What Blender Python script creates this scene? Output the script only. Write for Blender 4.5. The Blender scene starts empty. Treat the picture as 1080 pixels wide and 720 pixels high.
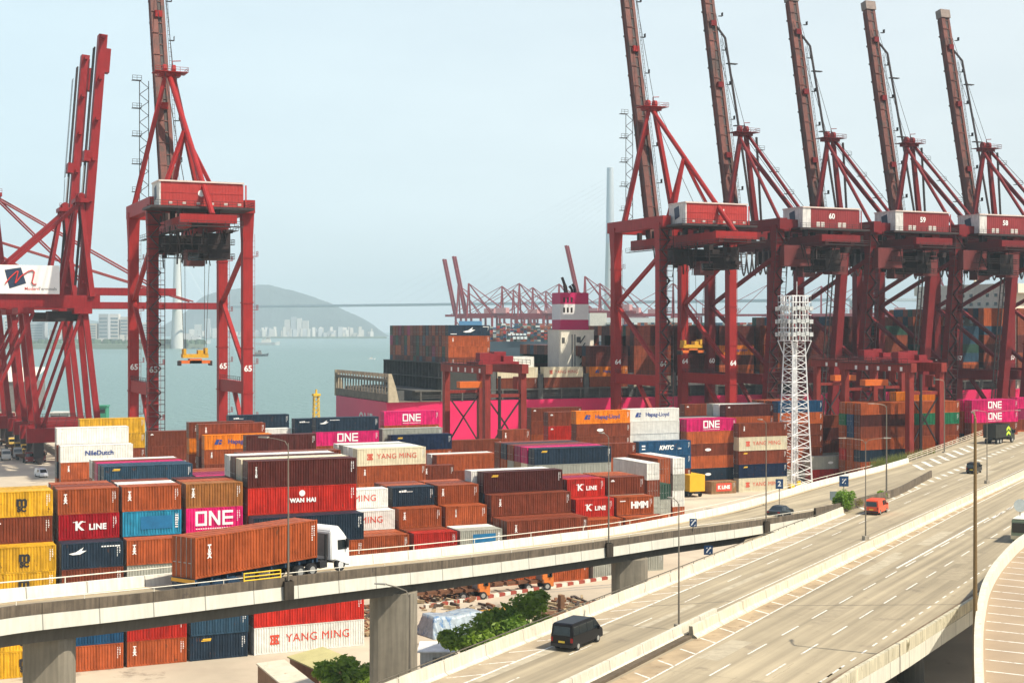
import bpy, bmesh, math, random
from mathutils import Vector, Matrix
R = math.radians
sc = bpy.context.scene
COL = sc.collection

# ---------------------------------------------------------------- camera, sky, sun
# world axes: +X runs along the quay, +Y across the yard towards the water, z = 0 is the yard floor
F, H, YH = 1540.0, 34.5, 347.0            # focal length in photo pixels, eye height, horizon row
TH = R(65.7); SN, CS = math.sin(TH), math.cos(TH)
def P(px, Z, z=0.0):                       # photo column + distance -> world
    X = (px - 540) / F * Z
    return Vector((X*SN + Z*CS, -X*CS + Z*SN, z))
def G(px, py, z=0.0):                      # photo pixel on a level plane -> world
    return P(px, F*(H - z)/(py - YH), z)
def on_v(px, v):                           # photo column on a line y = v -> (x, Z)
    t = (px - 540)/F; Z = v/(SN - t*CS)
    return t*Z*SN + Z*CS, Z
def on_u(px, u):
    t = (px - 540)/F; Z = u/(t*SN + CS)
    return -t*Z*CS + Z*SN, Z
def ztop(py, Z): return H + (YH - py)*Z/F

cam = bpy.data.objects.new('camera', bpy.data.cameras.new('camera')); COL.objects.link(cam)
cam.location = (0, 0, H); cam.rotation_euler = (R(90), 0, -(R(90) - TH))
cam.data.sensor_width = 36.0; cam.data.lens = F/1080*36
cam.data.shift_y = -13/1080; cam.data.clip_end = 60000; cam.data.clip_start = 1
sc.camera = cam

SUN_AZ = Vector((0.62, -0.78)).normalized(); SUN_EL = R(53)
w = bpy.data.worlds.new('World'); sc.world = w; w.use_nodes = True
nt = w.node_tree; bg = nt.nodes['Background']
sky = nt.nodes.new('ShaderNodeTexSky'); sky.sky_type = 'NISHITA'; sky.sun_disc = False
sky.sun_elevation = SUN_EL; sky.sun_rotation = math.atan2(SUN_AZ.x, SUN_AZ.y)
sky.air_density = 1.0; sky.dust_density = 3.0; sky.ozone_density = 1.0; sky.altitude = 20
# thin high cloud: the clear sky is veiled by broken, streaky white
tcw = nt.nodes.new('ShaderNodeTexCoord'); mpw = nt.nodes.new('ShaderNodeMapping'); mpw.inputs['Scale'].default_value = (1.2, 1.2, 4.0)
nw = nt.nodes.new('ShaderNodeTexNoise'); nw.inputs['Scale'].default_value = 1.7; nw.inputs['Detail'].default_value = 6; nw.inputs['Roughness'].default_value = 0.55
rw = nt.nodes.new('ShaderNodeMapRange'); rw.inputs[1].default_value = 0.30; rw.inputs[2].default_value = 0.72; rw.inputs[3].default_value = 0.74; rw.inputs[4].default_value = 0.98
sz = nt.nodes.new('ShaderNodeSeparateXYZ'); rz_ = nt.nodes.new('ShaderNodeMapRange'); rz_.interpolation_type = 'SMOOTHSTEP'     # the haze layer lies low; the unseen sky overhead is kept clear to cut fill light
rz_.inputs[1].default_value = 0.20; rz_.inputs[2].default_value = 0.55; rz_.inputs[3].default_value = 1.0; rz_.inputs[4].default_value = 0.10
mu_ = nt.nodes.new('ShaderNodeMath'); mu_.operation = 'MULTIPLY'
mw_ = nt.nodes.new('ShaderNodeMix'); mw_.data_type = 'RGBA'; mw_.inputs[7].default_value = (6.25, 7.2, 7.55, 1)
nt.links.new(tcw.outputs['Generated'], mpw.inputs[0]); nt.links.new(mpw.outputs[0], nw.inputs['Vector']); nt.links.new(nw.outputs[0], rw.inputs[0])
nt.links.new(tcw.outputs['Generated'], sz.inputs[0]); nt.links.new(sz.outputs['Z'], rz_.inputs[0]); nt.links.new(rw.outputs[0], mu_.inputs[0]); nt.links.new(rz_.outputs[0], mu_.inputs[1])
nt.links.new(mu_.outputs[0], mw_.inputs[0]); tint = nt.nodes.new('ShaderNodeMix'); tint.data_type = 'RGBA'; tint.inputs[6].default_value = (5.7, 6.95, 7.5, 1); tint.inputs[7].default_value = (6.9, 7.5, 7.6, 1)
rx_ = nt.nodes.new('ShaderNodeMapRange'); rx_.inputs[1].default_value = 0.1; rx_.inputs[2].default_value = 0.68   # whiter towards the open sea on the right
nt.links.new(sz.outputs['X'], rx_.inputs[0]); nt.links.new(rx_.outputs[0], tint.inputs[0]); nt.links.new(tint.outputs[2], mw_.inputs[7])
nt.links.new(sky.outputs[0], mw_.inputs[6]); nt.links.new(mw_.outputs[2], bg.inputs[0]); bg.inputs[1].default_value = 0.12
sd = Vector((SUN_AZ.x*math.cos(SUN_EL), SUN_AZ.y*math.cos(SUN_EL), math.sin(SUN_EL)))
sun = bpy.data.objects.new('sun', bpy.data.lights.new('sun', 'SUN')); COL.objects.link(sun)
sun.data.energy = 5.0; sun.data.angle = R(0.53); sun.data.color = (1.0, 0.92, 0.755)
sun.rotation_euler = (-sd).to_track_quat('-Z', 'Y').to_euler(); sun.location = (0, -50, 200)
sc.view_settings.view_transform = 'Standard'; sc.view_settings.look = 'None'
sc.view_settings.exposure = 0.30; sc.view_settings.gamma = 1
sc.cycles.max_bounces = 5; sc.cycles.diffuse_bounces = 2; sc.cycles.glossy_bounces = 2
sc.cycles.transmission_bounces = 3; sc.cycles.volume_bounces = 0; sc.cycles.use_denoising = True

# ---------------------------------------------------------------- materials
_M = {}
def lin(c): return (c[0], c[1], c[2], 1.0)
def mat(name, col, rough=0.6, metal=0.0, var=0.18, scale=1.2, streak=0.0, stain=None, rnd=0.0, wave=None, spec=0.4, bump=0.0):
    """procedural paint / concrete: broad mottling, vertical weather streaks, stain patches, per-object tint"""
    if name in _M: return _M[name]
    m = bpy.data.materials.new(name); m.use_nodes = True; _M[name] = m
    t = m.node_tree; b = t.nodes['Principled BSDF']; L = t.links.new
    b.inputs['Roughness'].default_value = rough; b.inputs['Metallic'].default_value = metal
    b.inputs['Specular IOR Level'].default_value = spec
    tc = t.nodes.new('ShaderNodeTexCoord')
    n = t.nodes.new('ShaderNodeTexNoise'); n.inputs['Scale'].default_value = scale; n.inputs['Detail'].default_value = 5
    n.inputs['Roughness'].default_value = 0.65
    oi = t.nodes.new('ShaderNodeObjectInfo')
    off = t.nodes.new('ShaderNodeVectorMath'); off.operation = 'ADD'
    rv = t.nodes.new('ShaderNodeVectorMath'); rv.operation = 'SCALE'; rv.inputs[0].default_value = (37, 19, 53)
    L(oi.outputs['Random'], rv.inputs['Scale']); L(tc.outputs['Object'], off.inputs[0]); L(rv.outputs[0], off.inputs[1])
    L(off.outputs[0], n.inputs['Vector'])
    mr = t.nodes.new('ShaderNodeMapRange'); mr.inputs[1].default_value = 0.3; mr.inputs[2].default_value = 0.7
    mr.inputs[3].default_value = 1 - var; mr.inputs[4].default_value = 1 + var
    L(n.outputs[0], mr.inputs[0])
    fac = mr.outputs[0]
    if streak:
        mp = t.nodes.new('ShaderNodeMapping'); mp.inputs['Scale'].default_value = (2.2, 2.2, 0.18)
        L(off.outputs[0], mp.inputs[0])
        n2 = t.nodes.new('ShaderNodeTexNoise'); n2.inputs['Scale'].default_value = 1.6; n2.inputs['Detail'].default_value = 6
        L(mp.outputs[0], n2.inputs['Vector'])
        m2 = t.nodes.new('ShaderNodeMapRange'); m2.inputs[1].default_value = 0.35; m2.inputs[2].default_value = 0.65
        m2.inputs[3].default_value = 1 - streak; m2.inputs[4].default_value = 1 + streak*0.6
        L(n2.outputs[0], m2.inputs[0])
        mu = t.nodes.new('ShaderNodeMath'); mu.operation = 'MULTIPLY'; L(fac, mu.inputs[0]); L(m2.outputs[0], mu.inputs[1]); fac = mu.outputs[0]
    if rnd:
        m3 = t.nodes.new('ShaderNodeMapRange'); m3.inputs[3].default_value = 1 - rnd; m3.inputs[4].default_value = 1 + rnd
        L(oi.outputs['Random'], m3.inputs[0])
        mu = t.nodes.new('ShaderNodeMath'); mu.operation = 'MULTIPLY'; L(fac, mu.inputs[0]); L(m3.outputs[0], mu.inputs[1]); fac = mu.outputs[0]
    if wave:                                   # cast-joint lines along the swept length (uv.x in metres)
        uv = t.nodes.new('ShaderNodeUVMap'); sx = t.nodes.new('ShaderNodeSeparateXYZ'); L(uv.outputs[0], sx.inputs[0])
        md = t.nodes.new('ShaderNodeMath'); md.operation = 'PINGPONG'; md.inputs[1].default_value = wave/2; L(sx.outputs[0], md.inputs[0])
        lt = t.nodes.new('ShaderNodeMath'); lt.operation = 'LESS_THAN'; lt.inputs[1].default_value = 0.05; L(md.outputs[0], lt.inputs[0])
        s1 = t.nodes.new('ShaderNodeMath'); s1.operation = 'MULTIPLY_ADD'; s1.inputs[1].default_value = -0.55; s1.inputs[2].default_value = 1.0
        L(lt.outputs[0], s1.inputs[0])
        mu = t.nodes.new('ShaderNodeMath'); mu.operation = 'MULTIPLY'; L(fac, mu.inputs[0]); L(s1.outputs[0], mu.inputs[1]); fac = mu.outputs[0]
    base = t.nodes.new('ShaderNodeVectorMath'); base.operation = 'SCALE'; base.inputs[0].default_value = col
    L(fac, base.inputs['Scale']); out = base.outputs[0]
    if stain:                                  # (colour, threshold, scale)
        n4 = t.nodes.new('ShaderNodeTexNoise'); n4.inputs['Scale'].default_value = stain[2]; n4.inputs['Detail'].default_value = 8
        n4.inputs['Roughness'].default_value = 0.7
        mp = t.nodes.new('ShaderNodeMapping'); mp.inputs['Scale'].default_value = (1, 1, 0.55); mp.inputs['Location'].default_value = (3, 8, 5)
        L(off.outputs[0], mp.inputs[0]); L(mp.outputs[0], n4.inputs['Vector'])
        m4 = t.nodes.new('ShaderNodeMapRange'); m4.inputs[1].default_value = stain[1]; m4.inputs[2].default_value = stain[1] + 0.07
        L(n4.outputs[0], m4.inputs[0])
        mx = t.nodes.new('ShaderNodeMix'); mx.data_type = 'RGBA'; mx.inputs[7].default_value = lin(stain[0])
        L(m4.outputs[0], mx.inputs[0]); L(out, mx.inputs[6]); out = mx.outputs[2]
    L(out, b.inputs['Base Color'])
    if bump:                                   # shallow dents
        n5 = t.nodes.new('ShaderNodeTexNoise'); n5.inputs['Scale'].default_value = 1.1; n5.inputs['Detail'].default_value = 3
        L(off.outputs[0], n5.inputs['Vector']); bm_ = t.nodes.new('ShaderNodeBump'); bm_.inputs['Strength'].default_value = bump; bm_.inputs['Distance'].default_value = 0.25
        L(n5.outputs[0], bm_.inputs['Height']); L(bm_.outputs[0], b.inputs['Normal'])
    return m

RUSTC = (0.11, 0.045, 0.022)
def paint(name, col, **k):
    d = dict(rough=0.5, var=0.18, scale=0.6, streak=0.32, stain=(RUSTC, 0.615, 1.9), rnd=0.18, bump=0.5, spec=0.2); d.update(k)
    return mat('paint_' + name, col, **d)
CC = {  # container colours: side paint
 'rust': (0.34, 0.075, 0.022), 'brown': (0.20, 0.045, 0.020), 'dkbrown': (0.085, 0.018, 0.014), 'red': (0.44, 0.022, 0.013),
 'crimson': (0.37, 0.006, 0.014), 'yellow': (0.60, 0.33, 0.018), 'navy': (0.017, 0.032, 0.054), 'steel': (0.024, 0.058, 0.095),
 'blue': (0.012, 0.066, 0.15), 'cyan': (0.025, 0.24, 0.38), 'pink': (0.62, 0.012, 0.14), 'white': (0.74, 0.73, 0.68),
 'cream': (0.68, 0.61, 0.44), 'grey': (0.36, 0.36, 0.31), 'gold': (0.33, 0.13, 0.035), 'orange': (0.72, 0.20, 0.010),
 'dorange': (0.37, 0.085, 0.024), 'green': (0.02, 0.17, 0.08), 'dkgreen': (0.025, 0.065, 0.045), 'tan': (0.34, 0.20, 0.10), 'mauve': (0.28, 0.022, 0.085),
 'deepblue': (0.008, 0.020, 0.060)}
ROOF = {'rust': (0.56, 0.25, 0.17), 'brown': (0.50, 0.24, 0.17), 'dkbrown': (0.60, 0.38, 0.32), 'red': (0.58, 0.28, 0.22), 'crimson': (0.62, 0.46, 0.50),  # faded, dusty tops; the glare of grazing sun is mixed into these paler colours
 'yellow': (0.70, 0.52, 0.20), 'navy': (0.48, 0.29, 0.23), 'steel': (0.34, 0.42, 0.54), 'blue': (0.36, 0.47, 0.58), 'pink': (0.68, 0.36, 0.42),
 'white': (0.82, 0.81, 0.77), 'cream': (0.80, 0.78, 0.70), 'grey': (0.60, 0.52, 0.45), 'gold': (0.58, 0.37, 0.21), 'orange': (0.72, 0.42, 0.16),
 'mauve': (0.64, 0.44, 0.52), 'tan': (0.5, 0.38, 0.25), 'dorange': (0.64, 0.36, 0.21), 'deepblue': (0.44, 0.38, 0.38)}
def cmat(c):
    if c in ('white', 'cream', 'grey'): return paint('container_' + c, CC[c], var=0.08, streak=0.12, stain=((0.42, 0.30, 0.18), 0.66, 1.6), rnd=0.05)
    return paint('container_' + c, CC[c])
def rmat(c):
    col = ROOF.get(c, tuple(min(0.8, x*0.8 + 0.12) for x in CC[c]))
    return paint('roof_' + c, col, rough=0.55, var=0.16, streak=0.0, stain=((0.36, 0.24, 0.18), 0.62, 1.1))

M_white = lambda: mat('white_lettering', (0.80, 0.80, 0.78), 0.5, var=0.05)
M_black = lambda: mat('black_lettering', (0.02, 0.02, 0.022), 0.5, var=0.05)
M_dark = lambda: mat('dark_rubber', (0.018, 0.018, 0.02), 0.75, var=0.1)
M_steelgrey = lambda: mat('galvanised_steel', (0.40, 0.40, 0.38), 0.45, 0.4, var=0.12, scale=2)
M_conc = lambda: mat('concrete_weathered', (0.42, 0.37, 0.29), 0.85, var=0.14, scale=0.35, streak=0.16, stain=((0.20, 0.165, 0.12), 0.60, 0.7))
M_glass = lambda: mat('dark_glass', (0.012, 0.017, 0.020), 0.08, var=0.0, spec=0.8)

# ---------------------------------------------------------------- mesh helpers
class MB:
    def __init__(s): s.v = []; s.f = []; s.mi = []; s.uv = None; s.mats = []; s.cur = 0
    def use(s, m):
        if m not in s.mats: s.mats.append(m)
        s.cur = s.mats.index(m); return s
    def face(s, idx, mi=None): s.f.append(tuple(idx)); s.mi.append(s.cur if mi is None else mi)
    def box(s, x0, x1, y0, y1, z0, z1):
        b = len(s.v)
        s.v += [(x0,y0,z0),(x1,y0,z0),(x1,y1,z0),(x0,y1,z0),(x0,y0,z1),(x1,y0,z1),(x1,y1,z1),(x0,y1,z1)]
        for q in ((0,3,2,1),(4,5,6,7),(0,1,5,4),(1,2,6,5),(2,3,7,6),(3,0,4,7)): s.face([b+i for i in q])
        return s
    def cbox(s, c, sx, sy, sz): return s.box(c[0]-sx/2, c[0]+sx/2, c[1]-sy/2, c[1]+sy/2, c[2]-sz/2, c[2]+sz/2)
    def hexa(s, pts):                      # 8 points, bottom ring then top ring
        b = len(s.v); s.v += [tuple(p) for p in pts]
        for q in ((0,3,2,1),(4,5,6,7),(0,1,5,4),(1,2,6,5),(2,3,7,6),(3,0,4,7)): s.face([b+i for i in q])
        return s
    def beam(s, p, q, wd, ht=None, w2=None, h2=None, up=(0,0,1)):   # rectangular bar p -> q, optional taper
        p = Vector(p); q = Vector(q); ht = ht or wd; w2 = w2 or wd; h2 = h2 or ht
        d = (q-p).normalized(); u = Vector(up)
        if abs(d.dot(u)) > 0.98: u = Vector((0,1,0)) if abs(d.y) < 0.9 else Vector((1,0,0))
        a = d.cross(u).normalized(); c = a.cross(d)
        r = []
        for o, ww, hh in ((p, wd, ht), (q, w2, h2)):
            r.append([o - a*ww/2 - c*hh/2, o + a*ww/2 - c*hh/2, o + a*ww/2 + c*hh/2, o - a*ww/2 + c*hh/2])
        b = len(s.v); s.v += [tuple(x) for x in r[0] + r[1]]
        for t in ((0,3,2,1),(4,5,6,7),(0,1,5,4),(1,2,6,5),(2,3,7,6),(3,0,4,7)): s.face([b+i for i in t])
        return s
    def tube(s, p, q, r, r2=None, n=8):
        p = Vector(p); q = Vector(q); r2 = r if r2 is None else r2
        d = (q-p).normalized(); u = Vector((0,0,1)) if abs(d.z) < 0.9 else Vector((1,0,0))
        a = d.cross(u).normalized(); c = d.cross(a); b = len(s.v)
        for o, rr in ((p, r), (q, r2)):
            for k in range(n):
                g = 2*math.pi*k/n; s.v.append(tuple(o + a*rr*math.cos(g) + c*rr*math.sin(g)))
        for k in range(n): s.face((b+k, b+(k+1) % n, b+n+(k+1) % n, b+n+k))
        s.face([b+k for k in range(n)][::-1]); s.face([b+n+k for k in range(n)])
        return s
    def path(s, pts, r, n=6):
        for a, b in zip(pts[:-1], pts[1:]): s.tube(a, b, r, n=n)
        return s
    def prism(s, prof, y0, y1, axis='y'):  # closed profile in (x,z) swept along y
        b = len(s.v); n = len(prof)
        for y in (y0, y1):
            for a, c in prof: s.v.append((a, y, c) if axis == 'y' else (y, a, c))
        for k in range(n): s.face((b+k, b+(k+1) % n, b+n+(k+1) % n, b+n+k))
        s.face([b+k for k in range(n)][::-1]); s.face([b+n+k for k in range(n)])
        return s
    def zprism(s, pts, z0, z1):            # plan polygon extruded up
        b = len(s.v); n = len(pts)
        for z in (z0, z1):
            for p in pts: s.v.append((p[0], p[1], z))
        for k in range(n): s.face((b+k, b+(k+1) % n, b+n+(k+1) % n, b+n+k))
        s.face([b+k for k in range(n)][::-1]); s.face([b+n+k for k in range(n)])
        return s
    def mesh(s, name):
        me = bpy.data.meshes.new(name); me.from_pydata([tuple(x) for x in s.v], [], s.f)
        for m in s.mats: me.materials.append(m)
        if s.mats: me.polygons.foreach_set('material_index', s.mi)
        bm = bmesh.new(); bm.from_mesh(me); bmesh.ops.recalc_face_normals(bm, faces=bm.faces); bm.to_mesh(me); bm.free()
        return me
    def build(s, name, m=None, parent=None, loc=(0,0,0), rz=0.0):
        if m is not None and not s.mats: s.mats = [m]; s.mi = [0]*len(s.f)
        return link(name, s.mesh(name), parent, loc, rz)

def link(name, data, parent=None, loc=(0,0,0), rz=0.0):
    o = bpy.data.objects.new(name, data); COL.objects.link(o); o.location = loc; o.rotation_euler = (0,0,rz)
    if parent is not None: o.parent = parent
    return o
def thing(name, label, cat, loc=(0,0,0), rz=0.0, group=None):
    o = link(name, None, None, loc, rz); o.empty_display_size = 0.5
    return tag(o, label, cat, group)
def tag(o, label=None, cat=None, group=None, kind=None):
    if label: o['label'] = label
    if cat: o['category'] = cat
    if group: o['group'] = group
    if kind: o['kind'] = kind
    return o
def kids(o): return [c for c in o.children]
def dup(o, parent=None, loc=None, rz=None, label=None):
    def rec(x, par):
        c = x.copy(); COL.objects.link(c); c.parent = par
        for ch in list(x.children): rec(ch, c)
        return c
    r = rec(o, parent)
    if loc is not None: r.location = loc
    if rz is not None: r.rotation_euler = (0,0,rz)
    if label: r['label'] = label
    return r

_T = {}
def text_mesh(s, size, m, bold=0.0, spacing=1.0, shear=0.0, align='CENTER', line=1.0):
    """lettering facing -Y, centred on the origin"""
    key = (s, size, m.name, bold, spacing, shear, align)
    if key in _T: return _T[key]
    cu = bpy.data.curves.new('lettering', 'FONT'); cu.body = s; cu.size = size; cu.extrude = 0.004; cu.offset = bold
    cu.align_x = align; cu.align_y = 'CENTER'; cu.space_character = spacing; cu.shear = shear; cu.space_line = line; cu.resolution_u = 3
    o = bpy.data.objects.new('tmp', cu); COL.objects.link(o)
    dg = bpy.context.evaluated_depsgraph_get(); dg.update()
    me = bpy.data.meshes.new_from_object(o.evaluated_get(dg)); bpy.data.objects.remove(o); bpy.data.curves.remove(cu)
    me.transform(Matrix.Rotation(R(90), 4, 'X')); me.materials.clear(); me.materials.append(m); me.name = 'lettering'
    _T[key] = me; return me

# ---------------------------------------------------------------- shipping containers
LEN = {20: 6.058, 40: 12.192, 45: 13.716}
_CM = {}
def container_body(L, Hc, c):
    key = (L, Hc, c)
    if key in _CM: return _CM[key]
    base = _CM.get((L, Hc))
    if base is None:
        m = MB(); m.mats = [None, None]; W = 1.219; l = LEN[L]/2; pr = 0.11
        # corner posts, rails
        for sx in (-1, 1):
            for sy in (-1, 1):
                xa, xb = sorted((sx*l, sx*(l - 0.16))); ya, yb = sorted((sy*W, sy*(W - 0.16)))
                m.box(xa, xb, ya, yb, 0, Hc)
        for sy in (-1, 1):
            ya, yb = sorted((sy*(W - 0.008), sy*(W - 0.08)))
            m.box(-l + 0.16, l - 0.16, ya, yb, 0.02, 0.17); m.box(-l + 0.16, l - 0.16, ya, yb, Hc - 0.09, Hc - 0.012)
        # corrugated long sides
        n = int((2*l - 0.34)/0.278); x0 = -l + 0.16; step = (2*l - 0.32)/n
        for sy in (-1, 1):
            yo, yi = sy*(W - 0.008), sy*(W - 0.075); pts = [(x0, yi)]
            for k in range(n):
                a = x0 + k*step
                pts += [(a + step*0.14, yi), (a + step*0.28, yo), (a + step*0.66, yo), (a + step*0.80, yi)]
            pts.append((-x0, yi)); b = len(m.v)
            for (x, y) in pts: m.v += [(x, y, 0.15), (x, y, Hc - 0.08)]
            for k in range(len(pts) - 1):
                q = (b + 2*k, b + 2*k + 2, b + 2*k + 3, b + 2*k + 1); m.face(q if sy < 0 else q[::-1], 0)
        # front bulkhead with coarse ribs, sill and header at the door end, floor, roof
        m.box(l - 0.10, l - 0.05, -W + 0.16, W - 0.16, 0.02, Hc - 0.02)
        for k in range(7): m.box(l - 0.05, l - 0.02, -0.95 + k*0.29, -0.80 + k*0.29, 0.15, Hc - 0.12)
        m.box(-l + 0.004, -l + 0.12, -W + 0.16, W - 0.16, 0.01, 0.13); m.box(-l + 0.004, -l + 0.12, -W + 0.16, W - 0.16, Hc - 0.13, Hc - 0.016)
        m.box(-l + 0.02, l - 0.02, -W + 0.06, W - 0.06, 0.06, 0.12)
        m.cur = 1; nr = 8 if L == 20 else 16
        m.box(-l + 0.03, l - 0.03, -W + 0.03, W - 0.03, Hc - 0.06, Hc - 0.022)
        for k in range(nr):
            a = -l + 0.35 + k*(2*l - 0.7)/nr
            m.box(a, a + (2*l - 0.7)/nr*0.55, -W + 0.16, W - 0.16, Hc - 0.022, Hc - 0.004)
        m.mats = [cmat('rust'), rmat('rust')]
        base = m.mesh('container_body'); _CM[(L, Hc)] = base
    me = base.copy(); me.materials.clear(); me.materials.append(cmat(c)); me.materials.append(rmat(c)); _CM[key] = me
    return me
def door_mesh(L, Hc, c, s):
    key = ('door', L, Hc, c, s)
    if key in _CM: return _CM[key]
    m = MB(); l = LEN[L]/2; y0, y1 = (-1.055, -0.008) if s < 0 else (0.008, 1.055)
    m.use(cmat(c)); m.box(-l + 0.03, -l + 0.09, y0, y1, 0.14, Hc - 0.14)
    for k in range(3): m.box(-l + 0.012, -l + 0.03, y0 + 0.08, y1 - 0.08, 0.35 + k*0.72, 0.80 + k*0.72)
    m.use(M_steelgrey())
    for f in (0.25, 0.72): m.tube((-l - 0.01, y0 + (y1 - y0)*f, 0.05), (-l - 0.01, y0 + (y1 - y0)*f, Hc - 0.05), 0.022, n=5)
    for f in (0.25, 0.72): m.box(-l - 0.035, -l + 0.012, y0 + (y1 - y0)*f - 0.02, y0 + (y1 - y0)*f + 0.28, 1.05, 1.10)
    _CM[key] = m.mesh('door'); return _CM[key]

def shape_mesh(key, m, polys):
    """flat marks in the x-z plane facing -Y"""
    if key in _T: return _T[key]
    b = MB()
    for pl in polys:
        k = len(b.v); b.v += [(x, 0.0, z) for x, z in pl]; n = len(pl); b.face(range(k, k+n))
        b.v += [(x, 0.004, z) for x, z in pl]; b.face(range(k+n, k+2*n))
        for i in range(n): b.face((k+i, k+(i+1) % n, k+n+(i+1) % n, k+n+i))
    b.mats = [m]; _T[key] = b.mesh('lettering'); return _T[key]
def rect(x, z, w_, h_): return [(x, z), (x + w_, z), (x + w_, z + h_), (x, z + h_)]
M_rtext = lambda: mat('red_lettering', (0.58, 0.06, 0.03), 0.5, var=0.1)
M_ytext = lambda: mat('yellow_lettering', (0.75, 0.45, 0.04), 0.5, var=0.08)
M_btext = lambda: mat('blue_lettering', (0.02, 0.05, 0.22), 0.5, var=0.08)
M_bpan = lambda: mat('blue_panel', (0.012, 0.14, 0.30), 0.5, var=0.2)
M_rpan = lambda: mat('red_panel', (0.62, 0.07, 0.04), 0.5, var=0.1)

def one_mesh(m, k):                          # square-cut O, N, E
    t = 0.26*k; h = 1.55*k; w_ = 1.22*k; P_ = []
    x = -2.05*k; P_ += [rect(x, 0, t, h), rect(x + w_ - t, 0, t, h), rect(x + t, 0, w_ - 2*t, t), rect(x + t, h - t, w_ - 2*t, t)]
    x = -0.62*k; P_ += [rect(x, 0, t, h), rect(x + w_ - t, 0, t, h), [(x + t, h), (x + t, h - 0.5*k), (x + w_ - t, 0), (x + w_ - t, 0.5*k)]]
    x = 0.82*k; P_ += [rect(x, 0, t, h)] + [rect(x + t, z, w_ - 1.25*t, t) for z in (0, (h - t)/2, h - t)]
    return shape_mesh(('one', k, m.name), m, P_)
def code_marks(L, Hc):                       # the columns of small numbers at the right-hand end
    l = LEN[L]/2; rnd = random.Random(L*7 + int(Hc*100)); pl = []
    for col in range(2):
        for k in range(7 - 2*col): pl.append(rect(l - 0.62 + col*0.22, Hc - 0.5 - k*0.17, 0.07 + 0.06*rnd.random(), 0.09))
    return shape_mesh(('codes', L, Hc), M_white(), pl)
def logo(key, L, Hc):
    l = LEN[L]/2; W_ = M_white(); big = L != 20; mid = Hc*0.52
    if key == 'TEX': return [(text_mesh('T\nE\nX', 0.46, W_, 0.03, line=0.66), -l + 0.75 if L == 20 else -l + 1.3, Hc*0.62)]
    if key == 'TRI': return [(text_mesh('T\nR\nI\nT\nO\nN', 0.28, W_, 0.02, line=0.66), -l + 0.9, Hc*0.58)]
    if key == 'mark': return [(shape_mesh('mk', W_, [rect(-0.30, -0.06, 0.6, 0.14), rect(-0.18, 0.12, 0.36, 0.10)]), -l + 0.8, Hc*0.78)]
    if key == 'ymark': return [(shape_mesh('ymk', M_ytext(), [rect(-0.55, -0.10, 1.0, 0.10), rect(-0.4, 0.04, 0.9, 0.13)]), -l + 1.7, Hc*0.80)]
    if key == 'oval': return [(shape_mesh('ov', W_, [[(0.75*math.cos(a*math.pi/8), 0.3*math.sin(a*math.pi/8)) for a in range(16)]]), -l + 1.0 if L == 20 else -0.8, Hc*0.5)]
    if key == 'MSC': return [(text_mesh('m', 1.42, M_black(), 0.06), 0, Hc*0.60), (text_mesh('SC', 0.72, M_black(), 0.05, 1.05), 0, Hc*0.30)]
    if key == 'KL': return [(text_mesh('K', 1.25, W_, 0.05), -1.0 if not big else -1.2, mid), (text_mesh('LINE', 0.82, W_, 0.035, 1.08), 0.85 if not big else 1.0, mid - 0.13),
                            (shape_mesh('kl', W_, [rect(-0.62, 0, 0.45, 0.07), rect(0.22, 0, 0.42, 0.07)]), -1.0 if not big else -1.2, mid + 0.40)]
    if key == 'KLpan': return [(shape_mesh('klp', M_rpan(), [rect(-1.9, -0.8, 3.8, 1.7)]), 0, mid), (text_mesh('K LINE', 1.0, W_, 0.05), 0, mid)]
    if key == 'ONE': return [(one_mesh(W_, 1.0), 0, Hc*0.27), (shape_mesh(('u1', L), W_, [rect(-2.0 + k*0.25, 0, 0.17, 0.11) for k in range(16)]), 0, Hc*0.13)]
    if key == 'YM': return [(text_mesh('YANG MING', 1.22, M_rtext(), 0.0, 1.06), 0.9, mid), (shape_mesh('yml', M_rtext(), [rect(-0.5, 0.28, 1.0, 0.22), rect(-0.14, -0.3, 0.28, 0.56), rect(-0.5, -0.52, 1.0, 0.2), [(-0.5,0.26),(-0.3,0.26),(-0.16,0.0),(-0.3,-0.3),(-0.5,-0.3),(-0.34,0.0)], [(0.5,0.26),(0.34,0.0),(0.5,-0.3),(0.3,-0.3),(0.16,0.0),(0.3,0.26)]]), -3.9, mid)]
    if key == 'HL': return [(text_mesh('Hapag-Lloyd', 1.12, M_btext(), 0.025), 0.95, mid), (shape_mesh('hll', M_btext(), [[(-0.65,-0.45),(0.0,-0.45),(0.35,0.45),(-0.25,0.45)], [(0.1,-0.45),(0.62,-0.45),(0.72,-0.1),(0.25,-0.05)], [(0.3,0.05),(0.8,0.12),(0.7,0.45),(0.44,0.45)]]), -3.7, mid)]
    if key == 'ND': return [(text_mesh('NileDutch', 1.15, M_btext(), 0.03), 0.4, mid)]
    if key == 'KMTC': return [(text_mesh('KMTC', 1.2, W_, 0.05, 1.0, 0.3), 0.2, mid), (text_mesh('Line', 0.5, W_, 0.01), 3.4, mid - 0.2), (shape_mesh('km', W_, [rect(-0.4, -0.5, 0.8, 0.25), rect(-0.4, 0.1, 0.8, 0.3)]), -l + 1.0, Hc*0.6)]
    if key == 'HMM': return [(text_mesh('HMM', 1.25, W_, 0.08), 0.7, mid), (shape_mesh('hm', W_, [rect(-0.5, 0, 0.9, 0.13)]), -l + 1.0, Hc*0.75)]
    if key == 'WH': return [(shape_mesh('wh', W_, [[(0.34*math.cos(a*math.pi/8), 0.34*math.sin(a*math.pi/8)) for a in range(16)]]), -0.1, Hc*0.74), (text_mesh('WAN HAI', 0.62, W_, 0.035, 1.1), 0.0, Hc*0.47)]
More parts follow.
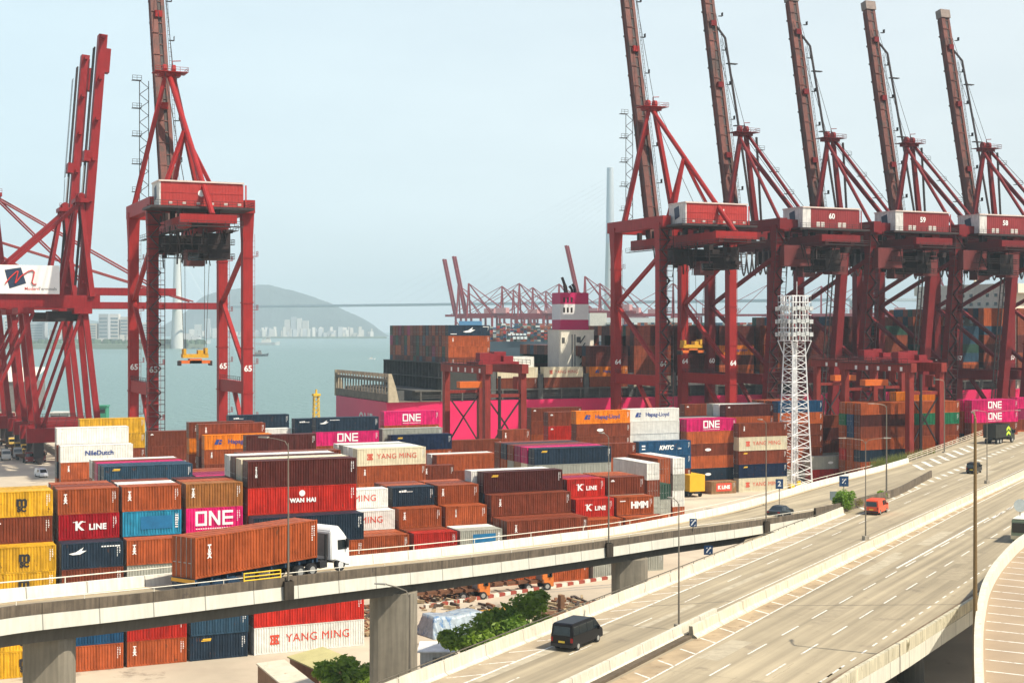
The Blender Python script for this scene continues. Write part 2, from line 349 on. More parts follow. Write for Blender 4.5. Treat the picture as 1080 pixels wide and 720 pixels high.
    if key == 'CMA': return [(shape_mesh('cma', W_, [[(-0.9,-0.15),(-0.2,0.0),(0.55,0.45),(0.35,0.1),(0.85,0.1),(0.2,-0.25),(-0.5,-0.28)]]), -l + 1.6, Hc*0.66), (shape_mesh(('cmt', L), W_, [rect(k*0.27, 0, 0.19, 0.13) for k in range(7)]), -l + (3.9 if L == 20 else 2.7), Hc*0.80)]
    if key == 'CMAC': return [(shape_mesh('cmac', W_, [[(-1.9,-0.3),(-0.4,0.0),(1.1,0.9),(0.7,0.2),(1.8,0.2),(0.4,-0.5),(-1.0,-0.56)]]), 0, Hc*0.5), (shape_mesh('cmb', W_, [rect(-0.9, 0, 1.8, 0.16)]), l - 1.2, Hc*0.82), (shape_mesh('cmb2', W_, [rect(-0.9, 0, 1.8, 0.16)]), -l + 1.5, Hc*0.14)]
    if key == 'pan': return [(shape_mesh('bp', M_bpan(), [rect(-1.5, -0.62, 3.3, 1.35)]), 0.3, Hc*0.5), (shape_mesh('bp2', W_, [rect(-0.15, -0.7 + 0.24*k, 0.3, 0.12) for k in range(6)]), l - 0.5, Hc*0.55)]
    if key == 'apl': return [(shape_mesh('ap', W_, [rect(0.0, 0, 0.28, 0.22), rect(0.36, 0, 0.3, 0.26), rect(0.72, 0, 0.34, 0.3)] + [rect(1.15 + 0.17*k, 0, 0.11, 0.12) for k in range(5)]), -l + 0.9, Hc*0.74)]
    if key == 'small': return [(text_mesh('\n'.join('TRITON'), 0.24, W_, 0.015, line=0.7), -l + 1.5, Hc*0.62)]
    return []

SHIPC = 'shipping containers stacked in the yard and on the ship'
CDESC = {'rust':'rust red','brown':'brown','dkbrown':'dark maroon','red':'bright red','crimson':'crimson','yellow':'yellow','navy':'navy blue','steel':'steel blue','blue':'blue','cyan':'cyan',
 'pink':'magenta','white':'white','cream':'cream','grey':'pale grey','gold':'golden brown','orange':'orange','dorange':'burnt orange','green':'green','dkgreen':'dark green','tan':'tan','mauve':'plum','deepblue':'dark blue'}
LDESC = {'TEX':'', 'MSC':' with black logo', 'KL':' with white lettering', 'KLpan':' with red panel', 'ONE':' with bold letters', 'YM':' with red lettering', 'HL':' with dark blue lettering',
 'ND':' with dark lettering', 'KMTC':' with white italic lettering', 'HMM':' with white letters', 'WH':' with white emblem', 'CMA':' with white swoosh', 'CMAC':' with large white swoosh', 'pan':' with blue panel', 'ymark':' with yellow mark', 'oval':' with white oval'}
ORD = ['top one', 'second down', 'third down', 'fourth down', 'fifth down', 'sixth down', 'lowest, seventh down', 'eighth down']
REST = MB()                                   # everything past the 300 that show largest: one mass
def rest_box(x0, x1, y0, y1, z0, z1, c):
    REST.use(cmat(c)); REST.box(x0, x1, y0, y1, z0, z1)
LABELS = set(); NCONT = [0]; SIDS = {}
def make_container(c, lg, L, Hc, loc, rz, label):
    o = link('shipping_container', container_body(L, Hc, c), None, loc, rz)
    tag(o, label, 'container', SHIPC)
    for s in (-1, 1): link('door', door_mesh(L, Hc, c, s), o)
    if L != 0: link('code_marking', code_marks(L, Hc), o, (0, -1.2195, 0))
    for (me, dx, dz) in (logo(lg, L, Hc) if lg else []):
        b = -1.2235
        if me.name.startswith('lettering') and ('bp' == lg or lg == 'pan' or lg == 'KLpan') and me.materials[0].name.endswith('panel'): b = -1.2175
        link('lettering', me, o, (dx, b, dz))
    NCONT[0] += 1
    return o
jit = random.Random(4)
FILL = ['rust', 'brown', 'rust', 'dorange', 'brown', 'red', 'navy', 'rust', 'dkbrown', 'grey']
def stack(si, phrase, x, y, L, spec, rz=0.0):
    """x = left end, y = face towards the camera; spec lists the tiers from the top down, ^ marks a high-cube"""
    tiers = [t.strip() for t in spec.split(',')]; n = len(tiers)
    hs = [2.896 if '^' in t else 2.591 for t in tiers]
    z = sum(hs)
    for k, t in enumerate(tiers):
        z -= hs[k]; hc = hs[k]; t = t.replace('^', ''); c, _, lg = t.partition(':')
        if c == '*': c = jit.choice(FILL)
        dx, dy = jit.uniform(-0.05, 0.05), jit.uniform(-0.06, 0.06)
        key = '%s.%d' % (si, k)
        if rz: cx, cy = x + 1.219, y + LEN[L]/2
        else: cx, cy = x + LEN[L]/2, y + 1.219
        cx += dx; cy += dy
        if key in HIDDEN:
            if rz: rest_box(cx - 1.219, cx + 1.219, cy - LEN[L]/2, cy + LEN[L]/2, z + 0.004, z + hc - 0.004, c)
            else: rest_box(cx - LEN[L]/2, cx + LEN[L]/2, cy - 1.219, cy + 1.219, z + 0.004, z + hc - 0.004, c)
            continue
        size = 'short' if L == 20 else 'long'
        lab = '%s %s container%s, %s %s' % (CDESC[c], size, LDESC.get(lg, ''), ORD[k] if n > 1 else 'single', phrase)
        if n > 1 and k == n - 1 and k < 6: lab = lab.replace(ORD[k], 'lowest')
        if lab in LABELS: print('DUPLABEL', lab)
        LABELS.add(lab)
        if len(lab.split()) > 16: print('LONGLABEL', len(lab.split()), lab)
        o = make_container(c, lg, L, hc, (cx, cy, z), (R(90) if rz else 0.0), lab); SIDS[o.name] = key
RP = 2.72                                     # row pitch inside a block
a0, b0 = 152.0, 179.3
STK = [
 # ---- block nearest the camera, front row
 ('A0', 'of front stack at left edge of photo', 6.0, a0, 20, 'yellow:MSC,yellow:MSC,rust,yellow,yellow:MSC'),
 ('A1', 'of front yellow stack beside navy one', 12.5, a0, 20, 'yellow:MSC,yellow:MSC,rust,yellow:MSC,yellow:MSC'),
 ('A2', 'of front stack below the crimson container', 19.1, a0, 20, 'navy:CMA,brown,grey,blue,rust:mark'),
 ('A3', 'of front stack below the cyan container', 25.5, a0, 20, 'rust:TEX,grey,rust,red,rust:TEX'),
 ('A4', 'of front stack behind the lorry trailer', 32.0, a0, 20, 'brown,rust,grey,steel,navy:ymark'),
 ('A5', 'of long front stack behind lorry cab', 38.7, a0, 40, 'navy:ymark^,rust^,brown^,red^,white:YM^'),
 # second row and the tops behind it
 ('B0', 'of second row at left photo edge', 6.0, a0+RP, 20, 'yellow,*,*,*,*,*,*'),
 ('B1', 'of second row behind front yellow stack', 12.5, a0+RP, 20, 'yellow:MSC,brown:mark,*,*,*,*,*'),
 ('B2', 'of second row above front navy stack', 19.1, a0+RP, 20, 'rust:TEX,crimson:KL,*,*,*,*,*'),
 ('B3', 'of second row holding the cyan container', 25.5, a0+RP, 20, 'rust:TEX,cyan:pan,*,*,*,*,*'),
 ('B4', 'of second row above lorry trailer', 32.1, a0+RP, 20, 'gold:TEX,pink:ONE,*,*,*,*,*'),
 ('B5', 'of second row above the lorry cab', 38.7, a0+RP, 40, 'dkbrown:TRI^,red:WH^,*^,*^,*^,*^,*^'),
 ('C0', 'of third row at left photo edge', 6.0, a0+2*RP, 20, 'yellow,*,*,*,*,*,*'),
 ('C1', 'of third row behind the yellow stacks', 12.5, a0+2*RP, 20, 'yellow,*,*,*,*,*,*'),
 ('C2', 'of third row behind crimson container', 19.1, a0+2*RP, 20, 'brown,*,*,*,*,*,*'),
 ('C3', 'of third row behind the cyan container', 25.5, a0+2*RP, 20, 'white,*,*,*,*,*,*'),
 ('C4', 'of third row behind the golden brown one', 32.1, a0+2*RP, 20, 'rust,*,*,*,*,*,*'),
 ('C5', 'of third row behind long maroon container', 38.7, a0+2*RP, 40, 'cream^,*^,*^,*^,*^,*^,*^'),
 ('D2', 'of fourth row behind crimson container', 19.1, a0+3*RP, 20, 'rust,*,*,*,*,*,*'),
 ('D3', 'of fourth row behind the cyan container', 25.5, a0+3*RP, 20, 'brown,*,*,*,*,*,*'),
 ('D4', 'of fourth row behind the golden brown one', 32.1, a0+3*RP, 20, 'dkbrown,*,*,*,*,*,*'),
 ('D5', 'of fourth row behind long maroon container', 38.7, a0+3*RP, 40, 'dkbrown^,*^,*^,*^,*^,*^,*^'),
 ('E5', 'of fifth row behind long maroon container', 38.7, a0+4*RP, 40, 'white^,*^,*^,*^,*^,*^,*^'),
 ('F5', 'of sixth row behind long maroon container', 40.4, a0+5*RP, 40, 'brown^,*^,*^,*^,*^,*^,*^'),
 # ---- second block: stepped rows behind the overpass
 ('a54', 'of low stack just right of lorry cab', 54.0, b0, 40, 'rust,brown,*'),
 ('b54', 'of second low row right of lorry cab', 54.0, b0+RP, 40, 'rust,*,*'),
 ('c54', 'of white steps right of lorry, lower step', 54.0, b0+2*RP, 40, 'white:YM,*,*,*'),
 ('d54', 'of white steps right of lorry, upper step', 54.0, b0+3*RP, 40, 'white:YM,*,*,*,*'),
 ('a67', 'of stepped navy topped stacks, nearest step', 66.9, b0, 20, 'red,rust,*'),
 ('b67', 'of stepped navy topped stacks, second row', 66.9, b0+RP, 20, 'brown,*,*'),
 ('c67', 'of stepped navy topped stacks, middle step', 66.9, b0+2*RP, 20, 'rust:TEX,*,*,*'),
 ('d67', 'of stepped navy topped stacks, high step', 66.9, b0+3*RP, 20, 'navy:apl,*,*,*,*'),
 ('e67', 'of row behind short navy container', 66.9, b0+4*RP, 20, 'rust,*,*,*,*'),
 ('f67', 'of second row behind short navy container', 66.9, b0+5*RP, 20, 'brown,*,*,*,*'),
 ('a73', 'of all rust steps, nearest step', 73.5, b0, 20, 'grey:pan,rust,*'),
 ('b73', 'of all rust steps, second row', 73.5, b0+RP, 20, 'white,*,*'),
 ('c73', 'of all rust steps, middle step', 73.5, b0+2*RP, 20, 'rust:small,*,*,*'),
 ('d73', 'of all rust steps, high step', 73.5, b0+3*RP, 20, 'rust:TEX,*,*,*,*'),
 ('e73', 'of row behind all rust steps', 73.5, b0+4*RP, 20, 'brown,*,*,*,*'),
 ('f73', 'of second row behind all rust steps', 73.5, b0+5*RP, 20, 'rust,*,*,*,*'),
 ('a80', 'of long brown steps, nearest step', 80.3, b0, 40, 'brown:TEX^,rust^,*^'),
 ('b80', 'of long brown steps, second row', 80.3, b0+RP, 40, 'brown^,*^,*^'),
 ('c80', 'of long brown steps, middle step', 80.3, b0+2*RP, 40, 'brown:TEX^,*^,*^,*^'),
 ('d80', 'of long brown steps, high step', 80.3, b0+3*RP, 40, 'dkbrown:ymark^,*^,*^,*^,*^'),
 ('e80', 'of row behind long brown steps', 79.6, b0+4*RP, 40, 'white^,*^,*^,*^,*^'),
 ('a93', 'of low row before crimson steps', 93.3, b0, 20, 'rust,*'),
 ('b93', 'of crimson steps, nearest row', 93.3, b0+RP, 20, 'rust,*,*'),
 ('c93', 'of crimson steps, lower one', 93.3, b0+2*RP, 20, 'red:KL,*,*,*'),
 ('d93', 'of crimson steps, upper one', 93.3, b0+3*RP, 20, 'red:KL,*,*,*,*'),
 ('e93', 'of row behind the crimson steps', 93.3, b0+4*RP, 20, 'mauve,*,*,*,*'),
 ('f93', 'of second row behind the crimson steps', 93.3, b0+5*RP, 20, 'rust,*,*,*,*'),
 ('b100', 'of low row before the white lettered one', 99.9, b0+RP, 20, 'rust,*,*'),
 ('c100', 'of steps right of crimson, lower one', 99.9, b0+2*RP, 20, 'rust:HMM,*,*,*'),
 ('d100', 'of steps right of crimson, upper one', 99.9, b0+3*RP, 20, 'brown:mark,*,*,*,*'),
 ('e100', 'of row behind steps right of crimson', 99.9, b0+4*RP, 20, 'dorange,*,*,*,*'),
 ('f100', 'of second row behind steps right of crimson', 99.9, b0+5*RP, 20, 'dorange,*,*,*,*'),
 # ---- third block
 ('3a', 'of stack left of gold container', 31.5, 206.5, 40, 'steel:ymark,*,*,*,*,*'),
 ('3b', 'of row behind the steel blue container', 31.5, 206.5+RP, 40, 'steel,*,*,*,*,*'),
 ('3c', 'of second row behind steel blue container', 31.5, 206.5+2*RP, 40, 'pink,*,*,*,*,*'),
 ('3d', 'of third row behind steel blue container', 31.5, 206.5+3*RP, 40, 'brown,*,*,*,*,*'),
 ('3e', 'of fourth row behind steel blue container', 31.5, 206.5+4*RP, 40, 'white,*,*,*,*,*'),
 ('3f', 'of pink row right of steel blue container', 44.6, 206.5, 40, 'pink^,*^,*,*,*'),
 ('3g', 'of second pink row right of steel blue', 44.6, 206.5+RP, 40, 'mauve^,*^,*,*,*'),
 ('3h', 'of third row right of steel blue', 44.6, 206.5+2*RP, 40, 'mauve^,*^,*,*,*'),
 ('3i', 'of fourth row right of steel blue', 44.6, 206.5+3*RP, 40, 'rust^,*^,*,*,*'),
 ('3j', 'of fifth row right of steel blue', 44.6, 206.5+4*RP, 40, 'rust^,*^,*,*,*'),
 ('3n', 'of wide navy stack in mid yard', 98.4, 209.2, 45, 'navy:ymark,grey,*,*,*,*'),
 ('3o', 'of row behind the wide navy container', 98.4, 209.2+RP, 45, 'pink,cream,*,*,*,*'),
 ('3p', 'of second row behind wide navy container', 98.4, 209.2+2*RP, 45, 'mauve,tan,*,*,*,*'),
 ('3q', 'of third row behind wide navy container', 98.4, 209.2+3*RP, 45, 'brown,grey,*,*,*,*'),
 ('3r', 'of fourth row behind wide navy container', 98.4, 209.2+4*RP, 45, 'navy,*,*,*,*,*'),
 ('3s', 'of fifth row behind wide navy container', 98.4, 209.2+5*RP, 45, 'brown,*,*,*,*,*'),
 # ---- fourth block
 ('4a', 'of cream stack with red lettering', 76.9, 233.0, 40, 'cream:YM^,rust:TEX^,*^,*^,*^'),
 ('4b', 'of row behind red lettered cream container', 76.9, 233.0+RP, 40, 'white^,*^,*^,*^,*^'),
 ('4c', 'of second row behind red lettered cream one', 76.9, 233.0+2*RP, 40, 'white^,*^,*^,*^,*^'),
 ('4d', 'of third row behind red lettered cream one', 76.9, 233.0+3*RP, 40, 'grey^,*^,*^,*^,*^'),
 ('4e', 'of fourth row behind red lettered cream one', 76.9, 233.0+4*RP, 40, 'white^,*^,*^,*^,*^'),
 ('4f', 'of small stack right of cream container', 91.6, 241.3, 20, 'brown:TEX,rust,*,*'),
 ('4g', 'of long low stack behind maroon steps', 96.6, 247.0, 40, 'rust^,brown^,*^,*^'),
 ('4h', 'of second long low row behind maroon steps', 96.6, 247.0+RP, 40, 'white^,*^,*^,*^'),
 ('4i', 'of brown stack right of wide navy container', 119.4, 236.0, 40, 'brown,rust^,*^,*,*'),
 ('4j', 'of maroon stack right of orange container', 60.8, 244.0, 40, 'dkbrown^,*^,*^,*,*,*'),
 ('4k', 'of row beside small stack, mid yard', 104.0, 262.0, 40, 'brown,*,*,*,*'),
 ('4R', 'of brown stack under right yard gantry', on_v(908, 262)[0], 262.0, 45, 'rust,dkbrown,brown,rust,*,*,*'),
 ('4S', 'of stack between right gantry and pink pair', on_v(961, 262)[0], 262.0, 45, 'rust,green,brown,rust,*,*,*'),
 ('4T', 'of pair behind the dark lorry', on_v(1025, 262)[0], 262.0, 45, 'pink:ONE,pink:ONE,brown,*,*,*,*'),
 ('4U', 'of row behind brown right gantry stack', on_v(908, 262)[0], 262.0+RP, 45, 'dorange,blue,blue,rust,*,*,*'),
 ('4V', 'of second row behind right gantry stack', on_v(908, 262)[0], 262.0+2*RP, 45, 'dorange,green,dorange,rust,*,*,*'),
 ('4W', 'of row behind stack beside pink pair', on_v(961, 262)[0], 262.0+RP, 45, 'rust,*,*,*,*,*,*'),
 ('4X', 'of second row behind pink pair', on_v(1025, 262)[0], 262.0+RP, 45, 'pink,*,*,*,*,*,*'),
 ('4Y', 'of row past right of pink pair', on_v(1073, 268)[0], 268.0, 40, 'pink,mauve,brown,*,*,*,*'),
 ('4Z', 'of orange row behind right gantry leg', on_v(945, 271)[0], 271.0, 40, 'orange^,rust^,*^,*^,*^,*^,*'),
 # ---- fifth block
 ('5a', 'of tall orange stack left of centre', 57.2, 260.0, 40, 'orange:HL,rust:TEX,*,*,*,*'),
 ('5b', 'of row behind lettered left orange container', 56.8, 262.72, 40, 'brown:TEX^,brown^,*^,*^,*^,*^'),
 ('5c', 'of third row behind lettered left orange', 56.2, 268.2, 40, 'brown:TEX^,orange^,rust:TEX^,*^,*^,*^'),
 ('5d', 'of white stack at far left, lower step', 32.5, 260.0, 40, 'white:ND^,rust:TEX^,rust^,*^,*^'),
 ('5e', 'of white stack at far left, upper step', 32.2, 262.72, 40, 'white:mark^,brown^,*^,*^,*^,*^'),
 ('5f', 'of navy over pink stack', 77.8, 260.0, 40, 'navy:CMA,pink:ONE,rust,*,*,*,*'),
 ('5g', 'of row left behind navy over pink stack', 76.9, 271.0, 40, 'navy:apl^,navy^,*^,*^,*^,*^'),
 ('5h', 'of white roofed row behind left orange stack', 64.4, 272.5, 40, 'white,brown,*,*,*,*'),
 ('5i', 'of dark stack left of yard gantry', 92.5, 260.0, 40, 'deepblue:ymark^,*^,*^,*^,*^'),
 ('5j', 'of row behind the deep blue container', 91.7, 262.72, 40, 'grey,rust,*,*,*,*'),
 ('5k', 'of tall orange stack right of gantry', 131.5, 260.0, 40, 'orange:HL,brown:oval,brown,rust,*,*,*'),
 ('5l', 'of white stack with dark lettering', 144.6, 262.72, 40, 'white:HL,white,white,rust,*,*,*'),
 ('5m', 'of brown stack left behind orange', 130.6, 271.0, 40, 'brown:mark^,red:mark^,rust^,*^,*^,*^'),
 ('5n', 'of small stack beside gantry leg', 117.5, 265.0, 20, 'brown:TEX^,rust^,*^,*^,*^'),
 ('5o', 'of blue pair below white stack', 145.8, 260.0, 40, 'blue:KMTC^,blue:KMTC^,brown^,*^'),
 ('5p', 'of tall pink topped stack', 159.4, 264.0, 40, 'pink:ONE,dorange,brown:oval,dorange,navy:oval,rust'),
 ('5q', 'of row behind tall pink topped stack', 159.4, 264.0+RP, 40, 'pink,dkbrown,cyan,*,*,*'),
 ('5r', 'of second row behind pink topped stack', 159.4, 264.0+2*RP, 40, 'grey,navy,grey,*,*,*'),
 ('5s', 'of third row behind pink topped stack', 159.4, 264.0+3*RP, 40, 'navy,navy,navy,*,*,*'),
 ('5t', 'standing alone beside the yellow trailer', 163.6, 260.9, 20, 'tan:KLpan'),
 ('5u', 'of banded stack left of lattice mast', 171.0, 262.0, 40, 'brown:TEX^,cream:YM^,brown:ymark^,deepblue:ymark^,cream:YM^'),
 ('5v', 'of row above banded stack by mast', 171.6, 268.0, 40, 'dkbrown:mark,*,*,*,*,*,*'),
 ('5w', 'of white ended row by lattice mast', 171.6, 268.0+RP, 40, 'white,*,*,*,*,*,*'),
 ('5x', 'of grey ended row by lattice mast', 171.6, 268.0+2*RP, 40, 'grey,*,*,*,*,*,*'),
 ('5y', 'of blue topped stack behind lattice mast', 190.6, 276.0, 40, 'blue:mark,dorange,brown,brown,rust,*,*'),
 ('5z', 'of row behind blue topped mast stack', 190.6, 276.0+RP, 40, 'brown,brown,*,*,*,*,*'),
 ('5A', 'of second row behind blue mast stack', 190.6, 276.0+2*RP, 40, 'rust,*,*,*,*,*,*'),
 ('5B', 'of third row behind blue mast stack', 190.6, 276.0+3*RP, 40, 'rust,*,*,*,*,*,*'),
 ('5C', 'of low pale stack right of mast', 196.4, 271.4, 40, 'grey:oval^,red^'),
 ('5D', 'of dark stack right of lattice mast', 205.0, 279.0, 40, 'brown^,dkbrown^,brown^,*^,*^'),
 # ---- sixth block, next to the quay
 ('6a', 'of yellow stack at far left', 39.4, 287.0, 40, 'yellow^,yellow^,brown^,*^,*^,*^'),
 ('6b', 'of wide brown stack behind left whites', 52.5, 289.0, 40, 'brown:mark^,brown^,*^,*^,*^'),
 ('6c', 'of navy stack under left crane leg', 68.0, 287.0, 40, 'navy:apl^,pink^,white^,*^,*^,*^'),
 ('6d', 'of pink stack before the ship stern', 100.5, 287.0, 40, 'pink:ONE^,rust^,*^,*^,*^,*^'),
 ('6e', 'of brown stack before the pink hull', 134.2, 287.0, 40, 'brown:mark^,brown^,rust^,*^,*^,*^'),
 ('6f', 'of brown stack under crane legs', 172.8, 287.0, 40, 'brown:mark^,brown^,*^,*^,*^,*^'),
 # ---- containers turned end-on at the end of the second block
 ('T1', 'of end-on stack, leftmost white column', 123.8, 218.0, 40, 'white^,brown^,grey^,*^'),
 ('T2', 'of end-on stack, red column', 130.0, 225.0, 40, 'rust^,rust^,dkbrown^,*^'),
 ('T3', 'of end-on stack, green column', 126.6, 219.0, 40, 'dkgreen,grey,*'),
 ('T4', 'of end-on stack, rightmost pale column', 133.0, 225.0, 40, 'white^,grey^,white^,*^'),
]
HIDDEN = set('''S3.13 S3.12 S3.11 S2.6 S2.15 S2.13 S2.12 S2.11 S1.9 S1.13 S1.12 S1.18 d73.1 S1.16 S2.16 3o.1 S1.15 S2.18 S2.17 4i.1 T3.2 c100.1 C2.2 d100.1 4V.6 c54.1 3f.0 4W.0 5e.3 S0.4 S0.3 B5.6 S0.7 S0.5 S0.8 S0.10 d93.1 S0.14 d54.1 S0.9 S0.6 S0.12 5o.3 S0.15 S0.1 S0.18 S0.13 S0.17 S0.16 S0.11 S0.2 c93.1 a73.2 5q.1 3e.1 4Y.3 B4.2 4U.6 T1.3 3d.1 6b.2 5x.1 C4.1 5m.2 C3.1 5w.1 a67.2 f93.4 f93.3 f93.2 f93.1 f73.4 f73.3 f73.2 f73.1 f67.4 f67.3 f67.2 f67.1 f100.4 f100.3 f100.2 f100.1 e93.4 e93.3 e93.2 e93.1 e80.4 e80.3 e80.2 e80.1 e73.4 e73.3 e73.2 e73.1 e67.4 e67.3 e67.2 e67.1 e100.4 e100.3 e100.2 e100.1 d93.4 d93.3 d93.2 d80.4 d80.3 d80.2 d73.4 d73.3 d73.2 d67.4 d67.3 d67.2 d54.4 d54.3 d54.2 d100.4 d100.3 d100.2 c93.3 c93.2 c80.3 c80.2 c73.3 c73.2 c67.3 c67.2 c54.3 c54.2 c100.3 c100.2 b93.2 b93.1 b80.2 b80.1 b73.2 b73.1 b67.2 b67.1 b54.2 b54.1 b100.1 a93.0 a80.1 a73.1 a67.1 a54.2 a54.1 T2.3 T2.2 F5.6 F5.5 F5.4 F5.3 F5.2 F5.1 E5.6 E5.5 E5.4 E5.3 E5.2 E5.1 D5.6 D5.5 D5.4 D5.3 D5.2 D5.1 D4.6 D4.5 D4.4 D4.3 D4.2 D4.1 D3.6 D3.5 D3.4 D3.3 D3.2 D3.1 D2.6 D2.5 D2.4 D2.3 D2.2 D2.1 C5.6 C5.5 C5.4 C5.3 C5.2 C5.1 C4.6 C4.5 C4.4 C4.3 C4.2 C3.6 C3.5 C3.4 C3.3 C3.2 C2.6 C2.5 C2.4 C2.3 C1.6 C1.5 C1.4 C1.3 C1.2 C1.1 C0.6 C0.5 C0.4 C0.3 C0.2 C0.1 C0.0 B5.5 B5.4 B5.3 B4.6 B4.5 B4.4 B4.3 B3.6 B3.5 B3.4 B3.3 B2.6 B2.5 B2.4 B1.6 B1.5 B1.4 B1.3 B0.6 B0.5 B0.4 B0.3 B0.2 B0.1 B0.0 A5.2 A4.2 A4.1 A4.0 A3.2 A2.2 A1.2 A0.4 A0.3 A0.2 A0.1 A0.0 6f.5 6f.4 6f.3 6f.2 6f.1 6e.5 6e.4 6e.3 6d.5 6d.4 6d.3 6d.2 6c.5 6c.4 6c.3 6c.2 6c.1 6b.4 6b.3 6a.5 6a.4 6a.3 5z.6 5z.5 5z.4 5z.3 5z.2 5z.1 5x.6 5x.5 5x.4 5x.3 5x.2 5w.6 5w.5 5w.4 5w.3 5w.2 5v.6 5v.5 5v.4 5v.3 5v.2 5s.5 5s.4 5s.3 5s.2 5s.1 5r.5 5r.4 5r.3 5r.2 5r.1 5q.5 5q.4 5q.3 5q.2 5n.4 5n.3 5n.2 5n.1 5m.5 5m.4 5m.3 5l.6 5l.5 5l.4 5l.3 5k.6 5k.5 5k.4 5k.3 5j.5 5j.4 5j.3 5j.2 5j.1 5i.4 5i.3 5i.2 5h.5 5h.4 5h.3 5h.2 5h.1 5g.5 5g.4 5g.3 5g.2 5g.1 5f.6 5f.5 5f.4 5f.3 5e.5 5e.4 5d.4 5d.3 5c.5 5c.4 5c.3 5b.5 5b.4 5b.3 5a.5 5a.4 5a.3 5D.4 5B.6 5B.5 5B.4 5B.3 5B.2 5B.1 5A.6 5A.5 5A.4 5A.3 5A.2 5A.1 4k.4 4k.3 4k.2 4k.1 4j.5 4j.4 4j.3 4j.2 4j.1 4i.4 4i.3 4i.2 4h.3 4h.2 4h.1 4g.3 4g.2 4f.3 4f.2 4f.1 4e.4 4e.3 4e.2 4e.1 4d.4 4d.3 4d.2 4d.1 4c.4 4c.3 4c.2 4c.1 4b.4 4b.3 4b.2 4b.1 4a.4 4a.3 4Z.6 4Z.5 4Z.4 4Z.3 4Z.2 4Z.1 4Y.6 4Y.5 4Y.4 4X.6 4X.5 4X.4 4W.6 4W.5 4W.4 4W.3 4W.2 4W.1 4T.6 4T.5 4T.4 4S.6 4S.5 4R.6 3s.5 3s.4 3s.3 3s.2 3r.5 3r.4 3r.3 3r.2 3q.5 3q.4 3q.3 3q.2 3p.5 3p.4 3p.3 3p.2 3o.5 3o.4 3o.3 3o.2 3n.5 3n.4 3n.3 3n.2 3j.4 3j.3 3j.2 3j.1 3i.4 3i.3 3i.2 3i.1 3h.4 3h.3 3h.2 3h.1 3g.4 3g.3 3g.2 3g.1 3f.4 3f.3 3f.2 3f.1 3e.5 3e.4 3e.3 3e.2 3d.5 3d.4 3d.3 3d.2 3c.5 3c.4 3c.3 3c.2 3c.1 3b.5 3b.4 3b.3 3b.2 3b.1 3a.5 3a.4 3a.3 3a.2 3a.1'''.split())
def build_yard():
    for s in STK: stack(s[0], s[1], s[2], s[3], s[4], s[5], 1.0 if s[0][0] == 'T' else 0.0)

# ---------------------------------------------------------------- ground, water, far shore, hills, air
def interp(tab, x):
    if x <= tab[0][0]: a, b = tab[0], tab[1]
    elif x >= tab[-1][0]: a, b = tab[-2], tab[-1]
    else:
        for a, b in zip(tab[:-1], tab[1:]):
            if a[0] <= x <= b[0]: break
    if x <= tab[0][0] or x >= tab[-1][0]:
        e = tab[0] if x <= tab[0][0] else tab[-1]
        return e[1] + (b[1]-a[1])/(b[0]-a[0])*(x - e[0])*0.6
    return a[1] + (b[1]-a[1])*(x - a[0])/(b[0]-a[0])
def sweep(pts, prof, closed=True):
    """profile (offset to the right, height) carried along a 3-D polyline; uv.x = metres along"""
    m = MB(); n = len(pts); k = len(prof); uvs = []; s = 0.0; arcs = []
    for i, p in enumerate(pts):
        p = Vector(p); a = Vector(pts[max(i-1, 0)]); b = Vector(pts[min(i+1, n-1)])
        d = (b - a); d.z = 0; d.normalize(); rt = Vector((d.y, -d.x, 0))
        if i: s += (p - Vector(pts[i-1])).length
        arcs.append(s)
        for o, h in prof: m.v.append(tuple(p + rt*o + Vector((0,0,h))))
    kk = k if closed else k - 1
    for i in range(n-1):
        for j in range(kk):
            q = (i*k+j, (i+1)*k+j, (i+1)*k+(j+1) % k, i*k+(j+1) % k); m.face(q)
    if closed: m.face(range(k)); m.face([(n-1)*k + j for j in range(k)][::-1])
    m.arcs = arcs; m.k = k
    return m
def sweep_obj(name, pts, prof, material, parent=None, closed=True):
    m = sweep(pts, prof, closed); m.mats = [material]; me = m.mesh(name)
    uv = me.uv_layers.new(name='UVMap')
    for lp in me.loops: uv.data[lp.index].uv = (m.arcs[lp.vertex_index // m.k], lp.vertex_index % m.k)
    return link(name, me, parent)
def strip_obj(name, L_, R_, material, kind='structure', parent=None):
    m = MB(); n = len(L_)
    for a, b in zip(L_, R_): m.v += [tuple(a), tuple(b)]
    for i in range(n-1): m.face((2*i, 2*i+1, 2*i+3, 2*i+2))
    m.mats = [material]; o = link(name, m.mesh(name), parent)
    if kind: o['kind'] = kind
    return o

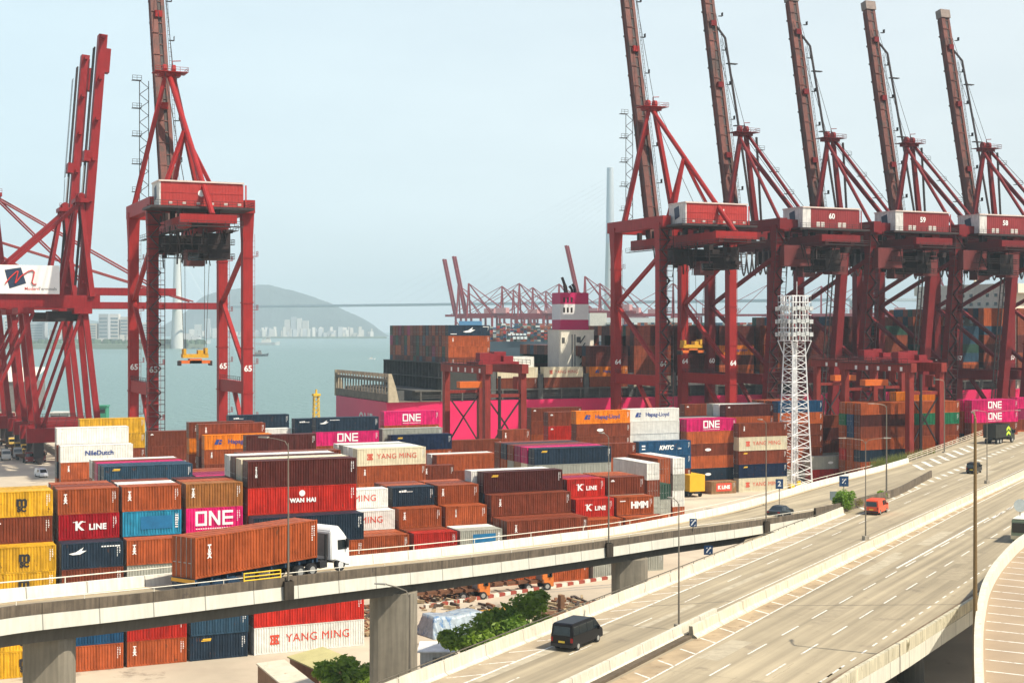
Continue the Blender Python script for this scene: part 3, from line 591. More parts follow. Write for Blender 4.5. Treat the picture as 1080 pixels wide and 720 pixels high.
m_ground = mat('yard_concrete', (0.47, 0.40, 0.305), 0.9, var=0.22, scale=0.05, stain=((0.22, 0.18, 0.135), 0.60, 0.09))
m_road = mat('road_concrete', (0.355, 0.295, 0.20), 0.85, var=0.10, scale=0.12, stain=((0.28, 0.23, 0.16), 0.60, 0.3))
def add_tracks(m, ang, depth):               # long tyre-worn streaks following the lanes
    t = m.node_tree; b = t.nodes['Principled BSDF']; src = b.inputs['Base Color'].links[0].from_socket
    tc = t.nodes.new('ShaderNodeTexCoord'); mp = t.nodes.new('ShaderNodeMapping'); mp.vector_type = 'TEXTURE'; mp.inputs['Rotation'].default_value = (0, 0, ang); mp.inputs['Scale'].default_value = (60, 0.95, 1)
    n = t.nodes.new('ShaderNodeTexNoise'); n.inputs['Scale'].default_value = 1.0; n.inputs['Detail'].default_value = 3
    r = t.nodes.new('ShaderNodeMapRange'); r.inputs[1].default_value = 0.35; r.inputs[2].default_value = 0.65; r.inputs[3].default_value = 1 - depth; r.inputs[4].default_value = 1 + depth*0.5
    v = t.nodes.new('ShaderNodeVectorMath'); v.operation = 'SCALE'
    t.links.new(tc.outputs['Object'], mp.inputs[0]); t.links.new(mp.outputs[0], n.inputs['Vector']); t.links.new(n.outputs[0], r.inputs[0]); t.links.new(src, v.inputs[0]); t.links.new(r.outputs[0], v.inputs['Scale']); t.links.new(v.outputs[0], b.inputs['Base Color'])
add_tracks(m_road, math.atan2(CS*math.sin(R(29.3))*-1 + SN*math.cos(R(29.3)), SN*math.sin(R(29.3)) + CS*math.cos(R(29.3))), 0.30)
g = MB(); g.zprism([(-500,-300),(900,-300),(900,364.5),(62.0,364.5),(62.0,820),(-500,820)], -8, 0)
tag(g.build('yard_ground', m_ground), kind='structure')

# sea with small wind ripples
ms = bpy.data.materials.new('sea_water'); ms.use_nodes = True; t = ms.node_tree; b = t.nodes['Principled BSDF']
b.inputs['Base Color'].default_value = (0.2, 0.3, 0.3, 1); b.inputs['Roughness'].default_value = 0.30; b.inputs['Specular IOR Level'].default_value = 0.28
tc = t.nodes.new('ShaderNodeTexCoord'); mp = t.nodes.new('ShaderNodeMapping'); mp.inputs['Scale'].default_value = (0.25, 0.10, 0.2)
mp.inputs['Rotation'].default_value = (0, 0, R(20))
n1 = t.nodes.new('ShaderNodeTexNoise'); n1.inputs['Scale'].default_value = 0.9; n1.inputs['Detail'].default_value = 7; n1.inputs['Roughness'].default_value = 0.62
bp = t.nodes.new('ShaderNodeBump'); bp.inputs['Strength'].default_value = 1.0; bp.inputs['Distance'].default_value = 2.2
t.links.new(tc.outputs['Object'], mp.inputs[0]); t.links.new(mp.outputs[0], n1.inputs['Vector'])
t.links.new(n1.outputs[0], bp.inputs['Height']); t.links.new(bp.outputs[0], b.inputs['Normal'])
n2 = t.nodes.new('ShaderNodeTexNoise'); n2.inputs['Scale'].default_value = 0.02; n2.inputs['Detail'].default_value = 9; n2.inputs['Roughness'].default_value = 0.7
cr = t.nodes.new('ShaderNodeMix'); cr.data_type = 'RGBA'; cr.inputs[6].default_value = (0.085, 0.165, 0.155, 1); cr.inputs[7].default_value = (0.15, 0.245, 0.225, 1)
mp2 = t.nodes.new('ShaderNodeMapping'); mp2.inputs['Scale'].default_value = (0.5, 2.2, 1); mp2.inputs['Rotation'].default_value = (0, 0, R(24)); t.links.new(tc.outputs['Object'], mp2.inputs[0]); t.links.new(mp2.outputs[0], n2.inputs['Vector']); t.links.new(n2.outputs[0], cr.inputs[0]); t.links.new(cr.outputs[2], b.inputs['Base Color'])
s = MB(); s.v = [(-16000,-16000,-5),(16000,-16000,-5),(16000,16000,-5),(-16000,16000,-5)]; s.face((0,1,2,3))
tag(s.build('sea', ms), kind='structure')

# hills on the far island
m_hill = mat('hill_woodland', (0.045, 0.065, 0.060), 0.95, var=0.35, scale=0.004)
from mathutils import noise as mnoise
def hill(name, prof, Z, depth):
    m = MB(); n = 130; K = 15
    x0, x1 = prof[0][0], prof[-1][0]
    for i in range(n + 1):
        px = x0 + (x1 - x0)*i/n; hgt = interp(prof, px)
        for k in range(K):
            f = max(0.0, math.sin(math.pi*k/(K - 1)))**0.8
            Zk = Z + depth*(k/(K - 1) - 0.5)
            rdg = mnoise.fractal(Vector((px*0.05, k*0.7, Z*0.01)), 0.9, 2.1, 5)
            m.v.append(tuple(P(px, Zk, -6 + max(0.0, (hgt + 6)*f + rdg*34*f*(1 - f*0.75)))))
    for i in range(n):
        for k in range(K - 1):
            a = i*K + k; m.face((a, a+1, a+K+1, a+K))
    o = m.build(name, m_hill); o['kind'] = 'structure'
    return o
HZ = 8600; hz = lambda y: ztop(y, HZ)
hill('island_hill', [(150, hz(356)), (195, hz(330)), (215, hz(312)), (235, hz(306)), (262, hz(302)), (285, hz(300)), (300, hz(305)), (330, hz(312)), (352, hz(322)), (378, hz(333)), (398, hz(346)), (412, hz(357))], HZ, 1200)
hill('island_hill', [(-80, hz(345)), (-20, hz(335)), (40, hz(332)), (100, hz(338)), (160, hz(345)), (215, hz(357))], 8900, 700)
fs = MB()
fs.zprism([P(-80, 2900), P(-80, 3400), P(216, 3350), P(214, 3000), P(150, 2900)], -6, 4.5)
fs.zprism([P(180, 6100), P(180, 6400), P(405, 6400), P(408, 6100)], -6, 3)
fs.zprism([P(735, 2900), P(735, 3300), P(1200, 3300), P(1200, 2500)], -6, 4)
fs.zprism([P(470, 1480), P(470, 1900), P(1300, 1700), P(1300, 1350), P(660, 1380)], -6, -1.0)
tag(fs.build('far_shore', mat('far_shore_rock', (0.16, 0.20, 0.14), 0.9, var=0.25, scale=0.01)), kind='structure')

# air
hzb = MB(); hzb.box(-9500, 9500, -9500, 9500, -9, 345)
mh = bpy.data.materials.new('haze_air'); mh.use_nodes = True; t = mh.node_tree
t.nodes.remove(t.nodes['Principled BSDF']); pv = t.nodes.new('ShaderNodeVolumePrincipled')
pv.inputs['Color'].default_value = (0.70, 0.90, 1.0, 1); pv.inputs['Density'].default_value = 0.00013; pv.inputs['Anisotropy'].default_value = -0.3
t.links.new(pv.outputs[0], t.nodes['Material Output'].inputs['Volume'])
hb = hzb.build('haze', mh); tag(hb, kind='stuff')

# ---------------------------------------------------------------- motorway
PH = R(29.3); RZ = 10.0
def RQ(r, q, z=RZ):
    X = r*math.sin(PH) + q*math.cos(PH); Zc = r*math.cos(PH) - q*math.sin(PH)
    return Vector((X*SN + Zc*CS, -X*CS + Zc*SN, z))
qLP = [(40,-53.4),(84,-54.9),(107,-55.3),(133,-55.6),(156,-56.1),(190,-56.4)]
qWL = [(40,-51.9),(90,-52.4),(149,-53.3),(165,-53.6),(190,-54.3),(212,-55.0),(300,-57.0),(520,-60)]
qMR = [(40,-43.6),(92,-43.9),(120,-44.5),(200,-44.8),(250,-44.6),(330,-45),(520,-46)]
qML = [(a_, b_ - 1.75) for a_, b_ in qMR]
qER = [(40,-31.2),(100,-31.0),(146,-30.9),(520,-31)]
qNP = [(40,-29.6),(100,-28.9),(112,-28.2),(130,-27.5),(150,-27.0),(520,-26)]
rs = [40 + 4*i for i in range(121)]
def line(tab, r0=40, r1=520, z=RZ, dq=0.0, step=4):
    n = max(1, int((r1 - r0)/step)); return [RQ(r0 + (r1-r0)*i/n, interp(tab, r0 + (r1-r0)*i/n) + dq, z) for i in range(n+1)]

# slip road edge nearest the camera: column, distance, road level
SL = [(-110, 73, 17.90), (-50, 81, 17.50), (0, 87.5, 17.13), (140, 96.5, 16.32), (280, 106, 15.66), (375, 114, 15.07), (470, 124, 14.20), (555, 134.5, 13.40), (640, 146, 12.70), (712, 157, 12.15),
      (780, 168.5, 11.50), (828, 179, 10.95), (872, 190.5, 10.40), (908, 202.5, 10.10), (942, 214, 10.00), (965, 229, 10.00), (981, 242, 10.00)]
def catmull(pts, n=6):
    out = []
    for i in range(len(pts) - 1):
        p0 = pts[max(i-1, 0)]; p1 = pts[i]; p2 = pts[i+1]; p3 = pts[min(i+2, len(pts)-1)]
        for k in range(n):
            s = k/n
            out.append(0.5*((2*p1) + (p2-p0)*s + (2*p0-5*p1+4*p2-p3)*s*s + (3*p1-p0-3*p2+p3)*s**3))
    out.append(pts[-1]); return out
slip = catmull([P(a, b_, c) for a, b_, c in SL])
def offset_line(pts, o, dz=0.0):
    out = []
    for i, p in enumerate(pts):
        d = pts[min(i+1, len(pts)-1)] - pts[max(i-1, 0)]; d.z = 0; d.normalize()
        oo = o(i/(len(pts)-1)) if callable(o) else o
        out.append(p + Vector((d.y, -d.x, 0))*oo + Vector((0,0,dz)))
    return out
widen = lambda s: -6.0 - 9.0*max(0.0, (s - 0.48)/0.52)**1.5
def px_of(p): return 540 + F*(p.x*SN - p.y*CS)/(p.x*CS + p.y*SN)
def resample(pts, n):
    acc = [0.0]
    for a, b in zip(pts[:-1], pts[1:]): acc.append(acc[-1] + (b - a).length)
    out = []; k = 0
    for i in range(n):
        d = acc[-1]*i/(n - 1)
        while k < len(pts) - 2 and acc[k+1] < d: k += 1
        out.append(pts[k].lerp(pts[k+1], (d - acc[k])/max(1e-6, acc[k+1] - acc[k])))
    return out
_lf = [p for p in offset_line(slip, -6.0) if px_of(p) < 665][::6]
slip_far = resample(catmull(_lf + [P(760, 181.6, 11.55), P(807, 199, 10.95), P(858, 221, 10.5), P(890, 235, 10.25), P(926, 250.5, 10.1), P(957, 268, 10.0)]), len(slip))
# merge lanes beyond the nose, then the far edge of the widened carriageway
tail = [slip_far[-1], P(978, 283, 10.0), P(1000, 301, 10), P(1040, 341, 10), P(1080, 395, 10), P(1120, 460, 10)]
tail = catmull([Vector(p) for p in tail], 4)

asph = m_road
# far carriageway (with the merge), near carriageway
rr = [r for r in rs if r <= 252]
Lf = [RQ(r, interp(qLP, min(r, 190)) - 0.5 - (0 if r < 150 else min(12, (r-150)*0.25)), RZ - (0.0 if r < 150 else 0.004)) for r in rr]
strip_obj('road', Lf, [RQ(r, interp(qML, r) + 0.6) for r in rr], asph)
r2 = [r for r in rs if 252 <= r <= 420]; far_edge = []
for r in r2:
    best = min(tail, key=lambda p: abs((p.x*CS + p.y*SN)*math.cos(PH) + (p.x*SN - p.y*CS)*math.sin(PH) - r))
    X = best.x*SN - best.y*CS; Zc = best.x*CS + best.y*SN
    far_edge.append(RQ(r, X*math.cos(PH) - Zc*math.sin(PH) - 1.5, RZ))
strip_obj('road', far_edge, [RQ(r, interp(qML, r) + 0.6) for r in r2], asph)
strip_obj('road', [RQ(r, interp(qMR, r) - 0.6) for r in rs], [RQ(r, interp(qNP, r) - 0.2) for r in rs], asph)
strip_obj('road', slip_far, offset_line(slip, -0.2), asph)

m_dirt = mat('shoulder_dirt', (0.37, 0.28, 0.175), 0.95, var=0.25, scale=0.4, stain=((0.20, 0.13, 0.07), 0.58, 0.5))
eL = [(40,-41.3),(92,-41.6),(140,-42.6),(200,-43.4),(420,-43.8)]
strip_obj('road_shoulder', line(qMR, 40, 230, RZ + 0.003, 0.3), line(eL, 40, 230, RZ + 0.003), m_dirt)
strip_obj('road_shoulder', line(qNP, 40, 190, RZ + 0.003, -1.7), line(qNP, 40, 190, RZ + 0.003, -0.2), mat('gutter_dirt', (0.17, 0.12, 0.075), 0.95, var=0.35, scale=0.5))
strip_obj('road_shoulder', line(qLP, 40, 190, RZ + 0.003, 0.2), line(qWL, 40, 190, RZ + 0.003, -0.1), mat('hatch_dirt', (0.36, 0.29, 0.20), 0.95, var=0.2, scale=0.4))
# painted markings, 4 mm above the surface
M_line = mat('road_paint', (0.72, 0.69, 0.62), 0.7, var=0.16, scale=3, stain=((0.40, 0.345, 0.265), 0.53, 2.4))
mk = MB()
def mark_line(tab, r0, r1, wd=0.15, dq=0.0, z=RZ + 0.006, dash=None):
    r = r0
    while r < r1:
        e = min(r1, r + (dash[0] if dash else 6.0)); q0 = interp(tab, r) + dq; q1 = interp(tab, e) + dq
        b = len(mk.v); mk.v += [tuple(RQ(r, q0 - wd/2, z)), tuple(RQ(r, q0 + wd/2, z)), tuple(RQ(e, q1 + wd/2, z)), tuple(RQ(e, q1 - wd/2, z))]; mk.face((b, b+1, b+2, b+3))
        r = e + (dash[1] if dash else 0.0)
def mark_bar(r0, q0, r1, q1, wd, z=RZ + 0.006):
    a, c = RQ(r0, q0, z), RQ(r1, q1, z); d = (c - a).normalized(); n_ = Vector((d.y, -d.x, 0))*wd/2
    b = len(mk.v); mk.v += [tuple(a - n_), tuple(a + n_), tuple(c + n_), tuple(c - n_)]; mk.face((b, b+1, b+2, b+3))
mark_line(qWL, 60, 228, 0.20)
for k in range(40):                                              # hatched hard strip beside the left barrier
    r = 62 + 4.6*k
    if r < 188: mark_bar(r, interp(qWL, r) - 0.1, r - 2.3, interp(qLP, r - 2.3) + 0.7, 0.15)
c50 = [(40,-49.1),(113,-50.3),(135,-51.2),(200,-52.3),(300,-53.6),(520,-56)]
mark_line(c50, 62, 420, 0.12, dash=(4.0, 8.0))
mark_line(qML, 60, 420, 0.14, dq=-0.75)
mark_line([(40,-38.4),(520,-38.4)], 58, 420, 0.15, dash=(4.2, 3.6))
mark_line([(40,-34.9),(520,-34.9)], 60, 420, 0.15, dash=(4.2, 3.6))
mark_line(qER, 60, 196, 0.15, dash=(1.3, 1.6)); mark_line(qER, 60, 104, 0.15)
eL = [(40,-41.3),(92,-41.6),(140,-42.6),(200,-43.4),(420,-43.8)]
mark_line(eL, 58, 420, 0.16)
for k in range(34):
    r = 60 + 4.4*k; mark_bar(r, interp(qMR, r) + 0.6, r - 1.1, interp(eL, r - 1.1), 0.2)
mark_line([(40,-38.4),(520,-38.4)], 196, 250, 0.4, dash=(3.0, 2.0)); mark_line([(40,-38.9),(520,-38.9)], 150, 196, 0.25)
for k in range(26):                                              # chevrons where the slip road joins
    r = 196 + 5.2*k
    w_ = 1.3 if r > 236 else 2.0
    mark_bar(r, interp(qWL, r) - 0.2, r + 2.6, interp(qWL, r) - w_ - 0.2, 0.7)
for k in range(9):
    r = 250 + 7*k; mark_bar(r, interp(qWL, r) - 6.0, r + 9, interp(qWL, r) - 9.8, 0.8)
mk.build('road_marking', M_line)['kind'] = 'structure'
# expansion joint + tyre tracks are worn into the surface
jn = MB()
for tab0, tab1 in ((qWL, qML), (qMR, qNP)):
    a, c = RQ(118.5 + (0 if tab0 is qWL else 5.5), interp(tab0, 118.5) + (0 if tab0 is qWL else 0.8), RZ + 0.004), RQ(118.5 + (6 if tab0 is qWL else 14.5), interp(tab1, 120) - 0.9, RZ + 0.004)
    d = (c - a).normalized(); n_ = Vector((d.y, -d.x, 0))*0.07; b_ = len(jn.v); jn.v += [tuple(a-n_), tuple(a+n_), tuple(c+n_), tuple(c-n_)]; jn.face((b_, b_+1, b_+2, b_+3))
jn.build('road_joint', mat('joint_rubber', (0.10, 0.085, 0.07), 0.9))['kind'] = 'structure'

rp0 = random.Random(17); pt = [MB(), MB()]
def road_patch(m, r, q, lr, lq, z=RZ + 0.0022):
    b = len(m.v); m.v += [tuple(RQ(r, q, z)), tuple(RQ(r, q + lq, z)), tuple(RQ(r + lr, q + lq, z)), tuple(RQ(r + lr, q, z))]; m.face((b, b+1, b+2, b+3))
for k in range(26):
    near = rp0.random() < 0.62; r = rp0.uniform(66, 260); lane = rp0.choice((-42.0, -38.2, -34.7)) if near else rp0.choice((-53.0, -50.2))
    road_patch(pt[k % 2], r, lane + rp0.uniform(0, 0.8), rp0.uniform(1.5, 14), rp0.uniform(0.5, 2.2), RZ + 0.0015 + 0.00005*k)
for r in range(74, 300, 23):
    road_patch(pt[0], r, -43.6, 0.10, 15.6, RZ + 0.0045); road_patch(pt[0], r + 4, -52.5, 0.10, 6.5, RZ + 0.0045)
for k in range(22):                                                  # meandering sealed cracks
    r = rp0.uniform(66, 220); q = rp0.choice((-41, -37.5, -33.5, -51.5, -49)) + rp0.uniform(-1, 1)
    for j in range(rp0.randint(4, 12)):
        dr, dq = rp0.uniform(0.5, 1.6), rp0.uniform(-0.25, 0.25); road_patch(pt[0], r, q, dr, 0.05, RZ + 0.0048 + 0.00003*k); r += dr; q += dq
pt[0].build('road_repair', mat('repair_dark', (0.315, 0.262, 0.18), 0.9, var=0.2, scale=1.0))['kind'] = 'structure'
pt[1].build('road_repair', mat('repair_pale', (0.40, 0.345, 0.25), 0.9, var=0.2, scale=1.0))['kind'] = 'structure'
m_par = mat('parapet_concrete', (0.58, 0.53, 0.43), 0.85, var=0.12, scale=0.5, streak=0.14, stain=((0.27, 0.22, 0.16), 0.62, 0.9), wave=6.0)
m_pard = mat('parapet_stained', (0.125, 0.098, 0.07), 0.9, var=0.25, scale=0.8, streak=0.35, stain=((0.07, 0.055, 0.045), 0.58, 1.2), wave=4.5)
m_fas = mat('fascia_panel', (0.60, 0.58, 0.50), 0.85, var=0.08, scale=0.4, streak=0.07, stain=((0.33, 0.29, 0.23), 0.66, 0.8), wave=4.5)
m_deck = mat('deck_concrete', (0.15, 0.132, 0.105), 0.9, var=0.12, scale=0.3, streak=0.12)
m_rail = mat('rail_paint', (0.72, 0.68, 0.58), 0.5, var=0.1)

# the motorway's own structure
hw = thing('motorway_viaduct', 'broad concrete motorway viaduct with double carriageway crossing the foreground', 'viaduct', RQ(200, -44, 0))
def part_in(root, o):
    o.parent = root; o.matrix_parent_inverse = Matrix.Translation(-Vector(root.location)); return o
jer = lambda h, t0=0.22: [(-0.30, 0.0), (0.30, 0.0), (0.26, 0.12), (t0*0.55, h*0.45), (t0*0.5, h), (-t0*0.5, h), (-t0*0.55, h*0.45), (-0.26, 0.12)]
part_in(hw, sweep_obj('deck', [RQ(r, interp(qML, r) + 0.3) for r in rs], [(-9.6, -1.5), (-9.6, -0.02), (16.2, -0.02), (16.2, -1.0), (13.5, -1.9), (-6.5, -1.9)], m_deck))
part_in(hw, sweep_obj('median_infill', line(qML, z=RZ, dq=1.0), [(-0.55, -0.02), (-0.5, 0.18), (0.75, 0.22), (0.75, -0.02)], mat('median_soil', (0.10, 0.075, 0.05), 0.95, var=0.3, scale=0.8)))
part_in(hw, sweep_obj('fascia', line(qNP, z=RZ), [(-0.25, -1.25), (0.12, -1.25), (0.12, -0.04), (-0.25, -0.04)], m_fas))
for r in range(72, 400, 36):
    for q in (-51, -36):
        c = RQ(r, q + (1.5 if r < 80 else 0), 0); b_ = MB(); b_.zprism([(c.x + 1.3*math.cos(a*math.pi/8), c.y + 1.3*math.sin(a*math.pi/8)) for a in range(16)], -0.1, 8.2)
        part_in(hw, b_.build('pier', m_deck))
def barrier(label, o, cat='barrier'): return tag(o, label, cat)
barrier('stained white concrete barrier edging the far carriageway on its left', sweep_obj('concrete_barrier', line(qLP, 40, 190), [(-0.18, -0.3), (0.42, -0.3), (0.42, 0.06), (0.16, 0.2), (0.05, 1.0), (-0.18, 1.0)], m_par))
m_lr = MB(); pts = line(qLP, 40, 188, RZ + 1.22, -0.12, 3); m_lr.path(pts, 0.05, 5)
for p in pts: m_lr.tube(p, p - Vector((0,0,0.25)), 0.035, n=4)
tag(m_lr.build('barrier_rail', mat('rail_dark', (0.10, 0.085, 0.06), 0.6)), 'thin dark handrail on top of the left motorway barrier', 'handrail')
barrier('long pale median barrier facing the near carriageway, with dark drainage gaps', sweep_obj('concrete_barrier', line(qMR, 108, 520), [(-0.25, 0.0), (0.45, 0.0), (0.42, 0.1), (0.12, 0.30), (0.05, 0.95), (-0.25, 0.95)], mat('parapet_cream', (0.60, 0.54, 0.41), 0.85, var=0.12, scale=0.5, streak=0.18, stain=((0.26, 0.20, 0.12), 0.62, 0.8), wave=6.0)))
barrier('shorter white median barrier in the foreground, set left of the long one', sweep_obj('concrete_barrier', line(qMR, 40, 116, dq=-0.9), [(-0.25, 0.0), (0.45, 0.0), (0.42, 0.1), (0.12, 0.30), (0.05, 0.95), (-0.25, 0.95)], m_par))
barrier('mossy pale parapet along the outer edge of the near carriageway', sweep_obj('parapet', line(qNP, 40, 520), [(-0.32, 0.0), (0.10, -0.02), (0.10, 0.92), (-0.22, 0.92)], mat('parapet_moss', (0.50, 0.46, 0.34), 0.9, var=0.15, scale=0.5, streak=0.22, stain=((0.16, 0.14, 0.08), 0.59, 0.8), wave=4.2)))

# ---------------------------------------------------------------- slip-road overpass
ov = thing('overpass', 'concrete slip road overpass sweeping across the yard on wide piers', 'overpass', slip[24] - Vector((0,0,slip[24].z)))
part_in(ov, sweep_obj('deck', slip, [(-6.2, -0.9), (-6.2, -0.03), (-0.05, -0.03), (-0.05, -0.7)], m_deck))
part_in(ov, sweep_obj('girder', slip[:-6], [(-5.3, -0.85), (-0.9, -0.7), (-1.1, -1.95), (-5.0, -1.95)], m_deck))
part_in(ov, sweep_obj('fascia', slip, [(-0.25, -0.98), (0.08, -0.98), (0.02, -0.02), (-0.25, -0.02)], m_fas))
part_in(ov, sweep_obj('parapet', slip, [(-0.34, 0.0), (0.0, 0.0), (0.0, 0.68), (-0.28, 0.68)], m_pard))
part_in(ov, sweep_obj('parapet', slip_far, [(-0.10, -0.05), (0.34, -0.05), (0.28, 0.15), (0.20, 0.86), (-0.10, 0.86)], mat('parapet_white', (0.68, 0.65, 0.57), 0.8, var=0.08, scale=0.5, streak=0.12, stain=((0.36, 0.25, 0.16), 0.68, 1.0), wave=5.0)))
part_in(ov, sweep_obj('gutter_kerb', offset_line(slip_far, 0.5), [(0, 0.0), (0.4, 0.0), (0.4, 0.10), (0, 0.12)], mat('kerb_tan', (0.45, 0.36, 0.24), 0.9, var=0.12)))
def rail_on(line_, h0, h1, every, r_, name, root, m_):
    b_ = MB(); b_.path([p + Vector((0,0,h1)) for p in line_], r_, 5)
    acc = 0.0
    for a, c in zip(line_[:-1], line_[1:]):
        acc += (c - a).length
        if acc > every: acc = 0; b_.tube(c + Vector((0,0,h0)), c + Vector((0,0,h1)), r_*0.9, n=5)
    return part_in(root, b_.build(name, m_))
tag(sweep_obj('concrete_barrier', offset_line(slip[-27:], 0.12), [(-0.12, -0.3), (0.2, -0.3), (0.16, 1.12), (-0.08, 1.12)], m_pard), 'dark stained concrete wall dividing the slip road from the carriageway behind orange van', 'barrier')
rail_on(offset_line(slip_far[:-10], 0.05), 0.84, 1.30, 8, 0.045, 'handrail', ov, m_rail)
rail_on(offset_line(slip[:-20], -0.14), 0.66, 0.95, 5, 0.035, 'handrail', ov, m_rail)
yb = MB(); pa = [p for p in slip if 250 < 540 + F*(p.x*SN - p.y*CS)/(p.x*CS + p.y*SN) < 300]
for h in (0.74, 1.0, 1.26): yb.path([p + Vector((-0.1,-0.1,h)) for p in offset_line(pa, -0.12)], 0.05, 5)
for p in offset_line(pa, -0.12)[::2]: yb.tube(p + Vector((-0.1,-0.1,0.6)), p + Vector((-0.1,-0.1,1.3)), 0.05)
part_in(ov, yb.build('guard_frame', mat('yellow_rail', (0.75, 0.50, 0.03), 0.5, var=0.1)))
def rpier(px, Z, wd, dp, ztop_):
    c = P(px, Z, 0); rt = Vector((SN, -CS, 0)); fw = Vector((CS, SN, 0)); b_ = MB(); pts = []
    for a in range(20):
        g_ = 2*math.pi*a/20; ex = math.copysign(abs(math.cos(g_))**0.45, math.cos(g_)); ey = math.copysign(abs(math.sin(g_))**0.75, math.sin(g_))
        pts.append(c + rt*ex*wd/2 + fw*ey*dp/2)
    b_.zprism(pts, -0.1, ztop_)
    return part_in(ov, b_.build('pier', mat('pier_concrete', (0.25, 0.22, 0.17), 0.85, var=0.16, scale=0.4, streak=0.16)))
rpier(52, 94.5, 3.2, 2.4, 14.8); rpier(415, 121, 3.95, 2.6, 12.8); rpier(664, 152.5, 3.8, 2.6, 10.6)

# low curb continuing along the merge, with its guard rails
tl = [p for p in tail]
gr = MB()
for h in (0.45, 0.85, 1.2): gr.path([p + Vector((0,0,h)) for p in tl], 0.07, 5)
for i in range(len(tl) - 1):
    a, c = tl[i], tl[i+1]; n_ = max(1, int((c-a).length/4))
    for k in range(n_): p = a.lerp(c, k/n_); gr.tube(p - Vector((0,0,0.1)), p + Vector((0,0,1.22)), 0.07, n=5)
tag(gr.build('guard_rail', mat('rail_cream', (0.55, 0.47, 0.36), 0.6, var=0.2)), 'three bar guard rail along the merging lane below the pink containers', 'guard rail')

# ---------------------------------------------------------------- curved ramp at the right
rampz = 13.0
rp_ = catmull([G(x_, y_, rampz + 0.9) - Vector((0,0,0.9)) for x_, y_ in ((1046, 900), (1036, 790), (1031.4, 720), (1030, 679), (1031, 651), (1034, 631.7), (1038, 615), (1046.7, 598), (1057.8, 584), (1074.4, 567.8), (1095, 556), (1130, 543))], 5)
ra = thing('curved_ramp', 'curving concrete ramp with pale parapet and hatched shoulder at right edge', 'ramp', rp_[20] - Vector((0,0,rampz)))
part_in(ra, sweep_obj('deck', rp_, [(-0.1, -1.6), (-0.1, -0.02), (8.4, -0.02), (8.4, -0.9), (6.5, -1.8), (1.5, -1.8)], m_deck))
part_in(ra, sweep_obj('parapet', rp_, [(-0.16, -0.9), (0.42, -0.02), (0.40, 0.1), (0.30, 0.9), (-0.16, 0.9)], mat('parapet_ramp', (0.62, 0.57, 0.46), 0.85, var=0.10, scale=0.5, streak=0.12, stain=((0.27, 0.22, 0.15), 0.64, 0.7))))
part_in(ra, sweep_obj('parapet', offset_line(rp_, 8.4), [(-0.3, -0.1), (0.1, -0.8), (0.1, 0.9), (-0.2, 0.9)], m_par))
strip_obj('ramp_road', offset_line(rp_, 0.3, 0.0), offset_line(rp_, 8.2, 0.0), mat('ramp_surface', (0.34, 0.255, 0.17), 0.9, var=0.14, scale=0.2))
hm = MB(); acc = 0.0
e0 = offset_line(rp_, 0.55, 0.006); e1 = offset_line(rp_, 3.5, 0.006); e2 = offset_line(rp_, 3.7, 0.006)
for i in range(len(rp_) - 1):
    b_ = len(hm.v); hm.v += [tuple(e1[i]), tuple(e2[i]), tuple(e2[i+1]), tuple(e1[i+1])]; hm.face((b_, b_+1, b_+2, b_+3))
    L_ = (rp_[i+1] - rp_[i]).length; s_ = 0
    while acc < L_:
        f_ = acc/L_; a = e0[i].lerp(e0[i+1], f_); c = e1[i].lerp(e1[i+1], f_); d = (rp_[i+1]-rp_[i]).normalized()
        c = c - d*0.7; n_ = d*0.10; b_ = len(hm.v); hm.v += [tuple(a-n_), tuple(a+n_), tuple(c+n_), tuple(c-n_)]; hm.face((b_, b_+1, b_+2, b_+3)); acc += 3.3
    acc -= L_
hm.build('ramp_marking', M_line)['kind'] = 'structure'
for i in (14, 30, 48):
    c = offset_line(rp_, 4.0)[i]; b_ = MB(); b_.zprism([(c.x + 1.1*math.cos(a*math.pi/8), c.y + 1.1*math.sin(a*math.pi/8)) for a in range(16)], -0.1, rampz - 1.7); part_in(ra, b_.build('pier', m_deck))

# ---------------------------------------------------------------- quay cranes
def crpaint(n, col, st=0.14): return mat('crane_' + n, col, 0.5, spec=0.2, var=0.12, scale=0.35, streak=st, stain=((0.13, 0.035, 0.03), 0.66, 0.5), rnd=0.04)
CR = {'red': (0.30, 0.017, 0.017), 'dark_red': (0.17, 0.013, 0.016)}  # red for the older pair, a darker purplish red for the newer row
m_boom = mat('crane_boom_weathered', (0.125, 0.027, 0.017), 0.6, var=0.32, scale=0.25, streak=0.3, stain=((0.055, 0.020, 0.014), 0.54, 0.22))
m_mach = mat('crane_machinery', (0.022, 0.010, 0.010), 0.7, var=0.3, scale=0.6)
m_dkst = mat('dark_steel', (0.035, 0.022, 0.022), 0.6, var=0.2)
CW, CGA, CT = 21.7, 25.0, 62.6                                   # leg spacing along quay, rail gauge, top of frame
def railing(m, pts, h=1.1, r=0.05, every=2.0):
    for hh in (h*0.5, h): m.path([Vector(p) + Vector((0,0,hh)) for p in pts], r, 4)
    for a, c in zip(pts[:-1], pts[1:]):
        a, c = Vector(a), Vector(c); n = max(1, int((c-a).length/every))
        for k in range(n + 1): q = a.lerp(c, k/n); m.tube(q, q + Vector((0,0,h)), r, n=4)
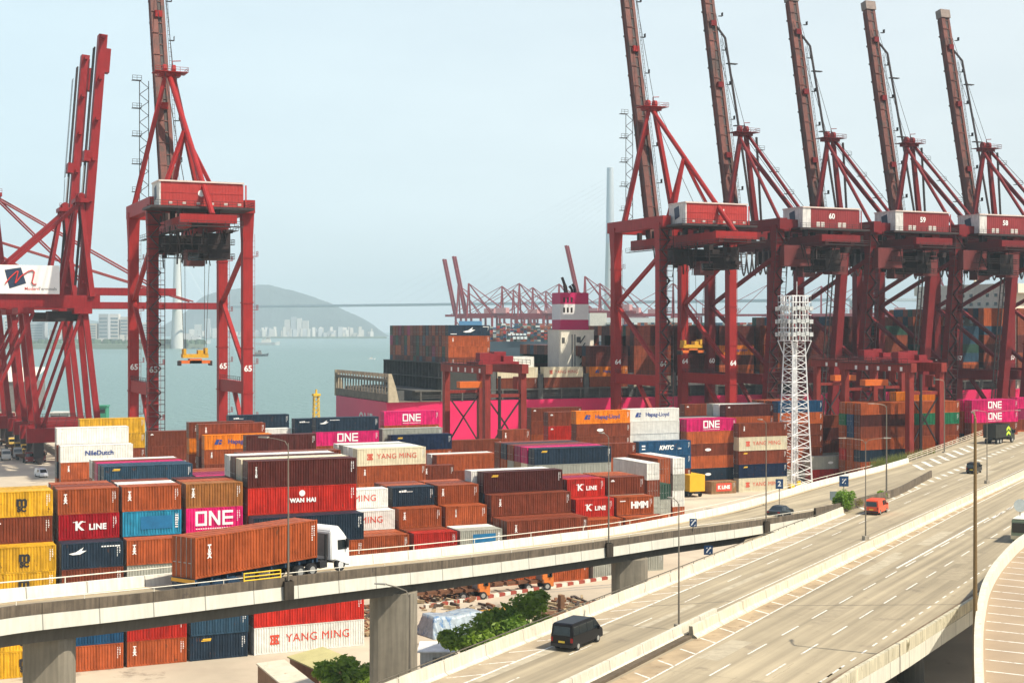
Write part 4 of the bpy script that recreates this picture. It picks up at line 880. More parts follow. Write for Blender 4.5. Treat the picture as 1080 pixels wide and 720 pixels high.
def quay_crane(label, loc, rz, red, style, boom_ang, boom_len, num=None, group='ship to shore cranes along the quay', cdx=0.0, hx=0.0, detail=True):
    t = thing('quay_crane', label, 'crane', loc, rz, group)
    m_r = crpaint(red, CR[red]); w, g_, T = CW, (CGA if style == 'old' else 28.0), CT
    tilt = 6.0 if style == 'new' else 0.0
    for x in (0, w):                                             # legs on their bogies and sills
        for y in (0, g_):
            dy = -tilt if y == 0 else 0.0
            b = MB(); wd = 2.3
            b.beam((x, y, 3.2), (x, y + dy, T - 8), wd*0.92, wd, wd, wd, up=(0,1,0)); b.beam((x, y + dy, T - 8), (x, y + dy, T), wd, wd, wd*1.25, wd*1.3, up=(0,1,0))
            if detail:
                for k in range(5): b.box(x - 1.28, x + 1.28, y + dy*(9+k*10)/T - 1.28, y + dy*(9+k*10)/T + 1.28, 9 + k*10.5, 9.25 + k*10.5)
                for k in range(4):                           # rest platforms and a caged ladder up the side
                    zz = 14 + k*12.5; yy = y + dy*zz/T; b.box(x + 1.15, x + 2.5, yy - 0.9, yy + 0.9, zz - 0.08, zz); railing(b, [(x + 2.45, yy - 0.85, zz), (x + 2.45, yy + 0.85, zz)], every=0.8)
                for xx in (1.25, 1.75): b.beam((x + xx, y - 0.5, 5), (x + xx, y + dy*0.9 - 0.5, T - 6), 0.07)
                for k in range(36): zz = 6 + k*1.4; b.beam((x + 1.25, y + dy*zz/T - 0.5, zz), (x + 1.75, y + dy*zz/T - 0.5, zz), 0.06)
            leg = b.build('leg', m_r, t)
            if num and y == 0:
                link('lettering', text_mesh(num, 1.9, M_white(), 0.05), leg, (x, -1.2 + dy*25/T, 25.3))
            if num and y == g_: link('lettering', text_mesh(num, 1.9, M_white(), 0.05), leg, (x, g_ - 1.2, 25.3))
            b = MB(); 
            for k in (-1, 1): b.box(x + k*2.4 - 1.9, x + k*2.4 + 1.9, y - 0.6, y + 0.6, 0.5, 1.6)
            for k in range(-4, 5):
                if k: b.tube((x + k*0.95, y - 0.4, 0.42), (x + k*0.95, y + 0.4, 0.42), 0.42, n=10)
            b.build('bogie', m_dkst, t)
    for y in (0, g_): b = MB(); b.box(-4.5, w + 4.5, y - 1.0, y + 1.0, 1.7, 4.0); b.build('sill_beam', m_r, t)
    for x in (0, w):
        b = MB(); b.beam((x, 1.0, 20.8), (x, g_ - 1, 20.8), 1.7, 2.8); b.build('portal_beam', m_r, t)
        b = MB(); railing(b, [(x - 1.0, 1, 22.2), (x - 1.0, g_ - 1, 22.2)]); b.build('walkway_rail', m_dkst, t)
        b = MB(); b.beam((x, -tilt - 3.0, T + 0.2), (x, g_ + 3.0, T + 0.2), 2.4, 3.0); b.build('top_beam', m_r, t)
        for p, q in (((x, g_ - 1, 41.5), (x, 0.5 - tilt*0.9, 54.0)), ((x, g_ - 1, 41.0), (x, 0.8 - tilt*0.4, 24.5)), ((x, 12, 19.6), (x, 0.6, 8))):
            b = MB(); b.beam(p, q, 0.95); b.build('brace', m_r, t)
    for y in (-tilt, g_): b = MB(); b.box(1, w - 1, y - 1.1, y + 1.1, T - 1.6, T + 1.5); b.build('cross_beam', m_r, t)
    cx = w/2 + cdx
    gb = -19.0
    for s in (-1, 1): b = MB(); b.box(cx + s*4.2 - 0.6, cx + s*4.2 + 0.6, gb, g_ + 2.5, 56.6, 59.4); b.build('girder', crpaint('girder', (0.12, 0.020, 0.022)) if style == 'new' else m_r, t)
    for k in range(9): b = MB(); b.box(cx - 3.55, cx + 3.55, gb + 0.7 + k*5.3, gb + 1.5 + k*5.3, 58.2, 59.2); b.build('girder_tie', m_mach, t)
    for s in (-1, 1):
        for k in range(5): b = MB(); b.box(cx + s*4.2 - 0.5, cx + s*4.2 + 0.5, gb + 9 + k*8.2, gb + 10.2 + k*8.2, 59.42, T - 1.2); b.build('hanger', m_mach, t)
    b = MB(); b.box(cx - 6.2, cx + 6.2, gb - 0.6, gb + 0.6, 57.6, 59.4); b.build('end_tie', m_r, t)
    if detail:
        b = MB()
        for s in (-1, 1): b.box(cx + s*6.1 - 0.6, cx + s*6.1 + 0.6, gb, g_ + 2, 56.0, 56.12); railing(b, [(cx + s*6.7, gb, 56.1), (cx + s*6.7, g_ + 2, 56.1)], every=2.5)
        b.box(cx - 7, cx + 7, gb - 3.2, gb - 1.4, 56.6, 56.75); railing(b, [(cx - 7, gb - 3.2, 56.7), (cx + 7, gb - 3.2, 56.7)])
        b.build('walkway', m_dkst, t)
    # boom
    A = R(boom_ang); hy, hzz = g_ + (-3.0 if style == 'old' else 2.5), 58.0; d = Vector((0, math.cos(A), math.sin(A))); up = Vector((0, -math.sin(A), math.cos(A))); O = Vector((cx, hy, hzz))
    b = MB(); b.use(m_boom if style != 'twin' else m_r)
    if style == 'twin':
        for s in (-1, 1):
            b.beam(O + Vector((s*3.1, 0, 0)), O + d*boom_len + Vector((s*3.1, 0, 0)), 1.7, 2.6, up=up)
            b.use(m_dkst); b.beam(O + Vector((s*3.1, 0, 0)) + up*1.6 + d*2, O + d*boom_len*0.97 + Vector((s*3.1, 0, 0)) + up*1.6, 0.5, 0.25, up=up); b.use(m_r)
        for k in range(7): q = O + d*(6 + k*(boom_len - 8)/6.0); b.beam(q - Vector((2.3,0,0)), q + Vector((2.3,0,0)), 0.9, 0.9, up=up)
    else:
        for xx, ww in ((-0.95, 1.65), (1.25, 0.95)): b.beam(O + Vector((xx,0,0)), O + d*boom_len + Vector((xx,0,0)), ww, 2.5, ww*0.92, 1.9, up=up)
        b.use(m_dkst); b.beam(O + Vector((0.45,0,0)), O + d*(boom_len-1) + Vector((0.35,0,0)), 0.85, 1.6, up=up); b.use(m_boom)
        for k in range(int(boom_len/3)):
            q = O + d*(2 + k*3) + up*0.9; b.beam(q - Vector((0.2,0,0)), q + Vector((1.1,0,0)), 0.22, 0.22, up=up)
            if k % 2: b.beam(O + d*(2+k*3) + Vector((-1.05,0,0)) + up*1.26, O + d*(2.25+k*3) + Vector((-1.05,0,0)) + up*1.26, 1.72, 0.12, up=up)
        b.use(m_dkst)
        for xx in (2.05, 2.55): b.beam(O + d*3 + Vector((xx,0,0)) + up*1.2, O + d*(boom_len*0.8) + Vector((xx,0,0)) + up*1.2, 0.09, 0.09, up=up)
        for k in range(int(boom_len*0.8/1.2)): q = O + d*(3.5 + k*1.2) + up*1.2; b.beam(q + Vector((2.05,0,0)), q + Vector((2.55,0,0)), 0.07, 0.07, up=up)
        for k in range(int(boom_len/11)): q = O + d*(7 + k*11) + up*1.5; b.box(q.x + 2.2, q.x + 3.5, q.y - 0.5, q.y + 0.5, q.z - 0.08, q.z + 0.04); b.box(q.x + 3.42, q.x + 3.5, q.y - 0.5, q.y + 0.5, q.z, q.z + 1.1)
        b.use(m_boom)
        for s in (-1, 1): b.beam(O + Vector((s*1.85, 0, 0)) - up*0.9, O + d*(boom_len - 1.5) + Vector((s*1.7, 0, 0)) - up*0.8, 0.3, 0.5, up=up)
        b.use(m_dkst)
        for k in range(int(boom_len/6)): q = O + d*(3 + k*6) - up*1.35; b.beam(q - Vector((1.9,0,0)), q + Vector((1.9,0,0)), 0.5, 0.25, up=up)
    bo = b.build('boom', None, t)
    b = MB(); q = O + d*(boom_len + 0.2); b.beam(q - d*1.2 - Vector((0,0,0)), q + d*1.6, 3.9, 2.6, up=up); b.build('boom_tip', mat('boom_tip_grey', (0.22, 0.17, 0.15), 0.7, var=0.2), t)
    for fr in (0.35, 0.62, 0.86):
        b = MB(); q = O + d*boom_len*fr + up*(1.4); b.box(q.x - 0.9, q.x + 0.9, q.y - 0.5, q.y + 0.5, q.z - 0.8, q.z + 0.8); b.build('stay_lug', m_r, bo)
    if style == 'new':                                           # folded forestay pipes and little landings beside the boom
        b = MB(); q0 = Vector((cx + 3.4, g_ - 0.8, 92)); q1 = O + d*boom_len*0.80 + Vector((3.0, 0, 0)) + up*2.4
        b.path([O + d*2 + Vector((5.2, 0, 0)) + up*2.4, O + d*boom_len*0.40 + Vector((4.2, 0, 0)) + up*2.6, q1, O + d*boom_len*0.85 + Vector((1.6, 0, 0)) + up*0.8], 0.36, 6)
        b.path([Vector((cx + 6.5, g_ - 1, T)), Vector((cx + 4.6, g_ - 1, 91))], 0.35, 6)
        for fr in (0.46, 0.70): q = O + d*boom_len*fr + Vector((4.0, 0, 0)) + up*2.4; b.box(q.x - 1.4, q.x + 2.0, q.y - 0.7, q.y + 0.7, q.z - 0.15, q.z + 0.1)
        b.build('forestay', m_dkst, t)
    elif style == 'old':
        b = MB(); 
        for k in range(9):                                       # lattice ladder cage left of the boom
            z0 = T + 2 + k*3.4
            for s in (0, 1): b.tube((cx - 6.6 + s*2.2, g_ + 2, z0), (cx - 6.6 + s*2.2, g_ + 2, z0 + 3.4), 0.10, n=4)
            b.tube((cx - 6.6, g_ + 2, z0), (cx - 4.4, g_ + 2, z0 + 1.7), 0.08, n=4); b.tube((cx - 4.4, g_ + 2, z0 + 1.7), (cx - 6.6, g_ + 2, z0 + 3.4), 0.08, n=4)
            if k % 2 == 0: b.box(cx - 8.4, cx - 6.2, g_ + 1.4, g_ + 2.8, z0 + 3.3, z0 + 3.42); railing(b, [(cx - 8.4, g_ + 1.4, z0 + 3.4), (cx - 6.2, g_ + 1.4, z0 + 3.4)], every=1.0)
        b.build('ladder_cage', m_dkst, t)
    # A-frame and backstays
    AP = 96.5 if style == 'old' else 91.5
    apx = Vector((cx, g_ - 1.0, AP)); m_a = m_r
    for s in (-1, 1):
        b = MB(); b.beam((cx + s*(8.6 if style == 'old' else 5.5), g_, T), apx + Vector((s*0.9, 0, 0)), 1.5, 1.3, 1.1, 1.0); b.build('a_frame_leg', m_a, t)
    b = MB(); b.box(cx - 2.6, cx + 2.6, g_ - 2.2, g_ + 0.6, AP - 0.4, AP + 0.5); b.box(cx - 3.8, cx + 4.2, g_ - 3.4, g_ + 1.6, AP + 0.5, AP + 0.65)
    railing(b, [(cx - 3.8, g_ - 3.4, AP + 0.6), (cx + 4.2, g_ - 3.4, AP + 0.6), (cx + 4.2, g_ + 1.6, AP + 0.6)], every=1.6)
    for s in (-1, 1): b.tube((cx + s*1.1 - 0.4, g_ - 0.8, AP + 1.5), (cx + s*1.1 + 0.4, g_ - 0.8, AP + 1.5), 1.1, n=12)
    b.path([(cx + 1, g_, AP + 0.6), (cx + 1, g_, AP + 3.6), (cx + 3.0, g_, AP + 3.8)], 0.12, 5)
    b.build('apex_platform', m_r, t)
    rear = Vector((cx, gb + 2.5, 59.5))
    if style == 'old':
        b = MB(); b.tube(apx, rear + Vector((1.5, 0, 0)), 0.66, 0.66, 10); b.build('backstay', m_r, t)
        nd = apx.lerp(rear, 0.43)
        for q in ((cx - 7.0, 1.0, T), (cx - 2.2, g_*0.5, T), (cx + 8.0, 2.0, T)): b = MB(); b.beam(nd, q, 0.8); b.build('stay_strut', m_r, t)
    else:
        for s in (-1, 1): b = MB(); b.tube(apx + Vector((s*1.6, 0, 0)), (cx + s*5.0, 0.3, T + 0.6), 0.50, n=10); b.build('backstay', m_r, t)
        b = MB(); b.beam(apx - Vector((0,1,4)), (cx + 6.0, 4.0, T), 1.0); b.build('stay_strut', m_r, t)
        b = MB()
        for k in range(4): q = apx.lerp(Vector((cx, 0.3, T)), 0.12 + k*0.24) + Vector((3.6 + k*0.6, 0, 0)); b.box(q.x - 1.2, q.x + 1.2, q.y - 0.8, q.y + 0.8, q.z - 1.3, q.z - 1.15); railing(b, [(q.x - 1.2, q.y - 0.8, q.z - 1.2), (q.x + 1.2, q.y - 0.8, q.z - 1.2)], every=1.2)
        b.build('stay_landing', m_dkst, t)
    if detail:                                                   # running ropes between apex, boom head and girder
        for s in (-1, 1):
            b = MB(); b.tube(apx + Vector((s*1.0, 0, 1.2)), O + d*boom_len*0.9 + Vector((s*1.4, 0, 0)) + up*1.3, 0.09, n=4); b.build('boom_hoist_rope', m_dkst, t)
            b = MB(); b.tube(apx + Vector((s*1.2, -0.5, 1.0)), (cx + s*1.6, -2.0, T + 4.6), 0.09, n=4); b.build('boom_hoist_rope', m_dkst, t)
    # machinery house
    x0, x1, y0, y1, z0, z1 = 2.0 + hx, 20.6 + hx, -9.2, -0.8 - (0 if style == 'old' else -0.6), 61.8, 67.2
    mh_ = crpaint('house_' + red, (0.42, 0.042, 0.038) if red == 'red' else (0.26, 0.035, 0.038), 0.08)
    b = MB(); b.box(x0 + 0.3, x1, y0, y1, z0, z1)
    if style == 'old': b.box(x0 + 0.3, x1 + 0.1, y0 - 0.10, y1, z0 + 3.0, z0 + 3.12)
    for k in range(26): b.box(x0 + 0.7 + k*0.74, x0 + 1.05 + k*0.74, y0 - 0.05, y0, z0 + 0.2, z1 - 0.2)
    ho = b.build('machinery_house', mh_, t)
    b = MB(); b.box(x0 - 0.2, x1 + 0.3, y0 - 0.3, y1 + 0.2, z1, z1 + 0.35); b.build('roof', mat('house_roof', (0.62, 0.50, 0.45), 0.6, var=0.12), ho)
    b = MB(); b.box(x0 - 0.05, x0 + 0.3, y0 - 0.02, y1 + 0.02, z0, z1); b.build('white_end', mat('house_white', (0.62, 0.60, 0.57), 0.6, var=0.15, scale=0.8, streak=0.2), ho)
    if style == 'new':
        b = MB(); b.box(x0 - 0.05, x0 + 2.6, y0 - 0.07, y0 + 0.02, z0, z1 - 0.02); b.build('white_end', mat('house_white', (0.62, 0.60, 0.57)), ho)
    b = MB(); yc, zc = (y0 + y1)/2, z0 + 3.0; b.v = [(x0 - 0.09, yc + u_, zc + v_) for u_, v_ in ((1.6, 1.3), (-0.9, 1.9), (-1.3, -1.0), (1.1, -1.7))] + [(x0 - 0.05, yc + u_, zc + v_) for u_, v_ in ((1.6, 1.3), (-0.9, 1.9), (-1.3, -1.0), (1.1, -1.7))]
    b.face((0,1,2,3)); b.face((4,5,6,7)); [b.face((k, (k+1) % 4, 4 + (k+1) % 4, 4 + k)) for k in range(4)]; b.build('logo_panel', M_dkblue(), ho)
    wl = [(6.5, 7.6), (8.0, 9.1), (13.6, 14.7), (15.1, 16.2)] if style == 'new' else [(4 + 3.1*k, 4.8 + 3.1*k) for k in range(6)]
    for a, c in wl: b = MB(); a += hx; c += hx; b.box(a, c, y0 - 0.09, y0, z0 + (0.4 if style == 'new' else 0.5), z0 + (1.7 if style == 'new' else 1.0)); b.build('window', mat('house_vent', (0.60, 0.55, 0.5), 0.5, var=0.1), ho)
    if num == '65':
        b = MB(); b.tube((cx + 0.6, y0 - 0.14, z0 + 3.0), (cx + 0.6, y0 - 0.02, z0 + 3.0), 0.75, n=18); b.build('emblem', M_white(), ho)
    elif num: link('lettering', text_mesh(num, 2.0, M_white(), 0.06), ho, ((x0 + x1)/2 + (1.5 if style == 'old' else 0.2), y0 - 0.12, z0 + 3.3))
    b = MB(); b.box(x0 - 2.2, x1 + 2.2, y0 - 2.0, y1 + 0.4, z0 - 0.55, z0 - 0.01)
    railing(b, [(x0 - 2.1, y0 - 1.9, z0), (x1 + 2.1, y0 - 1.9, z0), (x1 + 2.1, y1, z0)], every=1.8); b.build('house_deck', m_dkst, t)
    # trolley, cab, festoon
    ty = 6.0
    b = MB(); b.box(cx - 5.6, cx + 5.0, ty - 4, ty + 5, 52.6, 56.0); b.box(cx - 7.4, cx - 2.0, ty - 7, ty + 1, 51.8, 55.6); b.box(cx + 2, cx + 7, -10, -2, 50.2, 56.0)
    for k in range(8): b.box(cx - 6 + k*1.7, cx - 5 + k*1.7, ty - 5, ty - 4, 50.8 + (k % 3)*0.6, 53)
    b.build('trolley', m_mach, t)
    b = MB(); b.prism([(cx - 1.8, 48.8), (cx + 2.4, 48.8), (cx + 2.4, 52.4), (cx - 1.8, 52.4)], ty - 11, ty - 7.5); cb = b.build('driver_cab', mat('crane_cab', (0.12, 0.03, 0.03), 0.5), t)
    b = MB(); b.box(cx - 1.5, cx + 2.1, ty - 11.06, ty - 11, 50.0, 51.9); b.build('window', M_glass(), cb)
    if style == 'new':
        b = MB(); b.box(cx - 11, cx - 2.5, -9.5, -5.0, 51.4, 57.0); b.build('hanging_platform', crpaint('plat', (0.15, 0.035, 0.035)), t); b = MB(); b.box(cx + 5, cx + 10, -9, -5, 49.5, 56.5); b.build('hanging_platform', crpaint('plat', (0.15, 0.035, 0.035)), t)
        b = MB()
        for k in range(7):
            pts = [(cx - 9.6 + 0.3*k, -6 + k*3.2 + 3.2*j/6.0, 56 - 6.4*math.sin(math.pi*j/6.0)) for j in range(7)]; b.path(pts, 0.24, 5)
        b.build('cable_festoon', mat('cable_grey', (0.16, 0.15, 0.15), 0.6), t)
    b = MB(); rq = random.Random(len(label))
    for k in range(26):
        x_, y_ = cx + rq.uniform(-7, 7), rq.uniform(-15, 12); z_ = rq.uniform(48.5, 54); b.tube((x_, y_, z_), (x_ + rq.uniform(-1.5, 1.5), y_ + rq.uniform(-2, 2), 57), rq.uniform(0.08, 0.25), n=4)
    for k in range(14):
        x_, y_, z_ = cx + rq.uniform(-8, 7), rq.uniform(-17, 8), rq.uniform(51, 56); b.box(x_, x_ + rq.uniform(0.6, 2.4), y_, y_ + rq.uniform(0.6, 2.2), z_, z_ + rq.uniform(0.4, 1.6))
    for zz in (50.2, 53.4):
        railing(b, [(cx - 8.5, -12, zz), (cx + 7.5, -12, zz), (cx + 7.5, -3, zz)], every=1.3); b.box(cx - 8.5, cx + 7.5, -12.1, -10.6, zz - 0.12, zz)
    b.build('hoist_rigging', m_mach, t)
    if detail:                                                   # zig-zag stair on the landside left leg
        b = MB(); z = 4.0; k = 0
        while z < T - 3:
            f = tilt*z/T
            b.beam((-0.9 if k % 2 else 1.5, -1.9 - f, z), (1.5 if k % 2 else -0.9, -1.9 - f, z + 2.7), 0.9, 0.16); z += 2.7; k += 1
            b.box(-1.7, 2.3, -2.4 - f, -1.2 - f, z - 0.06, z + 0.06); b.path([(-1.7, -2.4 - f, z + 1.0), (2.3, -2.4 - f, z + 1.0)], 0.06, 4)
        for xx in (-1.7, 2.3): b.beam((xx, -2.4, 3.5), (xx, -2.4 - tilt, T - 1), 0.16)
        b.build('stair', mat('stair_steel', (0.045, 0.014, 0.015), 0.6, var=0.2), t)
        if style == 'new':
            b = MB()
            for s in (0, 1.3): b.tube((w - 4.6 + s, -1.0, 6), (w - 4.6 + s, -1.0 - tilt, T - 3), 0.2, n=5)
            for k in range(26): b.beam((w - 4.6, -1.0 - tilt*(7 + 2*k)/T, 7 + 2*k), (w - 3.3, -1.0 - tilt*(7 + 2*k)/T, 7 + 2*k), 0.14)
            b.build('lift_shaft', m_dkst, t)
    return t
def M_dkblue(): return mat('logo_dark_blue', (0.02, 0.035, 0.075), 0.5, var=0.05)

V0 = 335.5
def crane_x(pxc): return on_v(pxc, V0 - 9)[0] - 15.3
c65 = quay_crane('red quay crane at left with number 65 on its legs, boom raised', (62.0, V0, 0), 0, 'red', 'old', 73, 94, '65', cdx=-2.4, hx=-2.2)
c64 = quay_crane('red quay crane with number 64, nearest of the right hand row', (194.7, V0, 0), 0, 'red', 'old', 77.5, 94, '64')
XS = [crane_x(876), crane_x(972), crane_x(1059), crane_x(1059) + 30.5]
NLAB = {'60': 'second raised crane of the right hand row, numbered 60 on its machinery house', '59': 'middle dark red crane of right row, numbered 59 on its machinery house', '58': 'dark red crane near right frame edge, numbered 58 on its machinery house'}
c61 = quay_crane(NLAB['60'], (XS[0], V0, 0), 0, 'dark_red', 'new', 78.3, 82, '60', hx=4.0)
quay_crane(NLAB['59'], (XS[1], V0, 0), 0, 'dark_red', 'new', 78.3, 82, '59', hx=4.0)
quay_crane(NLAB['58'], (XS[2], V0, 0), 0, 'dark_red', 'new', 78.3, 82, '58', hx=4.0)
quay_crane('farthest raised crane of right row, its boom showing right of crane 58 boom', (XS[3], V0, 0), 0, 'dark_red', 'new', 78.3, 82, '57', hx=4.0)

# ropes and spreaders hanging from two of them
def spreader(label, x, y, z, top):
    t = thing('container_spreader', label, 'spreader', (x, y, z), 0, 'spreaders hanging from the quay cranes')
    m_y = mat('spreader_yellow', (0.62, 0.33, 0.02), 0.5, var=0.2, scale=1.5); m_o = mat('spreader_orange', (0.65, 0.14, 0.02), 0.5, var=0.1)
    b = MB(); b.box(-3.0, 3.0, -1.0, 1.0, 1.8, 2.7); b.box(-2.8, -2.2, -1.1, 1.1, 2.7, 3.9); b.box(2.2, 2.8, -1.1, 1.1, 2.7, 4.1); b.box(0.6, 1.8, -0.9, 0.9, 2.7, 3.6); b.build('headblock', m_y, t)
    b = MB(); b.box(-3.6, 3.6, -1.15, -0.75, 0.5, 1.2); b.box(-3.6, 3.6, 0.75, 1.15, 0.5, 1.2); b.box(-1.4, 1.4, -1.15, 1.15, 0.5, 1.6); b.build('frame', m_o, t)
    for s in (-1, 1): b = MB(); b.box(s*3.6 - 0.25, s*3.6 + 0.25, -1.22, 1.22, 0.0, 1.1); b.build('end_beam', m_dkst, t)
    for s in (-1, 1):
        for q in (-0.9, 0.9): b = MB(); b.tube((s*2.4, q, 3.9), (s*2.9, q*3, top - z), 0.06, n=4); b.build('rope', m_dkst, t)
sx, _ = on_v(205.5, V0 + 6); spreader('yellow and orange spreader hanging under left crane above the water', sx, V0 + 6, 26.0, 53)
sx, _ = on_v(729, V0 + 6); spreader('yellow spreader hanging between the legs of crane 64', sx, V0 + 6, 27.6, 53)

# bespoke, lower and splay-legged twin-boom cranes
def twin_crane(label, u_w, v, ang, blen, sign=False, apex=60.0, gz=40.0):
    """local x points to the water (world +X), local y runs along that quay (world +Y)"""
    t = thing('quay_crane', label, 'crane', (u_w, v, 0), 0, 'cranes on the far left quay')
    m_r = crpaint('twin', (0.25, 0.013, 0.017)); wd = 16.0; gg = 15.0
    for y in (0, wd):
        for x, tx in ((-gg, -gg - 3.0), (0.0, -3.2)):
            b = MB(); b.beam((x, y, 8.5), (tx, y + (2.5 if y == 0 else -2.5), gz), 1.45, 1.6); b.build('leg', m_r, t)
        b = MB(); b.beam((-gg + 1, y, 9), (-4.0, y + (2 if y == 0 else -2), gz - 1), 0.75); b.build('brace', m_r, t)
        b = MB(); b.beam((-gg - 14, y, 10), (-gg - 1, y + (2 if y == 0 else -2), gz - 1), 0.75); b.build('brace', m_r, t)
        b = MB(); b.box(-gg - 3.0, 3.0, y - 1.2, y + 1.2, 5.4, 9.0); b.build('sill_beam', m_r, t)
        b = MB(); railing(b, [(-gg - 3, y - 1.1, 9), (3, y - 1.1, 9)], every=2.2); b.build('walkway_rail', m_dkst, t)
        for x in (-gg, 0):
            b = MB(); b.box(x - 1.2, x + 1.2, y - 1.0, y + 1.0, 1.4, 5.4)
            b.box(x - 0.7, x + 0.7, y - 4, y + 4, 0.8, 1.5)
            for k in range(-3, 4): b.tube((x - 0.4, y + k*1.15, 0.45), (x + 0.4, y + k*1.15, 0.45), 0.45, n=8)
            b.build('bogie', m_dkst, t)
    for x in (-gg, 0): b = MB(); b.box(x - 1.0, x + 1.0, 0, wd, 5.6, 8.4); b.build('tie_beam', m_r, t)
    for y in (wd/2 - 3.2, wd/2 + 3.2): b = MB(); b.box(-gg - 26, 1.0, y - 0.9, y + 0.9, gz, gz + 3.4); b.build('girder', m_r, t)
    for xa_, xb_ in ((-gg - 5, -gg - 1), (-6, -1.5)): b = MB(); b.box(xa_, xb_, 0.5, wd - 0.5, gz - 1.5, gz - 0.01); b.build('cross_beam', m_r, t)
    A = R(ang); d = Vector((math.cos(A), 0, math.sin(A))); up = Vector((-math.sin(A), 0, math.cos(A))); O = Vector((1.5 if ang < 30 else -3.2, wd/2, gz + 2))
    b = MB(); b.use(m_r)
    for s in (-1, 1):
        q = O + Vector((0, s*(3.2 if ang < 30 else 0.95), 0)); b.beam(q, q + d*blen, 1.6, 2.2, up=up)
        if ang > 30:
            b.beam(q + d*blen*0.86 + up*-1.6, q + d*(blen*0.95) - up*1.6, 1.2, 1.4, up=up); b.beam(q + d*blen*0.52 + up*1.7, q + d*blen*0.56 + up*1.7, 2.2, 1.6, up=up)
            b.use(m_dkst); b.beam(q + up*1.9 + d*4, q + up*1.9 + d*blen*0.95, 0.4, 0.4, up=up); b.path([q + up*2.9 + d*blen*0.5, q + up*2.9 + d*blen*0.9], 0.07, 4); b.use(m_r)
    for k in range(7): q = O + d*(5 + k*(blen - 6)/6); b.beam(q - Vector((0,3.2,0)), q + Vector((0,3.2,0)), 0.8, 0.9, up=up)
    b.build('boom', None, t)
    ax = Vector((-3.5, wd/2, gz + apex - 40.0 + 2))
    for s in (-1, 1):
        b = MB(); b.beam((-1.0, wd/2 + s*4.0, gz + 3), ax + Vector((0, s*2.2, 0)), 1.4, 1.7, 1.0, 1.0); b.build('a_frame_leg', m_r, t)
        b = MB(); b.beam((-9.0, wd/2 + s*4.0, gz + 3), ax + Vector((-1, s*2.2, 0)), 0.9); b.build('a_frame_leg', m_r, t)
        b = MB(); b.beam(ax + Vector((0, s*2.4, 0)), (-gg - 15, wd/2 + s*3.2, gz + 3.2), 0.95); b.build('backstay', m_r, t)
        if ang < 30:
            for f in (0.45, 0.88):
                b = MB(); b.tube(ax + Vector((0, s*2.4, 0)), O + d*blen*f + Vector((0, s*3.2, 1.5)), 0.28, n=6); b.build('forestay', m_r, t)
        else:
            b = MB(); b.tube(ax + Vector((0, s*2.0, 1)), O + d*blen*0.5 + up*2.5 + Vector((0, s*3.2, 0)), 0.10, n=4); b.build('hoist_rope', m_steel_pale(), t)
    b = MB(); b.box(ax.x - 1.8, ax.x + 1.8, wd/2 - 4, wd/2 + 4, ax.z - 0.2, ax.z + 0.9); railing(b, [(ax.x - 1.8, wd/2 - 4, ax.z + 0.9), (ax.x + 1.8, wd/2 - 4, ax.z + 0.9)], every=1.2)
    for s in (-1, 1): b.tube((ax.x, wd/2 + s*2 - 0.4, ax.z + 1.6), (ax.x, wd/2 + s*2 + 0.4, ax.z + 1.6), 0.9, n=10)
    b.build('apex_platform', m_r, t)
    b = MB(); b.box(-gg - 32, -gg - 16, wd/2 - 4.4, wd/2 + 4.6, gz + 3.5, gz + 8.6); b.build('machinery_house', mat('twin_house', (0.58, 0.56, 0.54), 0.6, var=0.1, streak=0.1), t)
    b = MB(); b.box(-12, -4.5, wd/2 - 2.5, wd/2 + 2.5, gz - 3.4, gz - 0.8); b.build('trolley', m_mach, t)
    if sign:
        sp = MB(); sp.box(-27.0, -9.4, wd/2 - 5.0, wd/2 - 4.75, gz + 3.6, gz + 11.0); so = sp.build('sign_board', mat('sign_white', (0.80, 0.79, 0.78), 0.5, var=0.04), t)
        y_ = wd/2 - 5.03; x0_ = -22.6
        e = MB(); e.v = [(x0_ + a, y_, gz + 7.5 + c) for a, c in ((-0.4, 2.2), (3.6, 2.9), (4.9, -1.2), (0.8, -2.6))] + [(x0_ + a, y_ + 0.02, gz + 7.5 + c) for a, c in ((-0.4, 2.2), (3.6, 2.9), (4.9, -1.2), (0.8, -2.6))]
        e.face((0,1,2,3)); e.face((4,5,6,7)); [e.face((k, (k+1) % 4, 4+(k+1) % 4, 4+k)) for k in range(4)]; e.build('emblem', M_dkblue(), so)
        e = MB(); zz = gz + 7.5; pts = [(-0.2,-1.3),(0.9,0.2),(2.4,1.7),(2.9,1.9),(2.5,0.2),(2.2,-1.2),(3.6,0.6),(5.4,1.9),(6.4,2.2),(6.9,1.8),(6.6,0.2),(6.3,-0.9),(6.7,-1.5),(7.4,-1.4)]
        e.path([(x0_ + a, y_ - 0.16, zz + c) for a, c in pts], 0.17, 6); e.build('emblem', mat('sign_red', (0.62, 0.04, 0.035), 0.5, var=0.05), so)
        link('lettering', text_mesh('Modern', 1.15, mat('sign_red', (0.62, 0.04, 0.035)), 0.01), so, (x0_ + 6.3, y_, gz + 4.9)); link('lettering', text_mesh('Terminals', 1.15, mat('sign_grey', (0.14, 0.14, 0.14)), 0.005), so, (x0_ + 10.2, y_, gz + 4.9))
    return t
def m_steel_pale(): return mat('pale_cable', (0.45, 0.50, 0.52), 0.5, var=0.05)
twin_crane('red crane with white sign board and tall raised boom at left edge', 58.5, 392.0, 85.6, 71, True, 66)
twin_crane('second red crane at left edge, its raised boom left of the first', 58.5, 424.0, 85.6, 71, False, 66)
twin_crane('red crane on left quay with high lowered boom ending behind crane 65', 42.0, 452.0, 0, 48, False, 68, 44.0)
twin_crane('red crane on left quay with longest lowered boom pointing over the water', 30.0, 500.0, 0, 86, False, 66, 40.5)

